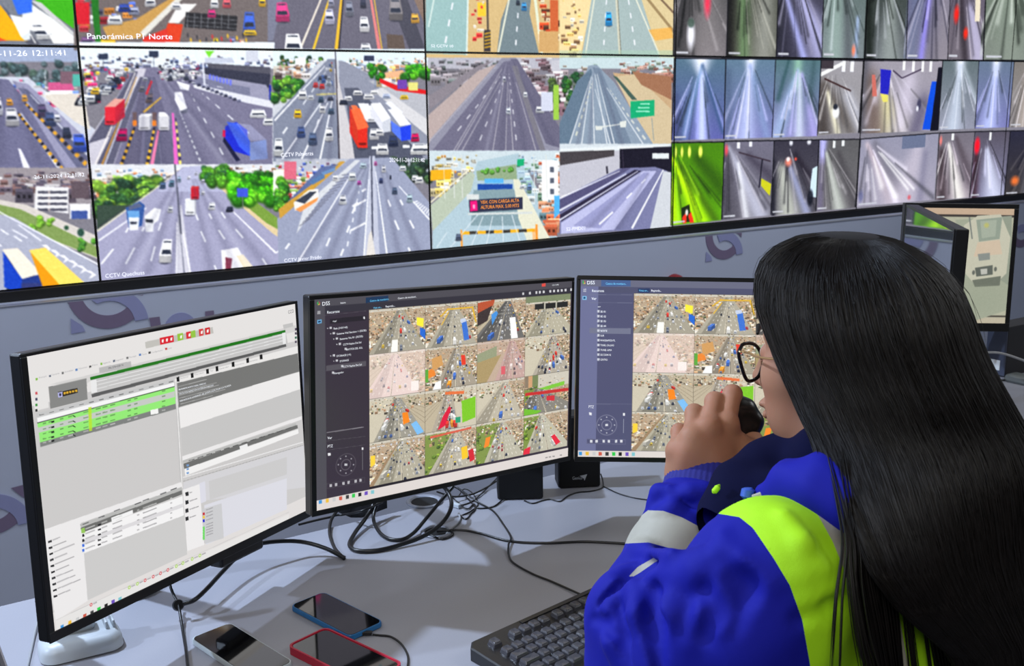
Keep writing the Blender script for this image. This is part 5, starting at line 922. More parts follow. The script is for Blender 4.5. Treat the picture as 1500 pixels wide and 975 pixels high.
for k in range(9):
    x, y = 142 + (0, 16, 32, 48, 78, 16, 32, 60, 12)[k], (290, 318, 346, 374, 400, 434, 461, 490, 524)[k]; g.P((206, 206, 212), x + 12, y - 9, x + 24, y - 10, x + 24, y + 1, x + 12, y + 2); 
    if k not in (4, 7, 8): g.P((206, 206, 212), x - 2, y - 3, x + 6, y - 4, x + 2, y + 3)
for k, (x, y) in enumerate(((106, 480), (142, 473), (178, 467), (211, 461), (247, 454), (279, 447), (312, 441), (345, 434), (378, 428))): gb.P(TASK[k], x - 8, y - 8, x + 8, y - 11, x + 8, y + 8, x - 8, y + 11)
for x, y in ((1285, 250), (1303, 247), (1322, 244), (1360, 238)): gb.P((150, 146, 146), x - 4, y - 4, x + 8, y - 6, x + 8, y, x - 4, y + 2)
def mark(q, x, y, s):
    q.P((60, 180, 90), x - s, y - s * .2, x - s * .2, y - s * 1.2, x - s * .3, y + s * .6, x - s * .7, y + s * .9); q.P((230, 80, 60), x - .1 * s, y - s * 1.1, x + s * .6, y - s * .2, x + s * .1, y); q.P((240, 200, 70), x + s * .6, y, x + s * .4, y + s * .8, x - s * .5, y + s * 1.0, x - .1 * s, y + s * .4)
mark(g, 98, 158, 10)
for k, x in enumerate((476, 504, 534, 564, 592, 620)): gb.P((206, 206, 210), x - 4, 180 - (x - 476) * .17 - 5, x + 5, 179 - (x - 476) * .17 - 5, x + 5, 180 - (x - 476) * .17 + 5, x - 4, 181 - (x - 476) * .17 + 5)
s2 = M2.show(m_scr2)
b2 = lambda s_, X0, Y0, X1, Y1, h: (s_, *m2(X0, Y0), *m2(X1, Y1), h / 3.571)
c2 = lambda s_, X0, Y0, X1, Y1, h: (s_, *m2b(X0, Y0), *m2b(X1, Y1), h / 3.571)
M2.text([b2("DSS", 112, 170, 154, 165, 20), b2("Recursos", 138, 212, 204, 205, 15), b2("Inicio", 208, 160, 236, 157, 10), b2("Centro de monitori..", 508, 136, 606, 126, 10), b2("rayi", 168, 255, 188, 253, 9),
         b2("Raíz (143/143)", 172, 294, 246, 286, 10), b2("Sistema Vial Seccion 1 (35/35)", 188, 322, 344, 302, 10), b2("Sistema Via 01 (35/35)", 204, 349, 326, 333, 10), b2("CCTV Raylus Del Sol", 222, 378, 318, 365, 10), b2("RAYITOS DEL SOL", 238, 404, 324, 393, 10), b2("STORAGE (1/1)", 188, 438, 264, 429, 10), b2("STORAGE", 204, 465, 252, 458, 10), b2("CCTV Raylus Del Sol", 222, 494, 320, 481, 10), b2("Navegador", 172, 528, 226, 521, 10), b2("Reprodu...", 444, 179, 494, 174, 11), b2("12:11:43", 1314, 66, 1350, 63, 8)], m_txw, s2)
M2.text([c2("Ver", 140, 154, 164, 151, 14), c2("PTZ", 140, 198, 168, 194, 14), c2("VLBA, 704*480", 360, 204, 440, 190, 9)], m_txw, s2)
M2.text([b2("Centro de monitoro..", 362, 150, 464, 139, 11), b2("Vista en...", 380, 186, 424, 181, 10)], m_txb, s2)

# ---------------------------------------------------------------- monitor 3 (partly behind the person)
M3 = Mon((.366, -2.095, -.486), -.547, .19, .034, .541, .3265, 'monitor behind the hand showing the same traffic pictures, partly hidden by the person', (.006, .006, .0075, .0085))
cu3 = M3.uv(927, 520)[0]; c0 = M3.uv(960, 430)[1]; c1 = M3.uv(950, 660)[1]; ft = M3.uv(950, 660.5)[1]
pp, pu = dss(M3, (84, 86, 118), (82, 84, 112), (108, 110, 132), cu3, (c0, c1), None, ft)
pu.R((112, 116, 154), 0, c0 * .52, .06, ft)
def m3(X, Y): return 830 + X / 3.571, 390 + Y / 3.571
g = Q(pp, m3)
g.P((74, 100, 150), 182, 72, 336, 72, 336, 106, 182, 106); g.P((118, 122, 146), 122, 322, 336, 324, 336, 354, 120, 350); g.P((44, 60, 100), 374, 116, 436, 116, 436, 138, 374, 138)
for y in (148, 190, 718): g.L((120, 124, 150), 118 - (8 if y > 700 else 0), y, 345, y + 2, 2)
pp.B((134, 136, 160), 889, 622, 15.5, 15.5, 1, .06); pp.B((84, 86, 118), 889, 622, 14.6, 14.6, 1, .06); pp.B((134, 136, 160), 889, 622, 8, 8, 1, .1); pp.B((84, 86, 118), 889, 622, 7, 7, 1, .1); pp.R((226, 228, 236), 887, 620.4, 891, 623.6)
for k in range(8): a = k * math.pi / 4; pp.B((206, 208, 220), 889 + 11.5 * math.cos(a), 622 + 11.5 * math.sin(a), 1.2, 1.2, 1, .5)
g.P((104, 106, 136), 106, 900, 310, 904, 310, 930, 106, 926); g.P((84, 86, 118), 109, 903, 307, 907, 307, 927, 109, 923)
for x in (130, 158, 195, 222, 260, 287): g.P((222, 224, 232), x - 6, 906, x + 6, 906, x + 6, 920, x - 6, 920)
g.P((240, 242, 246), 118, 762, 132, 764, 132, 778, 120, 776); g.P((240, 242, 246), 296, 766, 306, 766, 306, 780, 296, 780); g.L((160, 164, 184), 299, 796, 298, 870, 3)
for k in range(11): g.P((206, 210, 222), 162, 229 + 25.1 * k, 174, 229 + 25.1 * k, 173, 242 + 25.1 * k, 161, 242 + 25.1 * k)
for y in (120, 126, 132): g.L((226, 228, 234), 88, y, 104, y, 2.6)
g.P((140, 206, 246), 84, 156, 106, 156, 106, 176, 84, 176); g.P((24, 66, 116), 89, 160, 101, 160, 101, 171, 89, 171); mark(g, 94, 84, 10)
for k in range(9): x, y = 838 + 0 + (12.6, 22.5, 32.5, 41.5, 51.5, 61.2, 70.8, 80.8, 90)[k], 663.5 + .15 * k; pp.R(TASK[k], x - 2.4, y - 2.6, x + 2.4, y + 2.6)
s3 = M3.show(m_scr2)
b3 = lambda s_, X0, Y0, X1, Y1, h: (s_, *m3(X0, Y0), *m3(X1, Y1), h / 3.571)
M3.text([b3("DSS", 106, 94, 148, 93, 18), b3("Recursos", 132, 134, 196, 134, 14), b3("Ver", 130, 175, 156, 175, 14), b3("ver", 162, 214, 178, 214, 8)] +
        [b3(s_, 176, 241 + 25.1 * k, e, 241.5 + 25.1 * k, 10) for k, (s_, e) in enumerate((("SE 01", 206), ("SE 02", 206), ("SE 03", 206), ("SE 04", 206), ("NORTE", 212), ("SUR", 196), ("PANORAMICA PL", 254), ("TUNEL CALLAO", 248), ("TUNEL LIMA", 236), ("SECCION 02", 232), ("CENTRO", 214)))] +
        [b3("PTZ", 114, 740, 142, 741, 14), b3("Reprodu...", 442, 132, 496, 132, 11)], m_txw, s3)
M3.text([b3("Centro de monitoro..", 204, 95, 312, 96, 11), b3("Vista en...", 378, 131, 428, 131, 10)], m_txb, s3)

# ---------------------------------------------------------------- far workstation monitors
M4 = Mon((1.60, -1.83, -.452), -.55, .06, .03, .295, .330, 'far right monitor showing a pale vehicle seen from the front', (.012, .012, .012, .022))
pp, pu = M4.canvas(300, (196, 196, 172))
pu.R((214, 186, 158), 0, 0, 1, .055); pu.R((66, 60, 56), 0, .055, 1, .075); pu.R((206, 196, 172), 0, .95, 1, 1); pu.R((84, 78, 70), 0, .93, 1, .945)
pp.P((176, 182, 160), 1400, 322, 1482, 316, 1480, 452, 1402, 478); pp.P((160, 168, 150), 1455, 318, 1482, 316, 1481, 420, 1450, 400)
pp.P((214, 212, 190), 1412, 330, 1432, 316, 1466, 314, 1474, 334, 1480, 348, 1474, 400, 1466, 408, 1424, 412, 1412, 398, 1408, 360)
pp.P((160, 172, 156), 1430, 322, 1468, 318, 1464, 350, 1434, 354); pp.P((180, 190, 172), 1436, 324, 1460, 322, 1458, 346, 1438, 349); pp.B((212, 206, 100), 1445, 330, 5, 5, .7, .6)
pp.P((226, 206, 180), 1432, 355, 1464, 351, 1468, 372, 1426, 376); pp.P((150, 156, 150), 1432, 372, 1450, 370, 1450, 380, 1434, 382); pp.P((104, 110, 102), 1428, 392, 1454, 388, 1454, 402, 1430, 405); pp.P((206, 206, 196), 1436, 394, 1446, 393, 1446, 401, 1437, 402)
pp.B((110, 114, 106), 1426, 399, 2.5, 4); pp.B((110, 114, 106), 1458, 394, 2.5, 4); pp.P((120, 126, 112), 1424, 410, 1466, 404, 1464, 418, 1428, 420); pp.B((170, 178, 156), 1440, 440, 34, 26, .5, .9)
pp.P((150, 166, 170), 1401, 350, 1412, 345, 1410, 400, 1400, 408); pp.L((130, 136, 130), 1420, 318, 1424, 350, 2)
M4.cv.noise((0, 0, M4.cv.w, M4.cv.h), 4, np.random.default_rng(3), 2)
M4.show(screen_mat('screen_vehicle', .82, .3, 'NONE', .3), 1)
m_mirror = mat('glossy_black_glass', (205, 208, 216), 0.03, spec=1.0, metal=.92)
M5 = Mon((1.565, -1.859, -.452), math.radians(-133), .02, .0, .541, .325, 'switched-off glossy monitor at right reflecting the green tunnel picture', (.006, .006, .006, .012), thick=.03)
b = MB(); b.box(.006, .535, .0008, .0016, -.313, -.006); b.build('screen', m_mirror, M5.root)

def stand(Mn, xo, foot_c, r=(.11, .085), m=None, neck=True, name='stand_foot', round_=False, xf=.5):
    """foot on the desk, column up to the back of the monitor"""
    m = m or m_bezel; fx, fy = foot_c
    b = MB()
    if round_: b.lathe([(r[0] * .98, 0), (r[0], .003), (r[0], .008), (r[0] * .94, .011)], (fx, fy, ZD + .0012), 36)
    else: b.box(fx - r[0], fx + r[0], fy - r[1], fy + r[1], ZD + .0012, ZD + .012, .004, 3)
    b.build(name, m, Mn.root, world=True)
    mid = Mn.P + Mn.X * Mn.w * xf + Mn.D * Mn.h * .55 - Mn.N * .045
    b = MB(); b.tube([(fx, fy, ZD + .008), (fx, fy, mid[2] * .5 + ZD * .5), (mid[0] - (mid[0] - fx) * .3, mid[1] - (mid[1] - fy) * .3, mid[2]), tuple(mid)], .017, 14)
    b.build('stand_column', m, Mn.root, world=True, smooth=True)
def behind(Mn, d, xf=.5): p = Mn.P + Mn.X * Mn.w * xf - Mn.N * d; return p[0], p[1]
stand(M1, 0, behind(M1, .19, .55), (.055, .055), round_=True, xf=.55)
_f2 = onZ(540, 740, ZD); stand(M2, 0, (_f2[0] + .002, _f2[1] + .03), (.03, .018), xf=.28)
stand(M3, 0, behind(M3, .17, .6), (.07, .06), round_=True, xf=.6)
stand(M4, 0, behind(M4, .10), (.08, .07), round_=True)
stand(M5, 0, behind(M5, .05, .35), (.07, .07), round_=True, xf=.35)
# the thick black wedge foot that shows under the middle monitor, and the bracket under the left one
fp = onZ(540, 748, ZD)
b = MB(); T = Matrix.Translation((fp[0], fp[1] + .015, ZD)) @ Matrix.Rotation(math.radians(12), 4, 'Z')
b.prism([(-.048, -.018), (-.034, -.034), (.03, -.03), (.044, -.012), (.044, .03), (-.048, .03)], .0005, .026, T)
b.prism([(-.036, -.012), (.034, -.012), (.034, .028), (-.036, .028)], .026, .034, T); b.build('stand_base_block', m_bezel, M2.root, world=True)
bp_ = M1.P + M1.X * .365 + M1.D * .372
b = MB(); b.box(-.05, .05, .004, .03, -.016, .004, .004); Tm = wmat(M1.root) @ Matrix.Translation((.37, 0, -.37)); b.v = [tuple(Tm @ Vector(v)) for v in b.v]
b.build('bracket', m_bezel, M1.root, world=True)

# grey stand foot at the far left with its two posts
fc = onZ(124, 950, ZD)
root = empty('monitor_stand', (fc[0], fc[1], ZD), 'light grey plastic stand foot under the left monitor corner', 'stand')
Ts = Matrix.Translation((fc[0] - .004, fc[1] + .004, ZD + .0005)) @ Matrix.Rotation(math.radians(-3), 4, 'Z')
def rrect(w, h, r, n=6):
    out = []
    for cx, cy, a0 in ((w - r, h - r, 0), (-w + r, h - r, 90), (-w + r, -h + r, 180), (w - r, -h + r, 270)):
        for k in range(n + 1): a = math.radians(a0 + 90 * k / n); out.append((cx + r * math.cos(a), cy + r * math.sin(a)))
    return out
def slab(mb, w, h, r, levels, T):
    """stack of rounded rectangles: levels = (z, inset)"""
    V, Fc, n = [], [], None
    for z, ins in levels:
        pl = rrect(w - ins, h - ins, max(.001, r - ins)); n = len(pl); V += [tuple(T @ Vector((x, y, z))) for x, y in pl]
    for i in range(len(levels) - 1): Fc += [(i * n + j, i * n + (j + 1) % n, (i + 1) * n + (j + 1) % n, (i + 1) * n + j) for j in range(n)]
    Fc += [tuple(range(n))[::-1], tuple((len(levels) - 1) * n + j for j in range(n))]; mb.add(V, Fc)
b = MB(); slab(b, .056, .036, .022, [(0, .003), (.002, 0), (.014, .001), (.021, .005), (.025, .010)], Ts); b.build('foot', m_gray, root, world=True, smooth=True)
b = MB(); b.box(-.032, .022, .0, .03, .022, .052, .006, 3, Ts); b.build('hinge_block', m_gray, root, world=True, smooth=True)
for x in (.036, .046):
    b = MB(); b.box(x - .002, x + .002, -.010, .028, .022, .036, .002, 2, Ts); b.build('rib', m_gray, root, world=True)
b = MB(); b.box(-.044, -.020, .012, .026, .024, .19, .004, 3, Ts); b.build('post', m_gray, root, world=True, smooth=True)

# ================================================================ speakers
m_spk = mat('speaker_black', (20, 20, 22), 0.6, bump=0.1, bscale=900)
def speaker(xl, yb, xr, y2, hgt, dep, label, logo=None):
    A = onZ(xl, yb, ZD); Bp = onZ(xr, y2, ZD); X = Bp - A; w = np.linalg.norm(X); X /= w; Yv = np.array([-X[1], X[0], 0])
    T = frame(A, X, Yv, (0, 0, 1)); root = empty('desktop_speaker', T, label, 'speaker', 'black desktop speakers')
    b = MB(); b.box(0, w, .004, dep, 0.0005, hgt, .003); b.build('cabinet', m_spk, root)
    b = MB(); b.box(.002, w - .002, 0, .0045, .002, hgt - .002, .0015); b.build('grille', mat('speaker_cloth', (16, 16, 18), .85, bump=.4, bscale=1500), root)
    if logo:
        pl = (A, -Yv); tb = MB(); px_text(tb, "Genius", pl, logo[0], logo[1], logo[0] + 15, logo[1] - .6, 4.6, .0012)
        x, y = logo[0] + 11, logo[1] - 5.5
        plane_poly(tb, pl, [(x, y), (x + 11, y - 2.6), (x + 7, y + 7), (x + 6, y + 3)], .0012); plane_poly(tb, pl, [(x + 3, y + .8), (x + 7.5, y - 1.2), (x + 5.4, y + 4)], .0013)
        tb.build('badge', mat('badge_silver', (196, 198, 202), .35), root, world=True)
    return root
speaker(729, 733, 796, 731, .15, .058, 'black speaker box under the right end of the middle monitor')
speaker(818, 716, 880, 713, .15, .055, 'black speaker box with silver badge left of the hand', (838, 702))

# ================================================================ small computer on the far desk
m_pc = mat('pc_black', (22, 22, 25), 0.5); m_pcs = mat('pc_side_blue_grey', (66, 72, 90), 0.5)
A = onZ(1472, 553, ZD)
root = empty('mini_computer', (A[0], A[1], ZD), 'black compact computer with a white sticker under the far right monitor', 'computer')
b = MB(); b.box(A[0], A[0] + .26, A[1], A[1] + .062, ZD + .0005, ZD + .142, .002); b.build('case', m_pc, root, world=True)
b = MB(); b.box(A[0] - .003, A[0], A[1] + .001, A[1] + .061, ZD + .004, ZD + .139, .001); b.build('side_panel', m_pcs, root, world=True)
b = MB(); b.box(A[0] - .0042, A[0] - .003, A[1] + .016, A[1] + .054, ZD + .018, ZD + .046); b.build('sticker', mat('sticker_white', (226, 228, 226), .6), root, world=True)

# ================================================================ phones
def phone(corners, th, m_body, label, case=None, scr=None, zoff=.0006):
    P = [onZ(x, y, ZD + th) if (x is not None) else None for x, y in corners]     # TL(back-left) TR BR BL
    c = sum(P) / 4; X = (P[1] - P[0]) + (P[2] - P[3]); X /= np.linalg.norm(X); Yv = np.array([-X[1], X[0], 0]); 
    w = (np.linalg.norm(P[1] - P[0]) + np.linalg.norm(P[2] - P[3])) / 4; h = (np.linalg.norm(P[0] - P[3]) + np.linalg.norm(P[1] - P[2])) / 4
    c[2] = ZD; root = empty('smartphone', frame(c, X, Yv, (0, 0, 1)), label, 'phone', 'phones lying on the desk')
    I = Matrix.Identity(4); b = MB(); slab(b, w, h, .010, [(zoff, .0018), (zoff + .0012, 0), (th - .0014, 0), (th, .0009)], I); b.build('body', m_body, root, smooth=True)
    b = MB(); slab(b, w - .0022, h - .0022, .009, [(th, 0), (th + .0005, .0003)], I); b.build('glass', scr or m_glass, root)
    return root, w, h
m_glass = mat('phone_glass', (10, 10, 12), 0.05, spec=.8, coat=.5)
phone([(338, 911), (430, 968), (371, 996), (277, 934)], .0085, mat('phone_silver', (176, 186, 190), .35), 'silver phone with dark screen lying nearest the left edge')
phone([(478, 867), (563, 911), (512, 931), (420, 885)], .0088, mat('phone_blue', (30, 100, 156), .35), 'blue edged phone with dark screen lying farthest back')
rt, w_, h_ = phone([(478, 921), (590, 972), (534, 1003), (421, 945)], .0105, mat('phone_red', (168, 28, 52), .45), 'phone in a red case at the bottom edge, reflecting a monitor')
b = MB()
V, Fc = [], []
o_, i_ = rrect(w_ + .0015, h_ + .0015, .011), rrect(w_ - .0012, h_ - .0012, .009); n = len(o_)
for z in (.0004, .0122): V += [(x, y, z) for x, y in o_]
V += [(x, y, .0122) for x, y in i_] + [(x, y, .0105) for x, y in i_]
for L in range(3): Fc += [(L * n + j, L * n + (j + 1) % n, (L + 1) * n + (j + 1) % n, (L + 1) * n + j) for j in range(n)]
b.add(V, Fc); b.build('case', mat('phone_case_red', (176, 26, 54), .5), rt, smooth=True)

# ================================================================ keyboard
m_kb = mat('keyboard_black', (24, 24, 27), 0.35, bump=.05, bscale=700); m_key = mat('keycap', (66, 66, 72), 0.22, bump=.1, bscale=900)
A = onZ(681, 946, ZD + .018); Bk = onZ(874, 859, ZD + .018); X = Bk - A; X[2] = 0; X /= np.linalg.norm(X); Yv = np.array([-X[1], X[0], 0])
root = empty('keyboard', frame((A[0], A[1], ZD), X, Yv, (0, 0, 1)), 'black full-size computer keyboard in front of the person', 'keyboard')
KW, KD = .445, .165
b = MB(); bmx = bmesh.new()
def kz(y): return .011 + .010 * (y + KD) / KD        # deck height rises to the back
pl = [(0.012, 0), (KW - .012, 0), (KW, -.012), (KW, -KD + .016), (KW - .016, -KD), (.016, -KD), (0, -KD + .016), (0, -.012)]
n = len(pl); V = [(x, y, .0008) for x, y in pl] + [(x, y, kz(y) - .002) for x, y in pl] + [(KW / 2 + (x - KW / 2) * .992, -KD / 2 + (y + KD / 2) * .975, kz(y)) for x, y in pl]
b.add(V, [tuple(range(n))[::-1], tuple(range(2 * n, 3 * n))] + [(L * n + j, L * n + (j + 1) % n, (L + 1) * n + (j + 1) % n, (L + 1) * n + j) for L in (0, 1) for j in range(n)])
b.build('case', m_kb, root)
b = MB(); b.box(.10, .30, -.012, -.004, kz(-.008), kz(-.008) + .0015, .0006); b.build('ridge', m_kb, root)
KEYM = {}
def keycap(w, d):
    k = (round(w, 4), round(d, 4))
    if k in KEYM: return KEYM[k]
    h = .0085; V = []
    for z, ix, iy, sh in ((0, 0, 0, 0), (.0055, .0012, .0010, 0), (h, .0026, .0020, .0008)):
        for x, y in rrect(w / 2 - ix, d / 2 - iy, .0016, 3): V.append((x, y + sh, z - (.0009 * (1 - (x / (w / 2)) ** 2) if z == h else 0)))
    n = 16; V.append((0, .0008, h - .0016)); Fc = [(L * n + j, L * n + (j + 1) % n, (L + 1) * n + (j + 1) % n, (L + 1) * n + j) for L in (0, 1) for j in range(n)] + [(2 * n + j, 2 * n + (j + 1) % n, 3 * n) for j in range(n)]
    me = bpy.data.meshes.new('key'); me.from_pydata(V, [], Fc); me.materials.append(m_key); me.update(); KEYM[k] = me; return me
U = .0190
rows = [(-.024, [(0, 1), (2, 1), (3, 1), (4, 1), (5, 1), (6.5, 1), (7.5, 1), (8.5, 1), (9.5, 1), (11, 1), (12, 1), (13, 1), (14, 1), (15.4, 1), (16.4, 1), (17.4, 1)]),
        (-.050, [(k, 1) for k in range(13)] + [(13, 2), (15.4, 1), (16.4, 1), (17.4, 1)]),
        (-.069, [(0, 1.5)] + [(1.5 + k, 1) for k in range(12)] + [(13.5, 1.5), (15.4, 1), (16.4, 1), (17.4, 1)]),
        (-.088, [(0, 1.75)] + [(1.75 + k, 1) for k in range(11)] + [(12.75, 2.25)]),
        (-.107, [(0, 1.25)] + [(1.25 + k, 1) for k in range(11)] + [(12.25, 2.75), (16.4, 1)]),
        (-.126, [(0, 1.5), (1.5, 1.25), (2.75, 1.25), (4, 6), (10, 1.25), (11.25, 1.25), (12.5, 1.25), (13.75, 1.25), (15.4, 1), (16.4, 1), (17.4, 1)])]
tilt = math.atan(.010 / KD)
for y, ks in rows:
    for x, w in ks:
        o = bpy.data.objects.new('key', keycap(w * U - .0026, U - .0028)); COL.objects.link(o); o.parent = root
        o.location = (.022 + (x + w / 2) * U, y - .004, kz(y) - .0008); o.rotation_euler = (tilt, 0, 0)

# ================================================================ cables and desk grommets
m_cab = mat('cable_black', (16, 16, 18), 0.35); m_cabg = mat('cable_grey', (150, 152, 156), 0.45)
def cable(pts, r, label, m=None, name='cable', n=10, close=None):
    """pts: (photo x, photo y, height above the desk)"""
    P = [onZ(x, y, ZD + h + r) for x, y, h in pts]; S = spline(P, n); S[:, 2] = np.maximum(S[:, 2], ZD + r * 1.02)
    b = MB(); b.tube(S, r, 10); return tag(b.build(name, m or m_cab, smooth=True), label, 'cable', 'cables on the desk')
def grommet(x, y, r, label):
    c = onZ(x, y, ZD); root = empty('cable_grommet', (c[0], c[1], ZD), label, 'grommet', 'cable grommets in the desk')
    b = MB(); b.lathe([(r * .72, .0004), (r, .0004), (r, .0022), (r * .97, .003), (r * .80, .003), (r * .74, .0012), (r * .72, .0004)], (c[0], c[1], ZD), 40); b.build('ring', mat('grommet_ring', (140, 144, 156), .4), root, world=True, smooth=True)
    b = MB(); b.lathe([(r * .735, .0003), (r * .735, .0008)], (c[0] + .0, c[1], ZD), 40); b.build('opening_shade', mat('hole_shade', (10, 10, 12), .8), root, world=True); return c  # dark disc laid on the desk, coloured as the shade inside a hole
grommet(622, 735, .036, 'round grey cable grommet farther back, behind the looped cables')
grommet(640, 779, .030, 'round grey cable grommet nearer the front beside the thin cable')
cable([(552, 716, .05), (548, 736, .03), (536, 758, .012), (520, 780, .004), (512, 797, .0), (522, 806, 0), (552, 806, 0), (588, 797, .002), (622, 784, .008), (648, 765, .02), (661, 742, .035), (657, 722, .05), (642, 704, .07)], .0038, 'thick black cable making the widest loop under the middle monitor')
cable([(558, 716, .05), (553, 736, .03), (547, 758, .01), (555, 778, .002), (570, 789, 0), (588, 790, 0), (606, 780, .004), (626, 757, .015), (646, 733, .03), (664, 712, .05)], .0034, 'black cable making the inner loop under the middle monitor')
cable([(505, 733, .03), (495, 746, .015), (485, 762, .005), (483, 782, 0), (490, 802, 0), (504, 818, 0)], .0030, 'short curved black cable left of the loops')
cable([(268, 884, .022), (285, 878, .024), (303, 862, .026), (325, 838, .03), (348, 815, .035), (372, 799, .038), (402, 793, .034), (440, 793, .024), (475, 802, .012), (505, 817, 0)], .0036, 'thick black cable arching from the ring across the desk in front of the left monitor')
cable([(247, 846, .05), (250, 860, .04), (255, 872, .03), (261, 884, .022), (264, 900, .012), (268, 925, .002), (272, 950, 0), (276, 985, 0)], .0022, 'thin black cable dropping from the left monitor past the ring')
rc_ = onZ(261, 886, ZD + .022); b = MB(); T = Matrix.Translation(rc_) @ Matrix.Rotation(math.radians(60), 4, 'X')
b.lathe([(.0035, -.004), (.0075, -.004), (.0088, -.002), (.0088, .002), (.0075, .004), (.0035, .004)], n=24); b.v = [tuple(T @ Vector(v)) for v in b.v]; tag(b.build('cable_ring', m_cab, smooth=True), 'round black ferrite ring on the cable below the left monitor', 'ring')
cable([(438, 768, .01), (470, 760, .004), (500, 754, 0), (530, 748, 0.03), (560, 735, .03)], .0022, 'straight black cable passing behind the left end of the middle monitor')
cable([(628, 783, .001), (648, 789, 0), (663, 783, 0), (658, 777, .003), (640, 778, .003), (672, 776, .002), (700, 780, 0), (745, 792, 0), (800, 795, 0), (860, 793, 0), (935, 797, 0)], .0022, 'black cable running right from the near grommet across the desk')
cable([(670, 714, .02), (700, 735, .002), (722, 748, 0), (736, 766, 0), (748, 786, .003), (745, 797, .004), (745, 812, 0), (752, 824, 0), (780, 840, 0), (812, 853, 0), (850, 870, .002), (872, 880, .01)], .0018, 'thin black cable bending down to the keyboard')
cable([(672, 752, .002), (674, 760, 0), (669, 768, 0), (660, 775, 0), (654, 782, 0)], .0020, 'pale grey cable dropping into the near grommet', m_cabg)
cable([(655, 722, .02), (668, 733, .008), (684, 745, .002), (694, 738, 0), (700, 744, 0), (722, 742, 0), (738, 730, .002), (752, 720, .01)], .0015, 'thin black wire going behind the speaker under the middle monitor')
cable([(640, 720, .03), (664, 727, .01), (690, 724, .004), (712, 714, .004), (728, 704, .004)], .0018, 'black cable going up from the loops to the middle speaker')
cable([(668, 742, .0), (690, 735, .0), (706, 722, .002), (716, 712, .004), (728, 700, .01)], .0014, 'thin wire beside the loops ending at the middle speaker')
cable([(672, 753, .0), (682, 760, 0), (690, 752, 0), (696, 744, 0), (686, 731, 0), (674, 718, .004), (664, 712, .01)], .0014, 'thin wire curling round the pale connector')
cable([(672, 726, .0), (680, 716, 0), (692, 722, 0), (700, 738, 0), (690, 748, 0), (678, 754, 0)], .0012, 'thinnest wire looping right of the big loops')
cable([(768, 733, .0), (780, 737, 0), (794, 733, 0), (806, 731, 0), (820, 734, 0), (832, 726, 0), (846, 721, 0), (866, 719, 0), (882, 714, 0), (883, 704, .004), (880, 694, .01)], .0014, 'thin wire running between the two speaker boxes')
cable([(884, 712, 0), (905, 722, 0), (930, 729, 0), (958, 733, 0)], .0012, 'faint thin wire lying between the badge speaker and the sleeve')
cable([(66, 878, .03), (60, 896, .012), (52, 922, .002), (46, 950, 0), (38, 985, 0)], .0020, 'grey cable at the left edge behind the grey stand foot', m_cabg)
cable([(1412, 522, .11), (1428, 518, .105), (1450, 516, .10), (1470, 518, .095), (1500, 528, .08), (1540, 545, .05)], .0032, 'pale grey cable in front of the compact computer', m_cabg)
cable([(1438, 556, .0), (1460, 557, 0), (1485, 556, 0), (1520, 558, 0)], .002, 'dark cable on the far desk in front of the compact computer')
cable([(546, 929, .0), (556, 930, 0), (572, 932, 0), (586, 941, 0), (595, 954, 0), (598, 968, 0), (594, 990, 0)], .0016, 'thin black charging cable of the blue phone')
c = onZ(536, 927, ZD + .004); b = MB(); b.box(-.009, .009, -.0035, .0035, -.0025, .0025, .001, 2, Matrix.Translation((c[0], c[1], ZD + .0045)) @ Matrix.Rotation(math.radians(-35), 4, 'Z')); tag(b.build('charging_plug', m_cab), 'small black plug at the end of the blue phone', 'plug')
c = onZ(668, 743, ZD); b = MB(); b.box(-.004, .004, -.011, .011, 0.0005, .009, .0015, 2, Matrix.Translation((c[0], c[1], ZD)) @ Matrix.Rotation(math.radians(15), 4, 'Z')); tag(b.build('cable_connector', m_gray), 'pale grey cable connector among the black loops', 'connector')
c = onZ(1494, 562, ZD); b = MB(); slab(b, .03, .05, .02, [(.0005, .003), (.006, 0), (.016, .004), (.020, .012)], Matrix.Translation((c[0] + .02, c[1], ZD)))
tag(b.build('computer_mouse', mat('mouse_grey', (110, 116, 116), .4), smooth=True), 'grey rounded mouse at the right edge on the far desk', 'mouse')
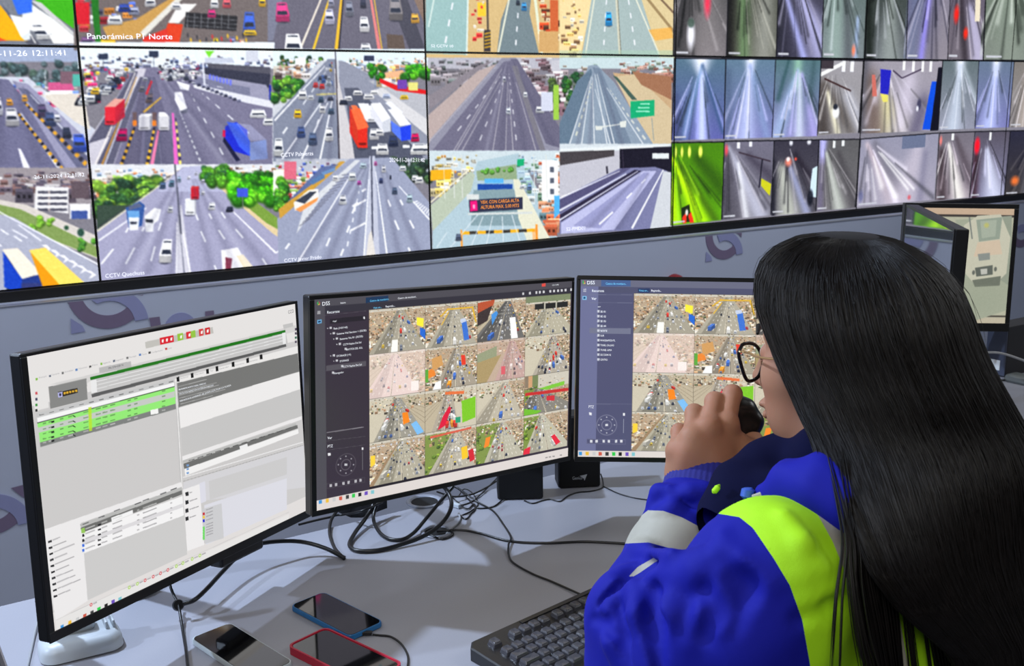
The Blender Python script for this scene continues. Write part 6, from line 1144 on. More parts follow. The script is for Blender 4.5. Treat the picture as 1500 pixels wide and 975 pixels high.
# ================================================================ smooth solids for the person
class Field:
    """signed distances on a box grid, blended with smooth unions, turned into one skin"""
    def __init__(s, xs, ys, zs):
        s.ax = [np.asarray(a, np.float32) for a in (xs, ys, zs)]; s.V = np.full([len(a) for a in s.ax], .06, np.float32)
    def sl(s, lo, hi):
        r = []
        for a, l, h in zip(s.ax, lo, hi):
            i, j = np.searchsorted(a, l), np.searchsorted(a, h); r.append(slice(max(0, i - 1), min(len(a), j + 1)))
        return tuple(r)
    def grid(s, S): return np.meshgrid(*[a[q] for a, q in zip(s.ax, S)], indexing='ij', sparse=True)
    def put(s, fn, lo, hi, k, sub=False):
        m = .055; S = s.sl(np.asarray(lo) - m, np.asarray(hi) + m); X = s.grid(S); d = fn(*X).astype(np.float32); v = s.V[S]
        if v.size == 0: return
        if sub: h = np.clip(.5 - .5 * (v + d) / k, 0, 1); s.V[S] = v * (1 - h) + (-d) * h + k * h * (1 - h)
        else: h = np.clip(.5 + .5 * (v - d) / k, 0, 1); s.V[S] = v * (1 - h) + d * h - k * h * (1 - h)
    def cap(s, a, b, r0, r1=None, k=.012, sub=False):
        a, b = np.asarray(a, float), np.asarray(b, float); r1 = r0 if r1 is None else r1; ab = b - a; L = ab @ ab + 1e-12
        def fn(x, y, z):
            t = np.clip(((x - a[0]) * ab[0] + (y - a[1]) * ab[1] + (z - a[2]) * ab[2]) / L, 0, 1)
            return np.sqrt((x - a[0] - t * ab[0]) ** 2 + (y - a[1] - t * ab[1]) ** 2 + (z - a[2] - t * ab[2]) ** 2) - (r0 + (r1 - r0) * t)
        R = max(r0, r1); s.put(fn, np.minimum(a, b) - R, np.maximum(a, b) + R, k, sub)
    def chain(s, P, R, k=.012, sub=False):
        for i in range(len(P) - 1): s.cap(P[i], P[i + 1], R[i], R[i + 1], k, sub)
    def ell(s, c, r, B=None, k=.012, sub=False):
        """ellipsoid; B rows are its axes"""
        B = np.eye(3) if B is None else np.asarray(B); c = np.asarray(c, float); r = np.asarray(r, float)
        def fn(x, y, z):
            q = [(x - c[0]) * B[i][0] + (y - c[1]) * B[i][1] + (z - c[2]) * B[i][2] for i in range(3)]
            k0 = np.sqrt(sum((q[i] / r[i]) ** 2 for i in range(3))); k1 = np.sqrt(sum((q[i] / r[i] ** 2) ** 2 for i in range(3))) + 1e-9
            return k0 * (k0 - 1) / k1
        s.put(fn, c - r.max(), c + r.max(), k, sub)
    def val(s, P):
        ix = []; fr = []
        for a, p in zip(s.ax, P): i = int(np.clip(np.searchsorted(a, p) - 1, 0, len(a) - 2)); ix.append(i); fr.append((p - a[i]) / (a[i + 1] - a[i]))
        if min(fr) < -1 or max(fr) > 2: return .06
        i, j, k = ix; return float(s.V[i, j, k])
    def surf(s, x, y, d0=.7, d1=1.6, push=0.0):
        for d in np.arange(d0, d1, .003):
            if s.val(at(x, y, d)) < 0: return at(x, y, d + push)
        return at(x, y, (d0 + d1) / 2)
    def mesh(s):
        V = s.V; nx, ny, nz = V.shape; I = V < 0
        c = [I[i:nx - 1 + i, j:ny - 1 + j, k:nz - 1 + k] for i in (0, 1) for j in (0, 1) for k in (0, 1)]
        al = c[0].copy(); an = c[0].copy()
        for q in c[1:]: al &= q; an |= q
        act = an & ~al; idx = np.full(act.shape, -1, np.int64); ijk = np.argwhere(act); idx[act] = np.arange(len(ijk))
        acc = np.zeros((len(ijk), 3)); cnt = np.zeros(len(ijk))
        for e0, e1 in [((0, 0, 0), (1, 0, 0)), ((0, 1, 0), (1, 1, 0)), ((0, 0, 1), (1, 0, 1)), ((0, 1, 1), (1, 1, 1)), ((0, 0, 0), (0, 1, 0)), ((1, 0, 0), (1, 1, 0)), ((0, 0, 1), (0, 1, 1)), ((1, 0, 1), (1, 1, 1)), ((0, 0, 0), (0, 0, 1)), ((1, 0, 0), (1, 0, 1)), ((0, 1, 0), (0, 1, 1)), ((1, 1, 0), (1, 1, 1))]:
            A, B = ijk + e0, ijk + e1; va, vb = V[A[:, 0], A[:, 1], A[:, 2]], V[B[:, 0], B[:, 1], B[:, 2]]
            m = (va < 0) != (vb < 0); t = np.where(m, va / np.where(m, va - vb, 1), 0)[:, None]
            pa = np.stack([s.ax[i][A[:, i]] for i in range(3)], 1); pb = np.stack([s.ax[i][B[:, i]] for i in range(3)], 1)
            acc += np.where(m[:, None], pa + (pb - pa) * t, 0); cnt += m
        P = acc / np.maximum(cnt, 1)[:, None]; Q = []
        for ax in range(3):
            o = [1 if i == ax else 0 for i in range(3)]
            a = I[:nx - o[0], :ny - o[1], :nz - o[2]]; b_ = I[o[0]:, o[1]:, o[2]:]; e = np.argwhere(a != b_)
            u, w = [i for i in range(3) if i != ax]; e = e[(e[:, u] > 0) & (e[:, w] > 0) & (e[:, u] < V.shape[u] - 1) & (e[:, w] < V.shape[w] - 1)]
            fl = a[e[:, 0], e[:, 1], e[:, 2]]; q = []
            for du, dw in ((-1, -1), (0, -1), (0, 0), (-1, 0)):
                g_ = e.copy(); g_[:, u] += du; g_[:, w] += dw; q.append(idx[g_[:, 0], g_[:, 1], g_[:, 2]])
            q = np.stack(q, 1); q = q[(q >= 0).all(1)] if (q < 0).any() else q
            fl = fl[:len(q)]
            if ax == 1: fl = ~fl
            q[~fl] = q[~fl][:, ::-1]; Q.append(q)
        return P, np.vstack(Q)
def relax(P, Q, n=2, lam=.5):
    E_ = np.vstack([Q[:, [0, 1]], Q[:, [1, 2]], Q[:, [2, 3]], Q[:, [3, 0]]]) if Q.shape[1] == 4 else np.vstack([Q[:, [0, 1]], Q[:, [1, 2]], Q[:, [2, 0]]])
    for _ in range(n):
        S = np.zeros_like(P); c = np.zeros(len(P))
        for a, b_ in ((0, 1), (1, 0)):
            for i in range(3): S[:, i] += np.bincount(E_[:, a], P[E_[:, b_], i], len(P))
            c += np.bincount(E_[:, a], minlength=len(P))
        P = P + lam * (S / np.maximum(c, 1)[:, None] - P)
    return P
def raw(name, P, Fc, m, parent, world=True, smooth=True):
    if world and parent is not None:
        T = np.array(wmat(parent).inverted()); P = P @ T[:3, :3].T + T[:3, 3]
    me = bpy.data.meshes.new(name); me.vertices.add(len(P)); me.vertices.foreach_set('co', P.astype(np.float32).ravel())
    Fc = np.asarray(Fc, np.int32); k = Fc.shape[1]; me.loops.add(Fc.size); me.loops.foreach_set('vertex_index', Fc.ravel())
    me.polygons.add(len(Fc)); me.polygons.foreach_set('loop_start', np.arange(len(Fc), dtype=np.int32) * k); me.update(calc_edges=True); me.validate()
    if smooth: me.polygons.foreach_set('use_smooth', [True] * len(me.polygons))
    return link(name, me, m, parent)
def polydist(X, Y, poly):
    """distance to a polygon's outline, positive inside"""
    n = len(poly); d = np.full(X.shape, 1e9); ins = np.zeros(X.shape, bool)
    for i in range(n):
        ax, ay = poly[i]; bx, by = poly[(i + 1) % n]; ux, uy = bx - ax, by - ay; t = np.clip(((X - ax) * ux + (Y - ay) * uy) / (ux * ux + uy * uy + 1e-9), 0, 1)
        d = np.minimum(d, np.hypot(X - ax - t * ux, Y - ay - t * uy))
        if ay != by: ins ^= ((ay > Y) != (by > Y)) & (X < ux * (Y - ay) / uy + ax)
    return np.where(ins, d, -d)
def cut(P, T, s):
    """split triangles along s = 0; returns (inside P, T), (outside P, T)"""
    sg = s > 0; n_in = sg[T].sum(1); full = T[n_in == 3]; none = T[n_in == 0]; mix = T[(n_in > 0) & (n_in < 3)]
    Pn = [P]; base = len(P); E_ = {}; new = []; ti, to = [], []
    def ev(a, b_):
        k = (a, b_) if a < b_ else (b_, a)
        if k not in E_: t = s[k[0]] / (s[k[0]] - s[k[1]]); new.append(P[k[0]] + (P[k[1]] - P[k[0]]) * t); E_[k] = base + len(new) - 1
        return E_[k]
    for t in mix:
        for r in range(3):
            a, b_, c = t[r], t[(r + 1) % 3], t[(r + 2) % 3]
            if sg[a] != sg[b_] and sg[a] != sg[c]: break
        e, f_ = ev(a, b_), ev(a, c); (ti if sg[a] else to).append((a, e, f_)); o = to if sg[a] else ti; o += [(e, b_, c), (e, c, f_)]
    PP = np.vstack([P, np.array(new).reshape(-1, 3)]); 
    def pack(F_, extra):
        F_ = np.vstack([F_, np.array(extra, np.int64).reshape(-1, 3)]); u, inv = np.unique(F_.ravel(), return_inverse=True); return PP[u], inv.reshape(-1, 3)
    return pack(full, ti), pack(none, to)
def tri(Q): return np.vstack([Q[:, [0, 1, 2]], Q[:, [0, 2, 3]]])
def rng_ax(lo, hi, st): return np.arange(lo, hi + st, st)

# ================================================================ the person
m_skin = mat('skin', (168, 121, 94), .62, noise=.08, nscale=30, rgb2=(158, 108, 84), spec=.3, bump=.06, bscale=500)
m_skin.node_tree.nodes['Principled BSDF'].inputs['Subsurface Weight'].default_value = .08
m_skin.node_tree.nodes['Principled BSDF'].inputs['Subsurface Scale'].default_value = .01
m_blue = mat('jacket_blue', (15, 20, 142), .75, noise=.06, nscale=25, bump=.12, bscale=1400, spec=.2)
m_navy = mat('jacket_navy', (10, 12, 44), .9, spec=.1, noise=.06, nscale=25, bump=.12, bscale=1200)
m_lime = mat('jacket_lime', (172, 234, 12), .75, noise=.04, nscale=30, bump=.15, bscale=900)
m_tape = mat('reflective_tape', (166, 163, 150), .6, noise=.04, nscale=60, bump=.12, bscale=1500, spec=.3)
m_trou = mat('trouser_cloth', (26, 30, 60), .8, noise=.06, nscale=20)
m_hair = mat('hair_black', (16, 12, 11), .45, noise=.3, nscale=60, spec=.3)
root = empty('person', (.14, -2.93, 0), 'woman with long black hair, glasses and a blue and lime jacket, holding a microphone', 'person')

HS = 1.0; PITCHH = math.radians(6); aY = -.16
Hc = at(1245, 518, 1.15)
g0 = np.array([math.sin(aY), math.cos(aY), 0]); Lf = np.array([-math.cos(aY), math.sin(aY), 0]); u0 = np.array([0, 0, 1.0])
Gf = g0 * math.cos(PITCHH) - u0 * math.sin(PITCHH); Gu = u0 * math.cos(PITCHH) + g0 * math.sin(PITCHH)
def Hp(fw, lf, up): return Hc + HS * (Gf * fw + Lf * lf + Gu * up)
HB = np.array([Gf, Lf, Gu])
# hand key points
def A(x, y, d): return at(x, y, d)
Wr = A(1036, 712, 1.225)
MCP = [A(1064, 622, 1.225), A(1038, 627, 1.212), A(1013, 640, 1.21), A(992, 660, 1.218)]
PIP = [A(1073, 577, 1.250), A(1047, 588, 1.245), A(1017, 605, 1.240), A(995, 632, 1.243)]
DIP = [A(1077, 583, 1.280), A(1053, 590, 1.276), A(1026, 606, 1.272), A(1006, 633, 1.270)]
TIP = [A(1080, 604, 1.296), A(1060, 608, 1.294), A(1038, 622, 1.292), A(1020, 645, 1.288)]
SLw = A(1128, 856, 1.02); El = A(935, 900, 1.10); SRw = SLw + np.array([.37, .02, .01]); MID = (SLw + SRw) / 2
NB = Hp(-.035, 0, -.235)

f = Field(np.unique(np.concatenate([rng_ax(.02, .15, .0017), rng_ax(.15, .30, .0022)])), np.unique(np.concatenate([rng_ax(-3.02, -2.82, .004), rng_ax(-2.82, -2.62, .0018)])), rng_ax(.97, 1.41, .0019))
f.ell(Hp(-.015, 0, .03), np.array([.094, .074, .090]) * HS, HB, .01)
f.ell(Hp(.030, 0, -.030), np.array([.064, .064, .090]) * HS, HB, .02)
for sd in (1, -1):
    f.cap(Hp(-.005, .050 * sd, -.080), Hp(.064, .018 * sd, -.122), .020, .017, .02)
    f.ell(Hp(.050, .044 * sd, -.020), [.028, .024, .028], HB, .02); f.ell(Hp(.048, .036 * sd, -.066), [.030, .024, .030], HB, .02)
    f.cap(Hp(.080, .010 * sd, .028), Hp(.064, .046 * sd, .026), .012, .010, .016)
    f.ell(Hp(.0955, .033 * sd, .002), [.014, .017, .012], HB, .01, sub=True); f.ell(Hp(.078, .031 * sd, .002), [.0125, .013, .012], HB, .004)
    f.ell(Hp(.099, .012 * sd, -.038), [.009, .007, .007], HB, .005)
    f.ell(Hp(-.012, .079 * sd, -.006), [.018, .006, .028], HB, .006); f.ell(Hp(-.006, .086 * sd, -.004), [.010, .005, .018], HB, .005, sub=True); f.ell(Hp(-.004, .079 * sd, -.030), [.008, .005, .010], HB, .005)
f.cap(Hp(.092, 0, .016), Hp(.113, 0, -.030), .0085, .0105, .012); f.ell(Hp(.113, 0, -.034), [.011, .012, .010], HB, .006)
f.ell(Hp(.088, 0, -.062), [.018, .026, .016], HB, .012); f.ell(Hp(.1035, 0, -.061), [.008, .022, .0065], HB, .004); f.ell(Hp(.101, 0, -.074), [.0085, .019, .0075], HB, .004)
f.ell(Hp(.110, 0, -.0675), [.010, .024, .0018], HB, .003, sub=True)
f.ell(Hp(.076, 0, -.124), [.022, .026, .018], HB, .018)
f.cap(Hp(-.015, 0, -.07), NB, .056, .058, .03)
# hand: palm, five bent fingers, thumb folded against the microphone
f.chain([Wr, A(1040, 676, 1.222)], [.029, .031], .014); f.cap(A(1012, 690, 1.224), A(1062, 690, 1.224), .021, .021, .014)
for k, mc in enumerate(MCP): f.chain([A(1018 + 14 * (1.6 - k), 690, 1.222), mc], [.019, .0135 - .0008 * k], .014)
f.cap(MCP[0], MCP[3], .0105, .0100, .010); f.ell((MCP[1] + MCP[2]) / 2 * .6 + Wr * .4, [.036, .020, .034], None, .012)
for k in range(4):
    r = (.0108, .0112, .0105, .0093)[k]
    f.ell(MCP[k] + (-FW) * .002, [r * 1.18] * 3, None, .006)
    f.chain([MCP[k], PIP[k]], [r * 1.04, r * .96], .0045); f.ell(PIP[k], [r * 1.08] * 3, None, .003)
    f.chain([PIP[k], DIP[k]], [r * .95, r * .86], .003); f.chain([DIP[k], TIP[k]], [r * .87, r * .74], .003)
TH = [A(1068, 690, 1.225), A(1092, 668, 1.235), A(1101, 648, 1.262), A(1096, 630, 1.292)]
f.chain(TH, [.021, .0165, .0118, .0098], .012); f.cap(TH[1], A(1078, 650, 1.232), .015, .014, .014)
f.chain([Wr, A(1012, 752, 1.20)], [.027, .036], .012)
P, Qd = f.mesh(); P = relax(P, Qd, 1, .4)
body = raw('body', P, Qd, m_skin, root)
# nails, eyes, brows, lips
for k in range(4):
    b = MB(); d0 = TIP[k] - DIP[k]; d0 /= np.linalg.norm(d0); nn = np.cross(d0, RT); nn = nn if nn @ FW > 0 else -nn; c_ = TIP[k] + nn * .0065
    b.add([c_ + RT * .004 - d0 * .004, c_ - RT * .004 - d0 * .004, c_ - RT * .003 + d0 * .005, c_ + RT * .003 + d0 * .005], [(0, 1, 2, 3)]); b.build('fingernail', mat('nail', (196, 150, 130), .3), body, world=True)
def ball(c, r, B, n=16):
    V, Fc = [], []
    for i in range(n + 1):
        for j in range(2 * n):
            t, ph = math.pi * i / n, math.pi * j / n; V.append(c + r[0] * math.cos(t) * B[0] + r[1] * math.sin(t) * math.cos(ph) * B[1] + r[2] * math.sin(t) * math.sin(ph) * B[2])
    for i in range(n):
        for j in range(2 * n): Fc.append((i * 2 * n + j, i * 2 * n + (j + 1) % (2 * n), (i + 1) * 2 * n + (j + 1) % (2 * n), (i + 1) * 2 * n + j))
    return V, Fc
for sd in (1, -1):
    b = MB(); b.add(*ball(Hp(.0795, .031 * sd, .002), [.0115] * 3, HB)); b.build('eyeball', mat('eye_white', (226, 222, 216), .2), root, world=True, smooth=True)
    b = MB(); b.add(*ball(Hp(.0885, .031 * sd, .001), [.0022, .0055, .0055], HB)); b.build('iris', mat('iris_brown', (44, 26, 18), .15), root, world=True, smooth=True)
    b = MB(); b.tube([Hp(.096, .014 * sd, .026), Hp(.094, .030 * sd, .031), Hp(.080, .052 * sd, .026)], [.0022, .0032, .0014], 8); b.build('eyebrow', m_hair, root, world=True, smooth=True)
b = MB(); b.add(*ball(Hp(.1045, 0, -.0615), [.0065, .021, .0052], HB)); b.build('upper_lip', mat('lip_skin', (150, 84, 74), .4), root, world=True, smooth=True)
b = MB(); b.add(*ball(Hp(.102, 0, -.0745), [.0072, .018, .0062], HB)); b.build('lower_lip', mat('lip_skin', (154, 88, 78), .4), root, world=True, smooth=True)

# ---------------------------------------------------------------- jacket
f = Field(rng_ax(-.20, .52, .0038), rng_ax(-3.20, -2.56, .0038), rng_ax(.52, 1.34, .0038))
f.cap(SLw, SRw, .072, .072, .03)
f.ell(MID + [0, .0, -.14], [.205, .122, .24], None, .03); f.ell(MID + [0, .02, -.40], [.185, .145, .20], None, .05)
f.cap(NB + [0, -.01, -.02], SLw * .6 + NB * .4 + [0, 0, .01], .062, .058, .03); f.cap(NB + [0, -.01, -.02], SRw * .6 + NB * .4 + [0, 0, .01], .062, .058, .03)
f.chain([SLw, A(1040, 914, 1.045), El], [.080, .064, .047], .02)
f.chain([A(1100, 935, 1.02), A(1010, 960, 1.05), A(945, 965, 1.09)], [.080, .066, .048], .03); f.chain([El, A(925, 1010, 1.11)], [.046, .045], .03)
f.chain([A(928, 893, 1.13), A(978, 820, 1.175), A(1018, 757, 1.20)], [.042, .050, .049], .003)
f.chain([A(985, 742, 1.20), A(1050, 748, 1.20)], [.024, .026], .02)
# right arm, resting in front of the body
f.chain([SRw, SRw + [.07, .08, -.24], SRw + [-.05, .24, -.30]], [.075, .055, .042], .02)
# folds: soft ridges and creases laid on the surface
def fold(pts, r, amt, k=.012, sub=False, d0=.8):
    S = [f.surf(x, y, d0) for x, y in pts]; S = [q_ + FW * (r - amt if not sub else -(r - amt)) for q_ in S]
    for i in range(len(S) - 1): f.cap(S[i], S[i + 1], r * (.5 if i == 0 else 1), r * (.5 if i == len(S) - 2 else 1), k, sub)
fold([(1038, 800), (1020, 812), (972, 820), (925, 846), (880, 888)], .0085, .0135, .005, True)
fold([(1036, 806), (1008, 834), (988, 854)], .008, .011, .006, True)
fold([(1055, 812), (1030, 838), (1000, 846), (960, 850)], .016, .009, .014)
fold([(1000, 858), (985, 905), (975, 965)], .016, .008, .014); fold([(928, 858), (938, 900), (958, 975)], .012, .010, .012); fold([(893, 895), (902, 940), (912, 990)], .011, .007, .012)
fold([(960, 862), (955, 915), (966, 980)], .010, .009, .012, True); fold([(908, 885), (915, 930), (926, 985)], .008, .008, .010, True); fold([(872, 905), (885, 912), (896, 930)], .006, .007, .008, True)
fold([(1062, 790), (1085, 835), (1132, 858)], .014, .007, .014); fold([(1058, 822), (1082, 858), (1068, 905)], .012, .008, .014, True); fold([(1085, 860), (1052, 905), (1012, 945)], .014, .007, .014); fold([(1030, 862), (1045, 890), (1030, 930)], .010, .007, .012, True)
fold([(985, 727), (1012, 724), (1035, 722), (1075, 728)], .010, .008, .008); fold([(972, 746), (994, 738), (1012, 742), (1045, 752)], .006, .006, .006, True); fold([(952, 736), (964, 720), (980, 716)], .009, .009, .008)
fold([(958, 752), (985, 744), (1012, 752)], .008, .007, .008); 
fold([(930, 800), (945, 812), (985, 814)], .010, .006, .010); fold([(905, 830), (925, 835), (950, 825)], .009, .005, .010, True)
fold([(1150, 760), (1175, 800), (1178, 850)], .009, .004, .012); fold([(1160, 850), (1200, 832), (1235, 815)], .007, .004, .010); fold([(1170, 905), (1215, 890), (1250, 870)], .007, .004, .012, True)
X_, Y_, Z_ = f.grid(f.sl((-9, -9, -9), (9, 9, 9)))
f.V += (.0014 * np.sin(38 * X_ + 22 * Z_ + 2.2 * np.sin(17 * Y_ + 9 * Z_)) * np.sin(27 * Z_ - 31 * Y_ + 1.7 * np.sin(23 * X_)) + .0010 * np.sin(83 * X_ - 61 * Z_ + 40 * Y_) * np.sin(55 * Z_ + 47 * Y_)).astype(np.float32)
P, Qd = f.mesh(); P = relax(P, Qd, 1, .5); T_ = tri(Qd)
def pxof(P):
    d = P - C; z = d @ FW; return 750 + F_PX * (d @ RT) / z, 487.5 - F_PX * (d @ UP) / z, z
LIME = [(1052, 752), (1083, 757), (1103, 773), (1133, 817), (1157, 857), (1175, 907), (1187, 975), (1200, 1300), (1340, 1300), (1277, 975), (1260, 910), (1247, 863), (1238, 837), (1220, 793), (1200, 757), (1187, 738), (1167, 722), (1150, 700), (1060, 700)]
TAPE = [(1187, 738), (1200, 757), (1220, 793), (1238, 837), (1247, 863), (1260, 910), (1277, 975), (1340, 1300), (1400, 1300), (1330, 975), (1318, 905), (1298, 850), (1272, 800), (1240, 766), (1200, 700), (1170, 700), (1167, 722)]
LIM2 = [(1240, 766), (1272, 800), (1298, 850), (1318, 905), (1330, 975), (1400, 1300), (1480, 1300), (1385, 975), (1374, 905), (1350, 850), (1320, 800), (1280, 740), (1200, 700)]
BAND = [(928, 764), (949, 747), (972, 748), (998, 757), (1034, 776), (1014, 816), (983, 803), (950, 794), (911, 796)]
BND2 = [(914, 852), (934, 830), (964, 813), (978, 812), (958, 824), (938, 838)]
jk = None; rest = (P, T_)
def take(rest, poly, name, m, parent, cond=None):
    P, T = rest; x, y, z = pxof(P); s = polydist(x, y, poly)
    if cond is not None: s = np.minimum(s, cond(P, x, y, z))
    (Pi, Ti), out = cut(P, T, s + 1e-4)
    pend.append((name, Pi, Ti, m)); return out
pend = []
tor = lambda P, x, y, z: (x - 1040) * 1.0
rest = take(rest, LIME, 'lime_panel', m_lime, None, tor); rest = take(rest, TAPE, 'reflective_stripe', m_tape, None, tor); rest = take(rest, LIM2, 'lime_panel', m_lime, None, tor)
rest = take(rest, BAND, 'sleeve_band', m_tape, None, lambda P, x, y, z: (z - 1.105) * 400); rest = take(rest, BND2, 'sleeve_band', m_tape, None, lambda P, x, y, z: (z - 1.07) * 400)
jk = raw('jacket', rest[0], rest[1], m_blue, root)
for nme, Pi, Ti, m_ in pend: raw(nme, Pi, Ti, m_, jk)
# seam stitches along the lime panel
b = MB(); S = spline([f.surf(x, y, .8, push=-.0012) for x, y in ((1100, 778), (1126, 817), (1150, 857), (1167, 907), (1179, 975))], 10); b.tube([q_ for q_ in S], .0007, 5); b.build('seam', m_navy, jk, world=True)
# knitted cuff: ribs round the wrist
b = MB(); a0, a1 = A(1037, 688, 1.226), A(1030, 738, 1.208); ax_ = a1 - a0; ax_ /= np.linalg.norm(ax_); e1_ = RT - ax_ * (RT @ ax_); e1_ /= np.linalg.norm(e1_); e2_ = np.cross(ax_, e1_); n = 192
V = []; LV = [(-.004, .034), (0, .0405), (.003, .0425), (.012, .0440), (.024, .0450), (.036, .046)]
for z_, r_ in LV:
    for j in range(n):
        a_ = 2 * math.pi * j / n; rr = r_ * (1 + .007 * math.cos(48 * a_)); V.append(a0 + ax_ * z_ + e1_ * rr * 1.06 * math.cos(a_) + e2_ * rr * .88 * math.sin(a_))
b.add(V, [(i * n + j, i * n + (j + 1) % n, (i + 1) * n + (j + 1) % n, (i + 1) * n + j) for i in range(len(LV) - 1) for j in range(n)]); b.build('cuff', mat('cuff_knit', (30, 32, 122), .85, bump=.2, bscale=700), jk, world=True, smooth=True)
# collar standing round the neck, and the blue hood fold behind it
f2 = Field(rng_ax(.0, .36, .0034), rng_ax(-3.06, -2.62, .0034), rng_ax(1.04, 1.34, .0034))
f2.chain([A(1048, 790, 1.10), A(1062, 745, 1.13), A(1085, 715, 1.155), A(1120, 690, 1.175), A(1165, 672, 1.18), A(1215, 668, 1.13), A(1270, 690, 1.10), A(1330, 700, 1.15)], [.012, .022, .028, .030, .030, .034, .034, .03], .02)
f2.chain([A(1056, 770, 1.12), A(1090, 750, 1.13), A(1130, 735, 1.12)], [.020, .030, .03], .02)
X_, Y_, Z_ = f2.grid(f2.sl((-9, -9, -9), (9, 9, 9))); f2.V += (.0016 * np.sin(70 * X_ + 40 * Z_) * np.sin(60 * Z_ - 50 * Y_)).astype(np.float32)
P, Qd = f2.mesh(); raw('collar', relax(P, Qd, 1), Qd, m_navy, jk)
f2 = Field(rng_ax(.0, .40, .0034), rng_ax(-3.16, -2.70, .0034), rng_ax(1.0, 1.32, .0034))
f2.chain([A(1122, 722, 1.085), A(1160, 712, 1.055), A(1205, 716, 1.025), A(1248, 738, 1.01), A(1310, 760, 1.03), A(1400, 750, 1.08)], [.012, .020, .027, .029, .03, .03], .02)
f2.chain([A(1160, 700, 1.09), A(1215, 700, 1.05)], [.020, .026], .02)
X_, Y_, Z_ = f2.grid(f2.sl((-9, -9, -9), (9, 9, 9))); f2.V += (.002 * np.sin(80 * X_ + 50 * Z_) * np.sin(70 * Z_ - 50 * Y_)).astype(np.float32)
P, Qd = f2.mesh(); raw('hood', relax(P, Qd, 1), Qd, m_blue, jk)
b = MB(); b.tube([A(1044, 722, 1.10), A(1046, 720, 1.10), A(1051, 714, 1.10), A(1054, 710, 1.105)], [.001, .0032, .0032, .001], 14); b.build('lime_tab', m_lime, jk, world=True, smooth=True)
b = MB(); b.tube([A(1094, 730, 1.085), A(1094, 727, 1.085), A(1096, 717, 1.085), A(1096, 714, 1.085)], [.004, .0068, .0068, .004], 14); b.build('toggle', mat('toggle_blue', (60, 96, 190), .35), jk, world=True, smooth=True)
b = MB(); b.tube(spline([A(1103, 729, 1.075), A(1125, 722, 1.07), A(1146, 722, 1.062)], 6), .0035, 8); b.build('grey_trim', m_tape, jk, world=True, smooth=True)

# ---------------------------------------------------------------- trousers, shoes and the chair underneath
HPc = MID + np.array([0, .03, -.50]); HPc[2] = .60
f3 = Field(rng_ax(-.12, .50, .008), rng_ax(-3.20, -2.20, .008), rng_ax(.03, .80, .008))
f3.ell(HPc, [.19, .16, .13], None, .03)
for sd in (-1, 1):
    hp = HPc + [.09 * sd, .02, -.02]; kn = hp + [.02 * sd, .42, -.03]; an = kn + [0, .03, -.43]; an[2] = .09
    f3.chain([hp, kn], [.085, .062], .02); f3.chain([kn, an], [.06, .045], .01)
P, Qd = f3.mesh(); raw('trousers', relax(P, Qd, 1), Qd, m_trou, root)
for sd in (-1, 1):
    an = HPc + [.11 * sd, .47, 0]; f4 = Field(rng_ax(an[0] - .07, an[0] + .07, .006), rng_ax(an[1] - .12, an[1] + .22, .006), rng_ax(-.02, .14, .006))
    f4.cap((an[0], an[1] - .02, .045), (an[0], an[1] + .15, .036), .040, .034, .02); f4.cap((an[0], an[1], .04), (an[0], an[1], .11), .04, .045, .02)
    f4.V[:, :, :6] = .01; P, Qd = f4.mesh(); raw('shoe', relax(P, Qd, 1), Qd, mat('shoe_black', (20, 20, 22), .5), root)
m_ch = mat('chair_fabric', (34, 36, 42), .85)
rc = empty('office_chair', (HPc[0], HPc[1], 0), 'black office chair seat under the seated woman', 'chair')
b = MB(); b.box(HPc[0] - .24, HPc[0] + .24, HPc[1] - .22, HPc[1] + .24, .40, .468, .03, 3); b.build('seat', m_ch, rc, world=True, smooth=True)
b = MB(); b.tube([(HPc[0], HPc[1], .10), (HPc[0], HPc[1], .40)], .025, 16); b.build('column', m_bezel, rc, world=True)
for k in range(5):
    a_ = 2 * math.pi * k / 5 + .3; e_ = (HPc[0] + .27 * math.cos(a_), HPc[1] + .27 * math.sin(a_), .075); b = MB(); b.tube([(HPc[0], HPc[1], .11), e_], [.022, .014], 8); b.build('base_arm', m_bezel, rc, world=True)
    b = MB(); b.tube([(e_[0] - .012, e_[1], .03), (e_[0] + .012, e_[1], .03)], .03, 16); b.box(e_[0] - .008, e_[0] + .008, e_[1] - .008, e_[1] + .008, .03, .075, .002); b.build('caster', m_bezel, rc, world=True)

# ---------------------------------------------------------------- hair
RF = np.array([FW[0], FW[1], 0]); RF /= np.linalg.norm(RF)
LV = [(344, 1205, 1282, 1.125, .034, 0), (350, 1172, 1312, 1.125, .056, 0), (366, 1143, 1342, 1.125, .080, 0), (386, 1124, 1368, 1.125, .096, 0), (415, 1115, 1390, 1.122, .105, 0), (450, 1115, 1404, 1.118, .110, 0),
      (485, 1125, 1416, 1.112, .108, 0), (520, 1138, 1432, 1.105, .104, 0), (555, 1152, 1453, 1.095, .100, .003), (590, 1166, 1476, 1.085, .092, .008), (630, 1184, 1503, 1.07, .084, .014), (680, 1200, 1530, 1.045, .072, .024), (740, 1222, 1550, 1.025, .056, .038), (800, 1246, 1562, 1.012, .042, .050),
      (850, 1282, 1568, 1.008, .036, .048), (895, 1330, 1570, 1.010, .030, .042), (940, 1378, 1572, 1.018, .026, .034), (990, 1390, 1572, 1.020, .022, .032), (1060, 1398, 1572, 1.022, .014, .03)]
LVa = np.array(LV, float)
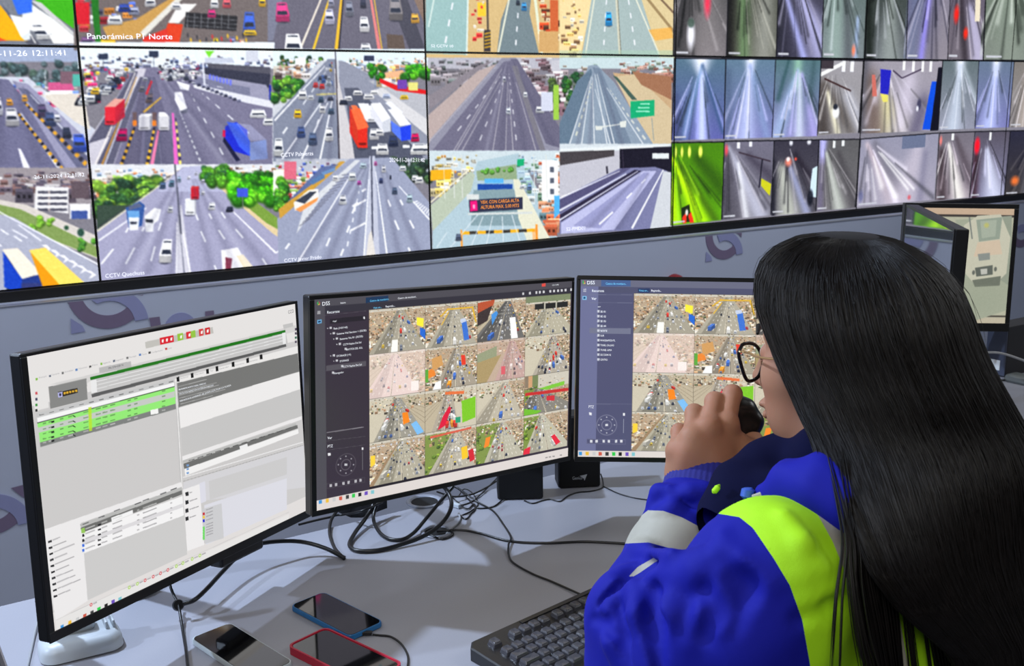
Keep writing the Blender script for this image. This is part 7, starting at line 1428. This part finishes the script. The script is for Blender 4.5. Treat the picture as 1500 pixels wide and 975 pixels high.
def hairpt(t, th, k=1.0, dk=1.0):
    """t 0..1 from crown to tips, th angle round the section (pi*1.5 faces the camera)"""
    i = np.clip(t, 0, 1) * (len(LVa) - 1); v = np.array([np.interp(i, np.arange(len(LVa)), LVa[:, c_]) for c_ in range(6)])
    x, hw = (v[1] + v[2]) / 2, (v[2] - v[1]) / 2; c0 = at(x, v[0], v[3])
    w = (at(v[2], v[0], v[3]) - at(v[1], v[0], v[3])) / 2
    ex = .86; cs, sn = math.cos(th), math.sin(th); cs = math.copysign(abs(cs) ** ex, cs); sn = math.copysign(abs(sn) ** ex, sn)
    return c0 + w * cs * k + RF * (v[4] * sn * k * dk + v[5] * cs)
n = 120; NT = 90; V = []
for i in range(NT + 1):
    t = (i / NT)
    for j in range(n):
        th = 2 * math.pi * j / n; V.append(hairpt(t, th, 1 + .010 * math.sin(31 * th + 3 * t) + .008 * math.sin(57 * th - 5 * t) - .004))
b = MB(); b.add(V, [(i * n + j, i * n + (j + 1) % n, (i + 1) * n + (j + 1) % n, (i + 1) * n + j) for i in range(NT) for j in range(n)] + [tuple(range(n))[::-1]])
hair = b.build('hair', m_hair, root, world=True, smooth=True)
def strands(name, paths, rad, m, parent, sides=3):
    VV, FF = [], []; o = 0
    for S, r0 in paths:
        k = len(S); t = np.gradient(S, axis=0); t /= np.linalg.norm(t, axis=1)[:, None] + 1e-9; u = np.cross(t, FW); u /= np.linalg.norm(u, axis=1)[:, None] + 1e-9; w = np.cross(t, u)
        rr = r0 * np.minimum(1, np.linspace(0, 1, k) * 8 + .3) * np.minimum(1, (1 - np.linspace(0, 1, k)) * 5 + .12)
        for j in range(sides): a_ = 2 * math.pi * j / sides; VV.append(S + (u * math.cos(a_) + w * math.sin(a_)) * rr[:, None])
        i = np.arange(k - 1)
        for j in range(sides): j2 = (j + 1) % sides; FF.append(np.stack([o + j * k + i, o + j2 * k + i, o + j2 * k + i + 1, o + j * k + i + 1], 1))
        o += sides * k
    return raw(name, np.vstack(VV), np.vstack(FF), m, parent)
R = np.random.default_rng(11); paths = []
for q_ in range(2600):
    th = math.pi * (1.5 + R.normal(0, .34)) if q_ % 3 else R.uniform(math.pi * .75, math.pi * 2.25)
    t0, t1 = R.uniform(0, .10), min(1.0, R.uniform(.66, 1.2)); kk = 1.0 + abs(R.normal(0, .010)); dr = R.normal(0, .11); ph = R.uniform(0, 6.28); am = R.uniform(.004, .03)
    ts = np.linspace(t0, t1, 24); S = np.array([hairpt(t, th + dr * (t - t0) + am * math.sin(6 * t + ph), kk + .006 * math.sin(11 * t + ph)) for t in ts])
    paths.append((S, R.uniform(.0003, .0007)))
sh = strands('hair_strands', paths, 0, m_hair, hair); sh['kind'] = 'stuff'
# locks that hang below the mass, leaving gaps where the jacket shows
paths = []
def lock(pts, r, nn=26, spread=1.0):
    C0 = spline([A(*q_) for q_ in pts], 9)
    for k in range(nn):
        a_, rd = R.uniform(0, 6.28), math.sqrt(R.random()) * r * spread; tw = R.uniform(-.5, .5); k_ = np.linspace(0, 1, len(C0))[:, None]
        off = RT * math.cos(a_) * rd + RF * math.sin(a_) * rd * .5; S = C0 + off * (.7 + .5 * np.sin(k_ * 2.6 + tw)) + RT * tw * .012 * k_; S = S[int(R.random() * min(14, len(S) - 16)):]; paths.append((S, R.uniform(.0005, .0011)))
DL = lambda x: .965 + max(0, x - 1250) / 250 * .085
lock([(1205, 640, 1.02), (1228, 740, .968), (1236, 800, .945), (1228, 880, .928), (1222, 1000, .922)], .0022, 9)
lock([(1215, 660, 1.01), (1240, 760, .96), (1246, 840, .938), (1256, 920, .928), (1272, 1000, .924)], .0024, 10)
lock([(1228, 700, .99), (1250, 790, .956), (1254, 860, .942), (1264, 930, .934), (1282, 1000, .93)], .0040, 18)
for x0, x1, r, nn in ((1262, 1290, .010, 90), (1282, 1302, .010, 80), (1300, 1312, .007, 50), (1322, 1341, .0026, 10), (1340, 1360, .0012, 4), (1362, 1392, .008, 60), (1372, 1408, .010, 70), (1395, 1424, .010, 70), (1420, 1440, .010, 60), (1448, 1462, .009, 50), (1480, 1490, .010, 60), (1510, 1515, .012, 60), (1545, 1545, .012, 60)):
    lock([(x0 - 26, 660, DL(x0) + .035), (x0 - 8, 760, DL(x0) + .006), (x0, 840, DL(x0)), ((x0 + x1) / 2, 920, DL(x0) + .002), (x1, 1000, DL(x1) + .004), (x1 + 4, 1050, DL(x1) + .008)], r, nn)
sl = strands('hair_locks', paths, 0, m_hair, hair); sl['kind'] = 'stuff'
paths = []
for q_ in range(150):
    th = R.uniform(math.pi * .9, math.pi * 2.0) if q_ < 70 else R.uniform(math.pi * .95, math.pi * 1.35)
    t0 = R.uniform(.0, .25) if q_ < 90 else R.uniform(.3, .62); L_ = R.uniform(.08, .28); out = R.uniform(.01, .10); ph = R.uniform(0, 6)
    ts = np.linspace(0, 1, 14); S = np.array([hairpt(t0 + L_ * t, th + .25 * (t * math.sin(ph)), 1.0 + out * math.sin(math.pi * t * .7) * (1 if q_ < 90 else .6)) for t in ts]); paths.append((S, R.uniform(.00018, .00032)))
fw_ = strands('stray_hairs', paths, 0, m_hair, hair); fw_['kind'] = 'stuff'

# ---------------------------------------------------------------- glasses
m_fr = mat('glasses_black', (14, 13, 15), .25); m_gold = mat('glasses_gold', (200, 160, 110), .3, metal=.8)
m_lens = bpy.data.materials.new('lens_glass'); m_lens.use_nodes = True; _b = m_lens.node_tree.nodes['Principled BSDF']
_b.inputs['Transmission Weight'].default_value = 1; _b.inputs['Roughness'].default_value = 0.02; _b.inputs['IOR'].default_value = 1.02; _b.inputs['Base Color'].default_value = (.95, .97, .95, 1)
gp = Hp(.108, .034, .004); gn = Gf / np.linalg.norm(Gf)
rim = [onPlane(x, y, gp, gn) for x, y in ((1082, 515), (1087, 505), (1098, 502.5), (1108, 506.5), (1115, 519), (1116.5, 535), (1111, 551), (1099, 558), (1092, 553), (1085.5, 534))]
def mirrorp(P): d = (P - Hc) @ Lf; return P - 2 * d * Lf
rootg = empty('eyeglasses', tuple(gp), 'black rimmed eyeglasses with thin gold arm on the woman', 'glasses')
for sd in (0, 1):
    Rm = [r_ if sd == 0 else mirrorp(r_) for r_ in rim]; cl = np.array(Rm + Rm[:3]); S = spline(cl, 6)[6:-12]
    b = MB(); b.tube(np.vstack([S, S[:2]]), .0021, 8, cap=False); b.build('rim', m_fr, rootg, world=True, smooth=True)
    b = MB(); kk = len(S); b.add([tuple(q_ + gn * .0004) for q_ in S] + [tuple(q_ - gn * .0006) for q_ in S], [tuple(range(kk)), tuple(range(kk, 2 * kk))[::-1]] + [(i, (i + 1) % kk, kk + (i + 1) % kk, kk + i) for i in range(kk)]); b.build('lens', m_lens, rootg, world=True)
    hg = rim[0] + (rim[1] - rim[0]) * .0; en = A(1150, 527, (at(0, 0, 1) - C) @ FW * 1.0); e_ = Hp(-.004, .090, .006)
    Tm = [hg - gn * .001, hg - gn * .012 + Lf * .001, hg * .55 + e_ * .45 + Lf * .009, e_, Hp(-.02, .080, -.012)]
    if sd: Tm = [mirrorp(q_) for q_ in Tm]
    b = MB(); b.tube(spline(Tm, 6), .0014, 8); b.build('temple', m_gold, rootg, world=True, smooth=True)
i0, i1 = rim[4], mirrorp(rim[4]); b = MB(); b.tube(spline([i0, (i0 + i1) / 2 + Gu * .004, i1], 6), .0014, 8); b.build('bridge', m_fr, rootg, world=True, smooth=True)

# ---------------------------------------------------------------- hand microphone
mcC = A(1085, 619, 1.268)
f5 = Field(rng_ax(mcC[0] - .06, mcC[0] + .06, .0014), rng_ax(mcC[1] - .05, mcC[1] + .05, .0014), rng_ax(mcC[2] - .06, mcC[2] + .06, .0014))
c1 = lambda x, y, d=1.268: A(x, y, d)
f5.chain([c1(1076, 595), c1(1092, 598)], [.014, .013], .01); f5.chain([c1(1078, 612), c1(1104, 617)], [.015, .0125], .01); f5.chain([c1(1076, 632), c1(1097, 632)], [.015, .011], .01)
f5.chain([c1(1076, 645), c1(1084, 645)], [.013, .0095], .01); f5.chain([c1(1074, 600), c1(1074, 650)], [.015, .013], .01)
P, Qd = f5.mesh(); rm = empty('microphone', tuple(mcC), 'black rounded hand microphone held in front of the woman\'s mouth', 'microphone')
raw('body_shell', relax(P, Qd, 2), Qd, mat('microphone_black', (14, 16, 16), .3), rm)
b = MB(); S_ = f5
for k in range(4):
    q0, q1 = f5.surf(1098 + k * 3, 603 + 4 * k, 1.2, 1.34, -.0003), f5.surf(1094 + k * 3, 611 + 4 * k, 1.2, 1.34, -.0003); b.tube([q0, q1], .0006, 5)
b.build('grille', mat('mic_grille', (46, 48, 48), .4), rm, world=True)
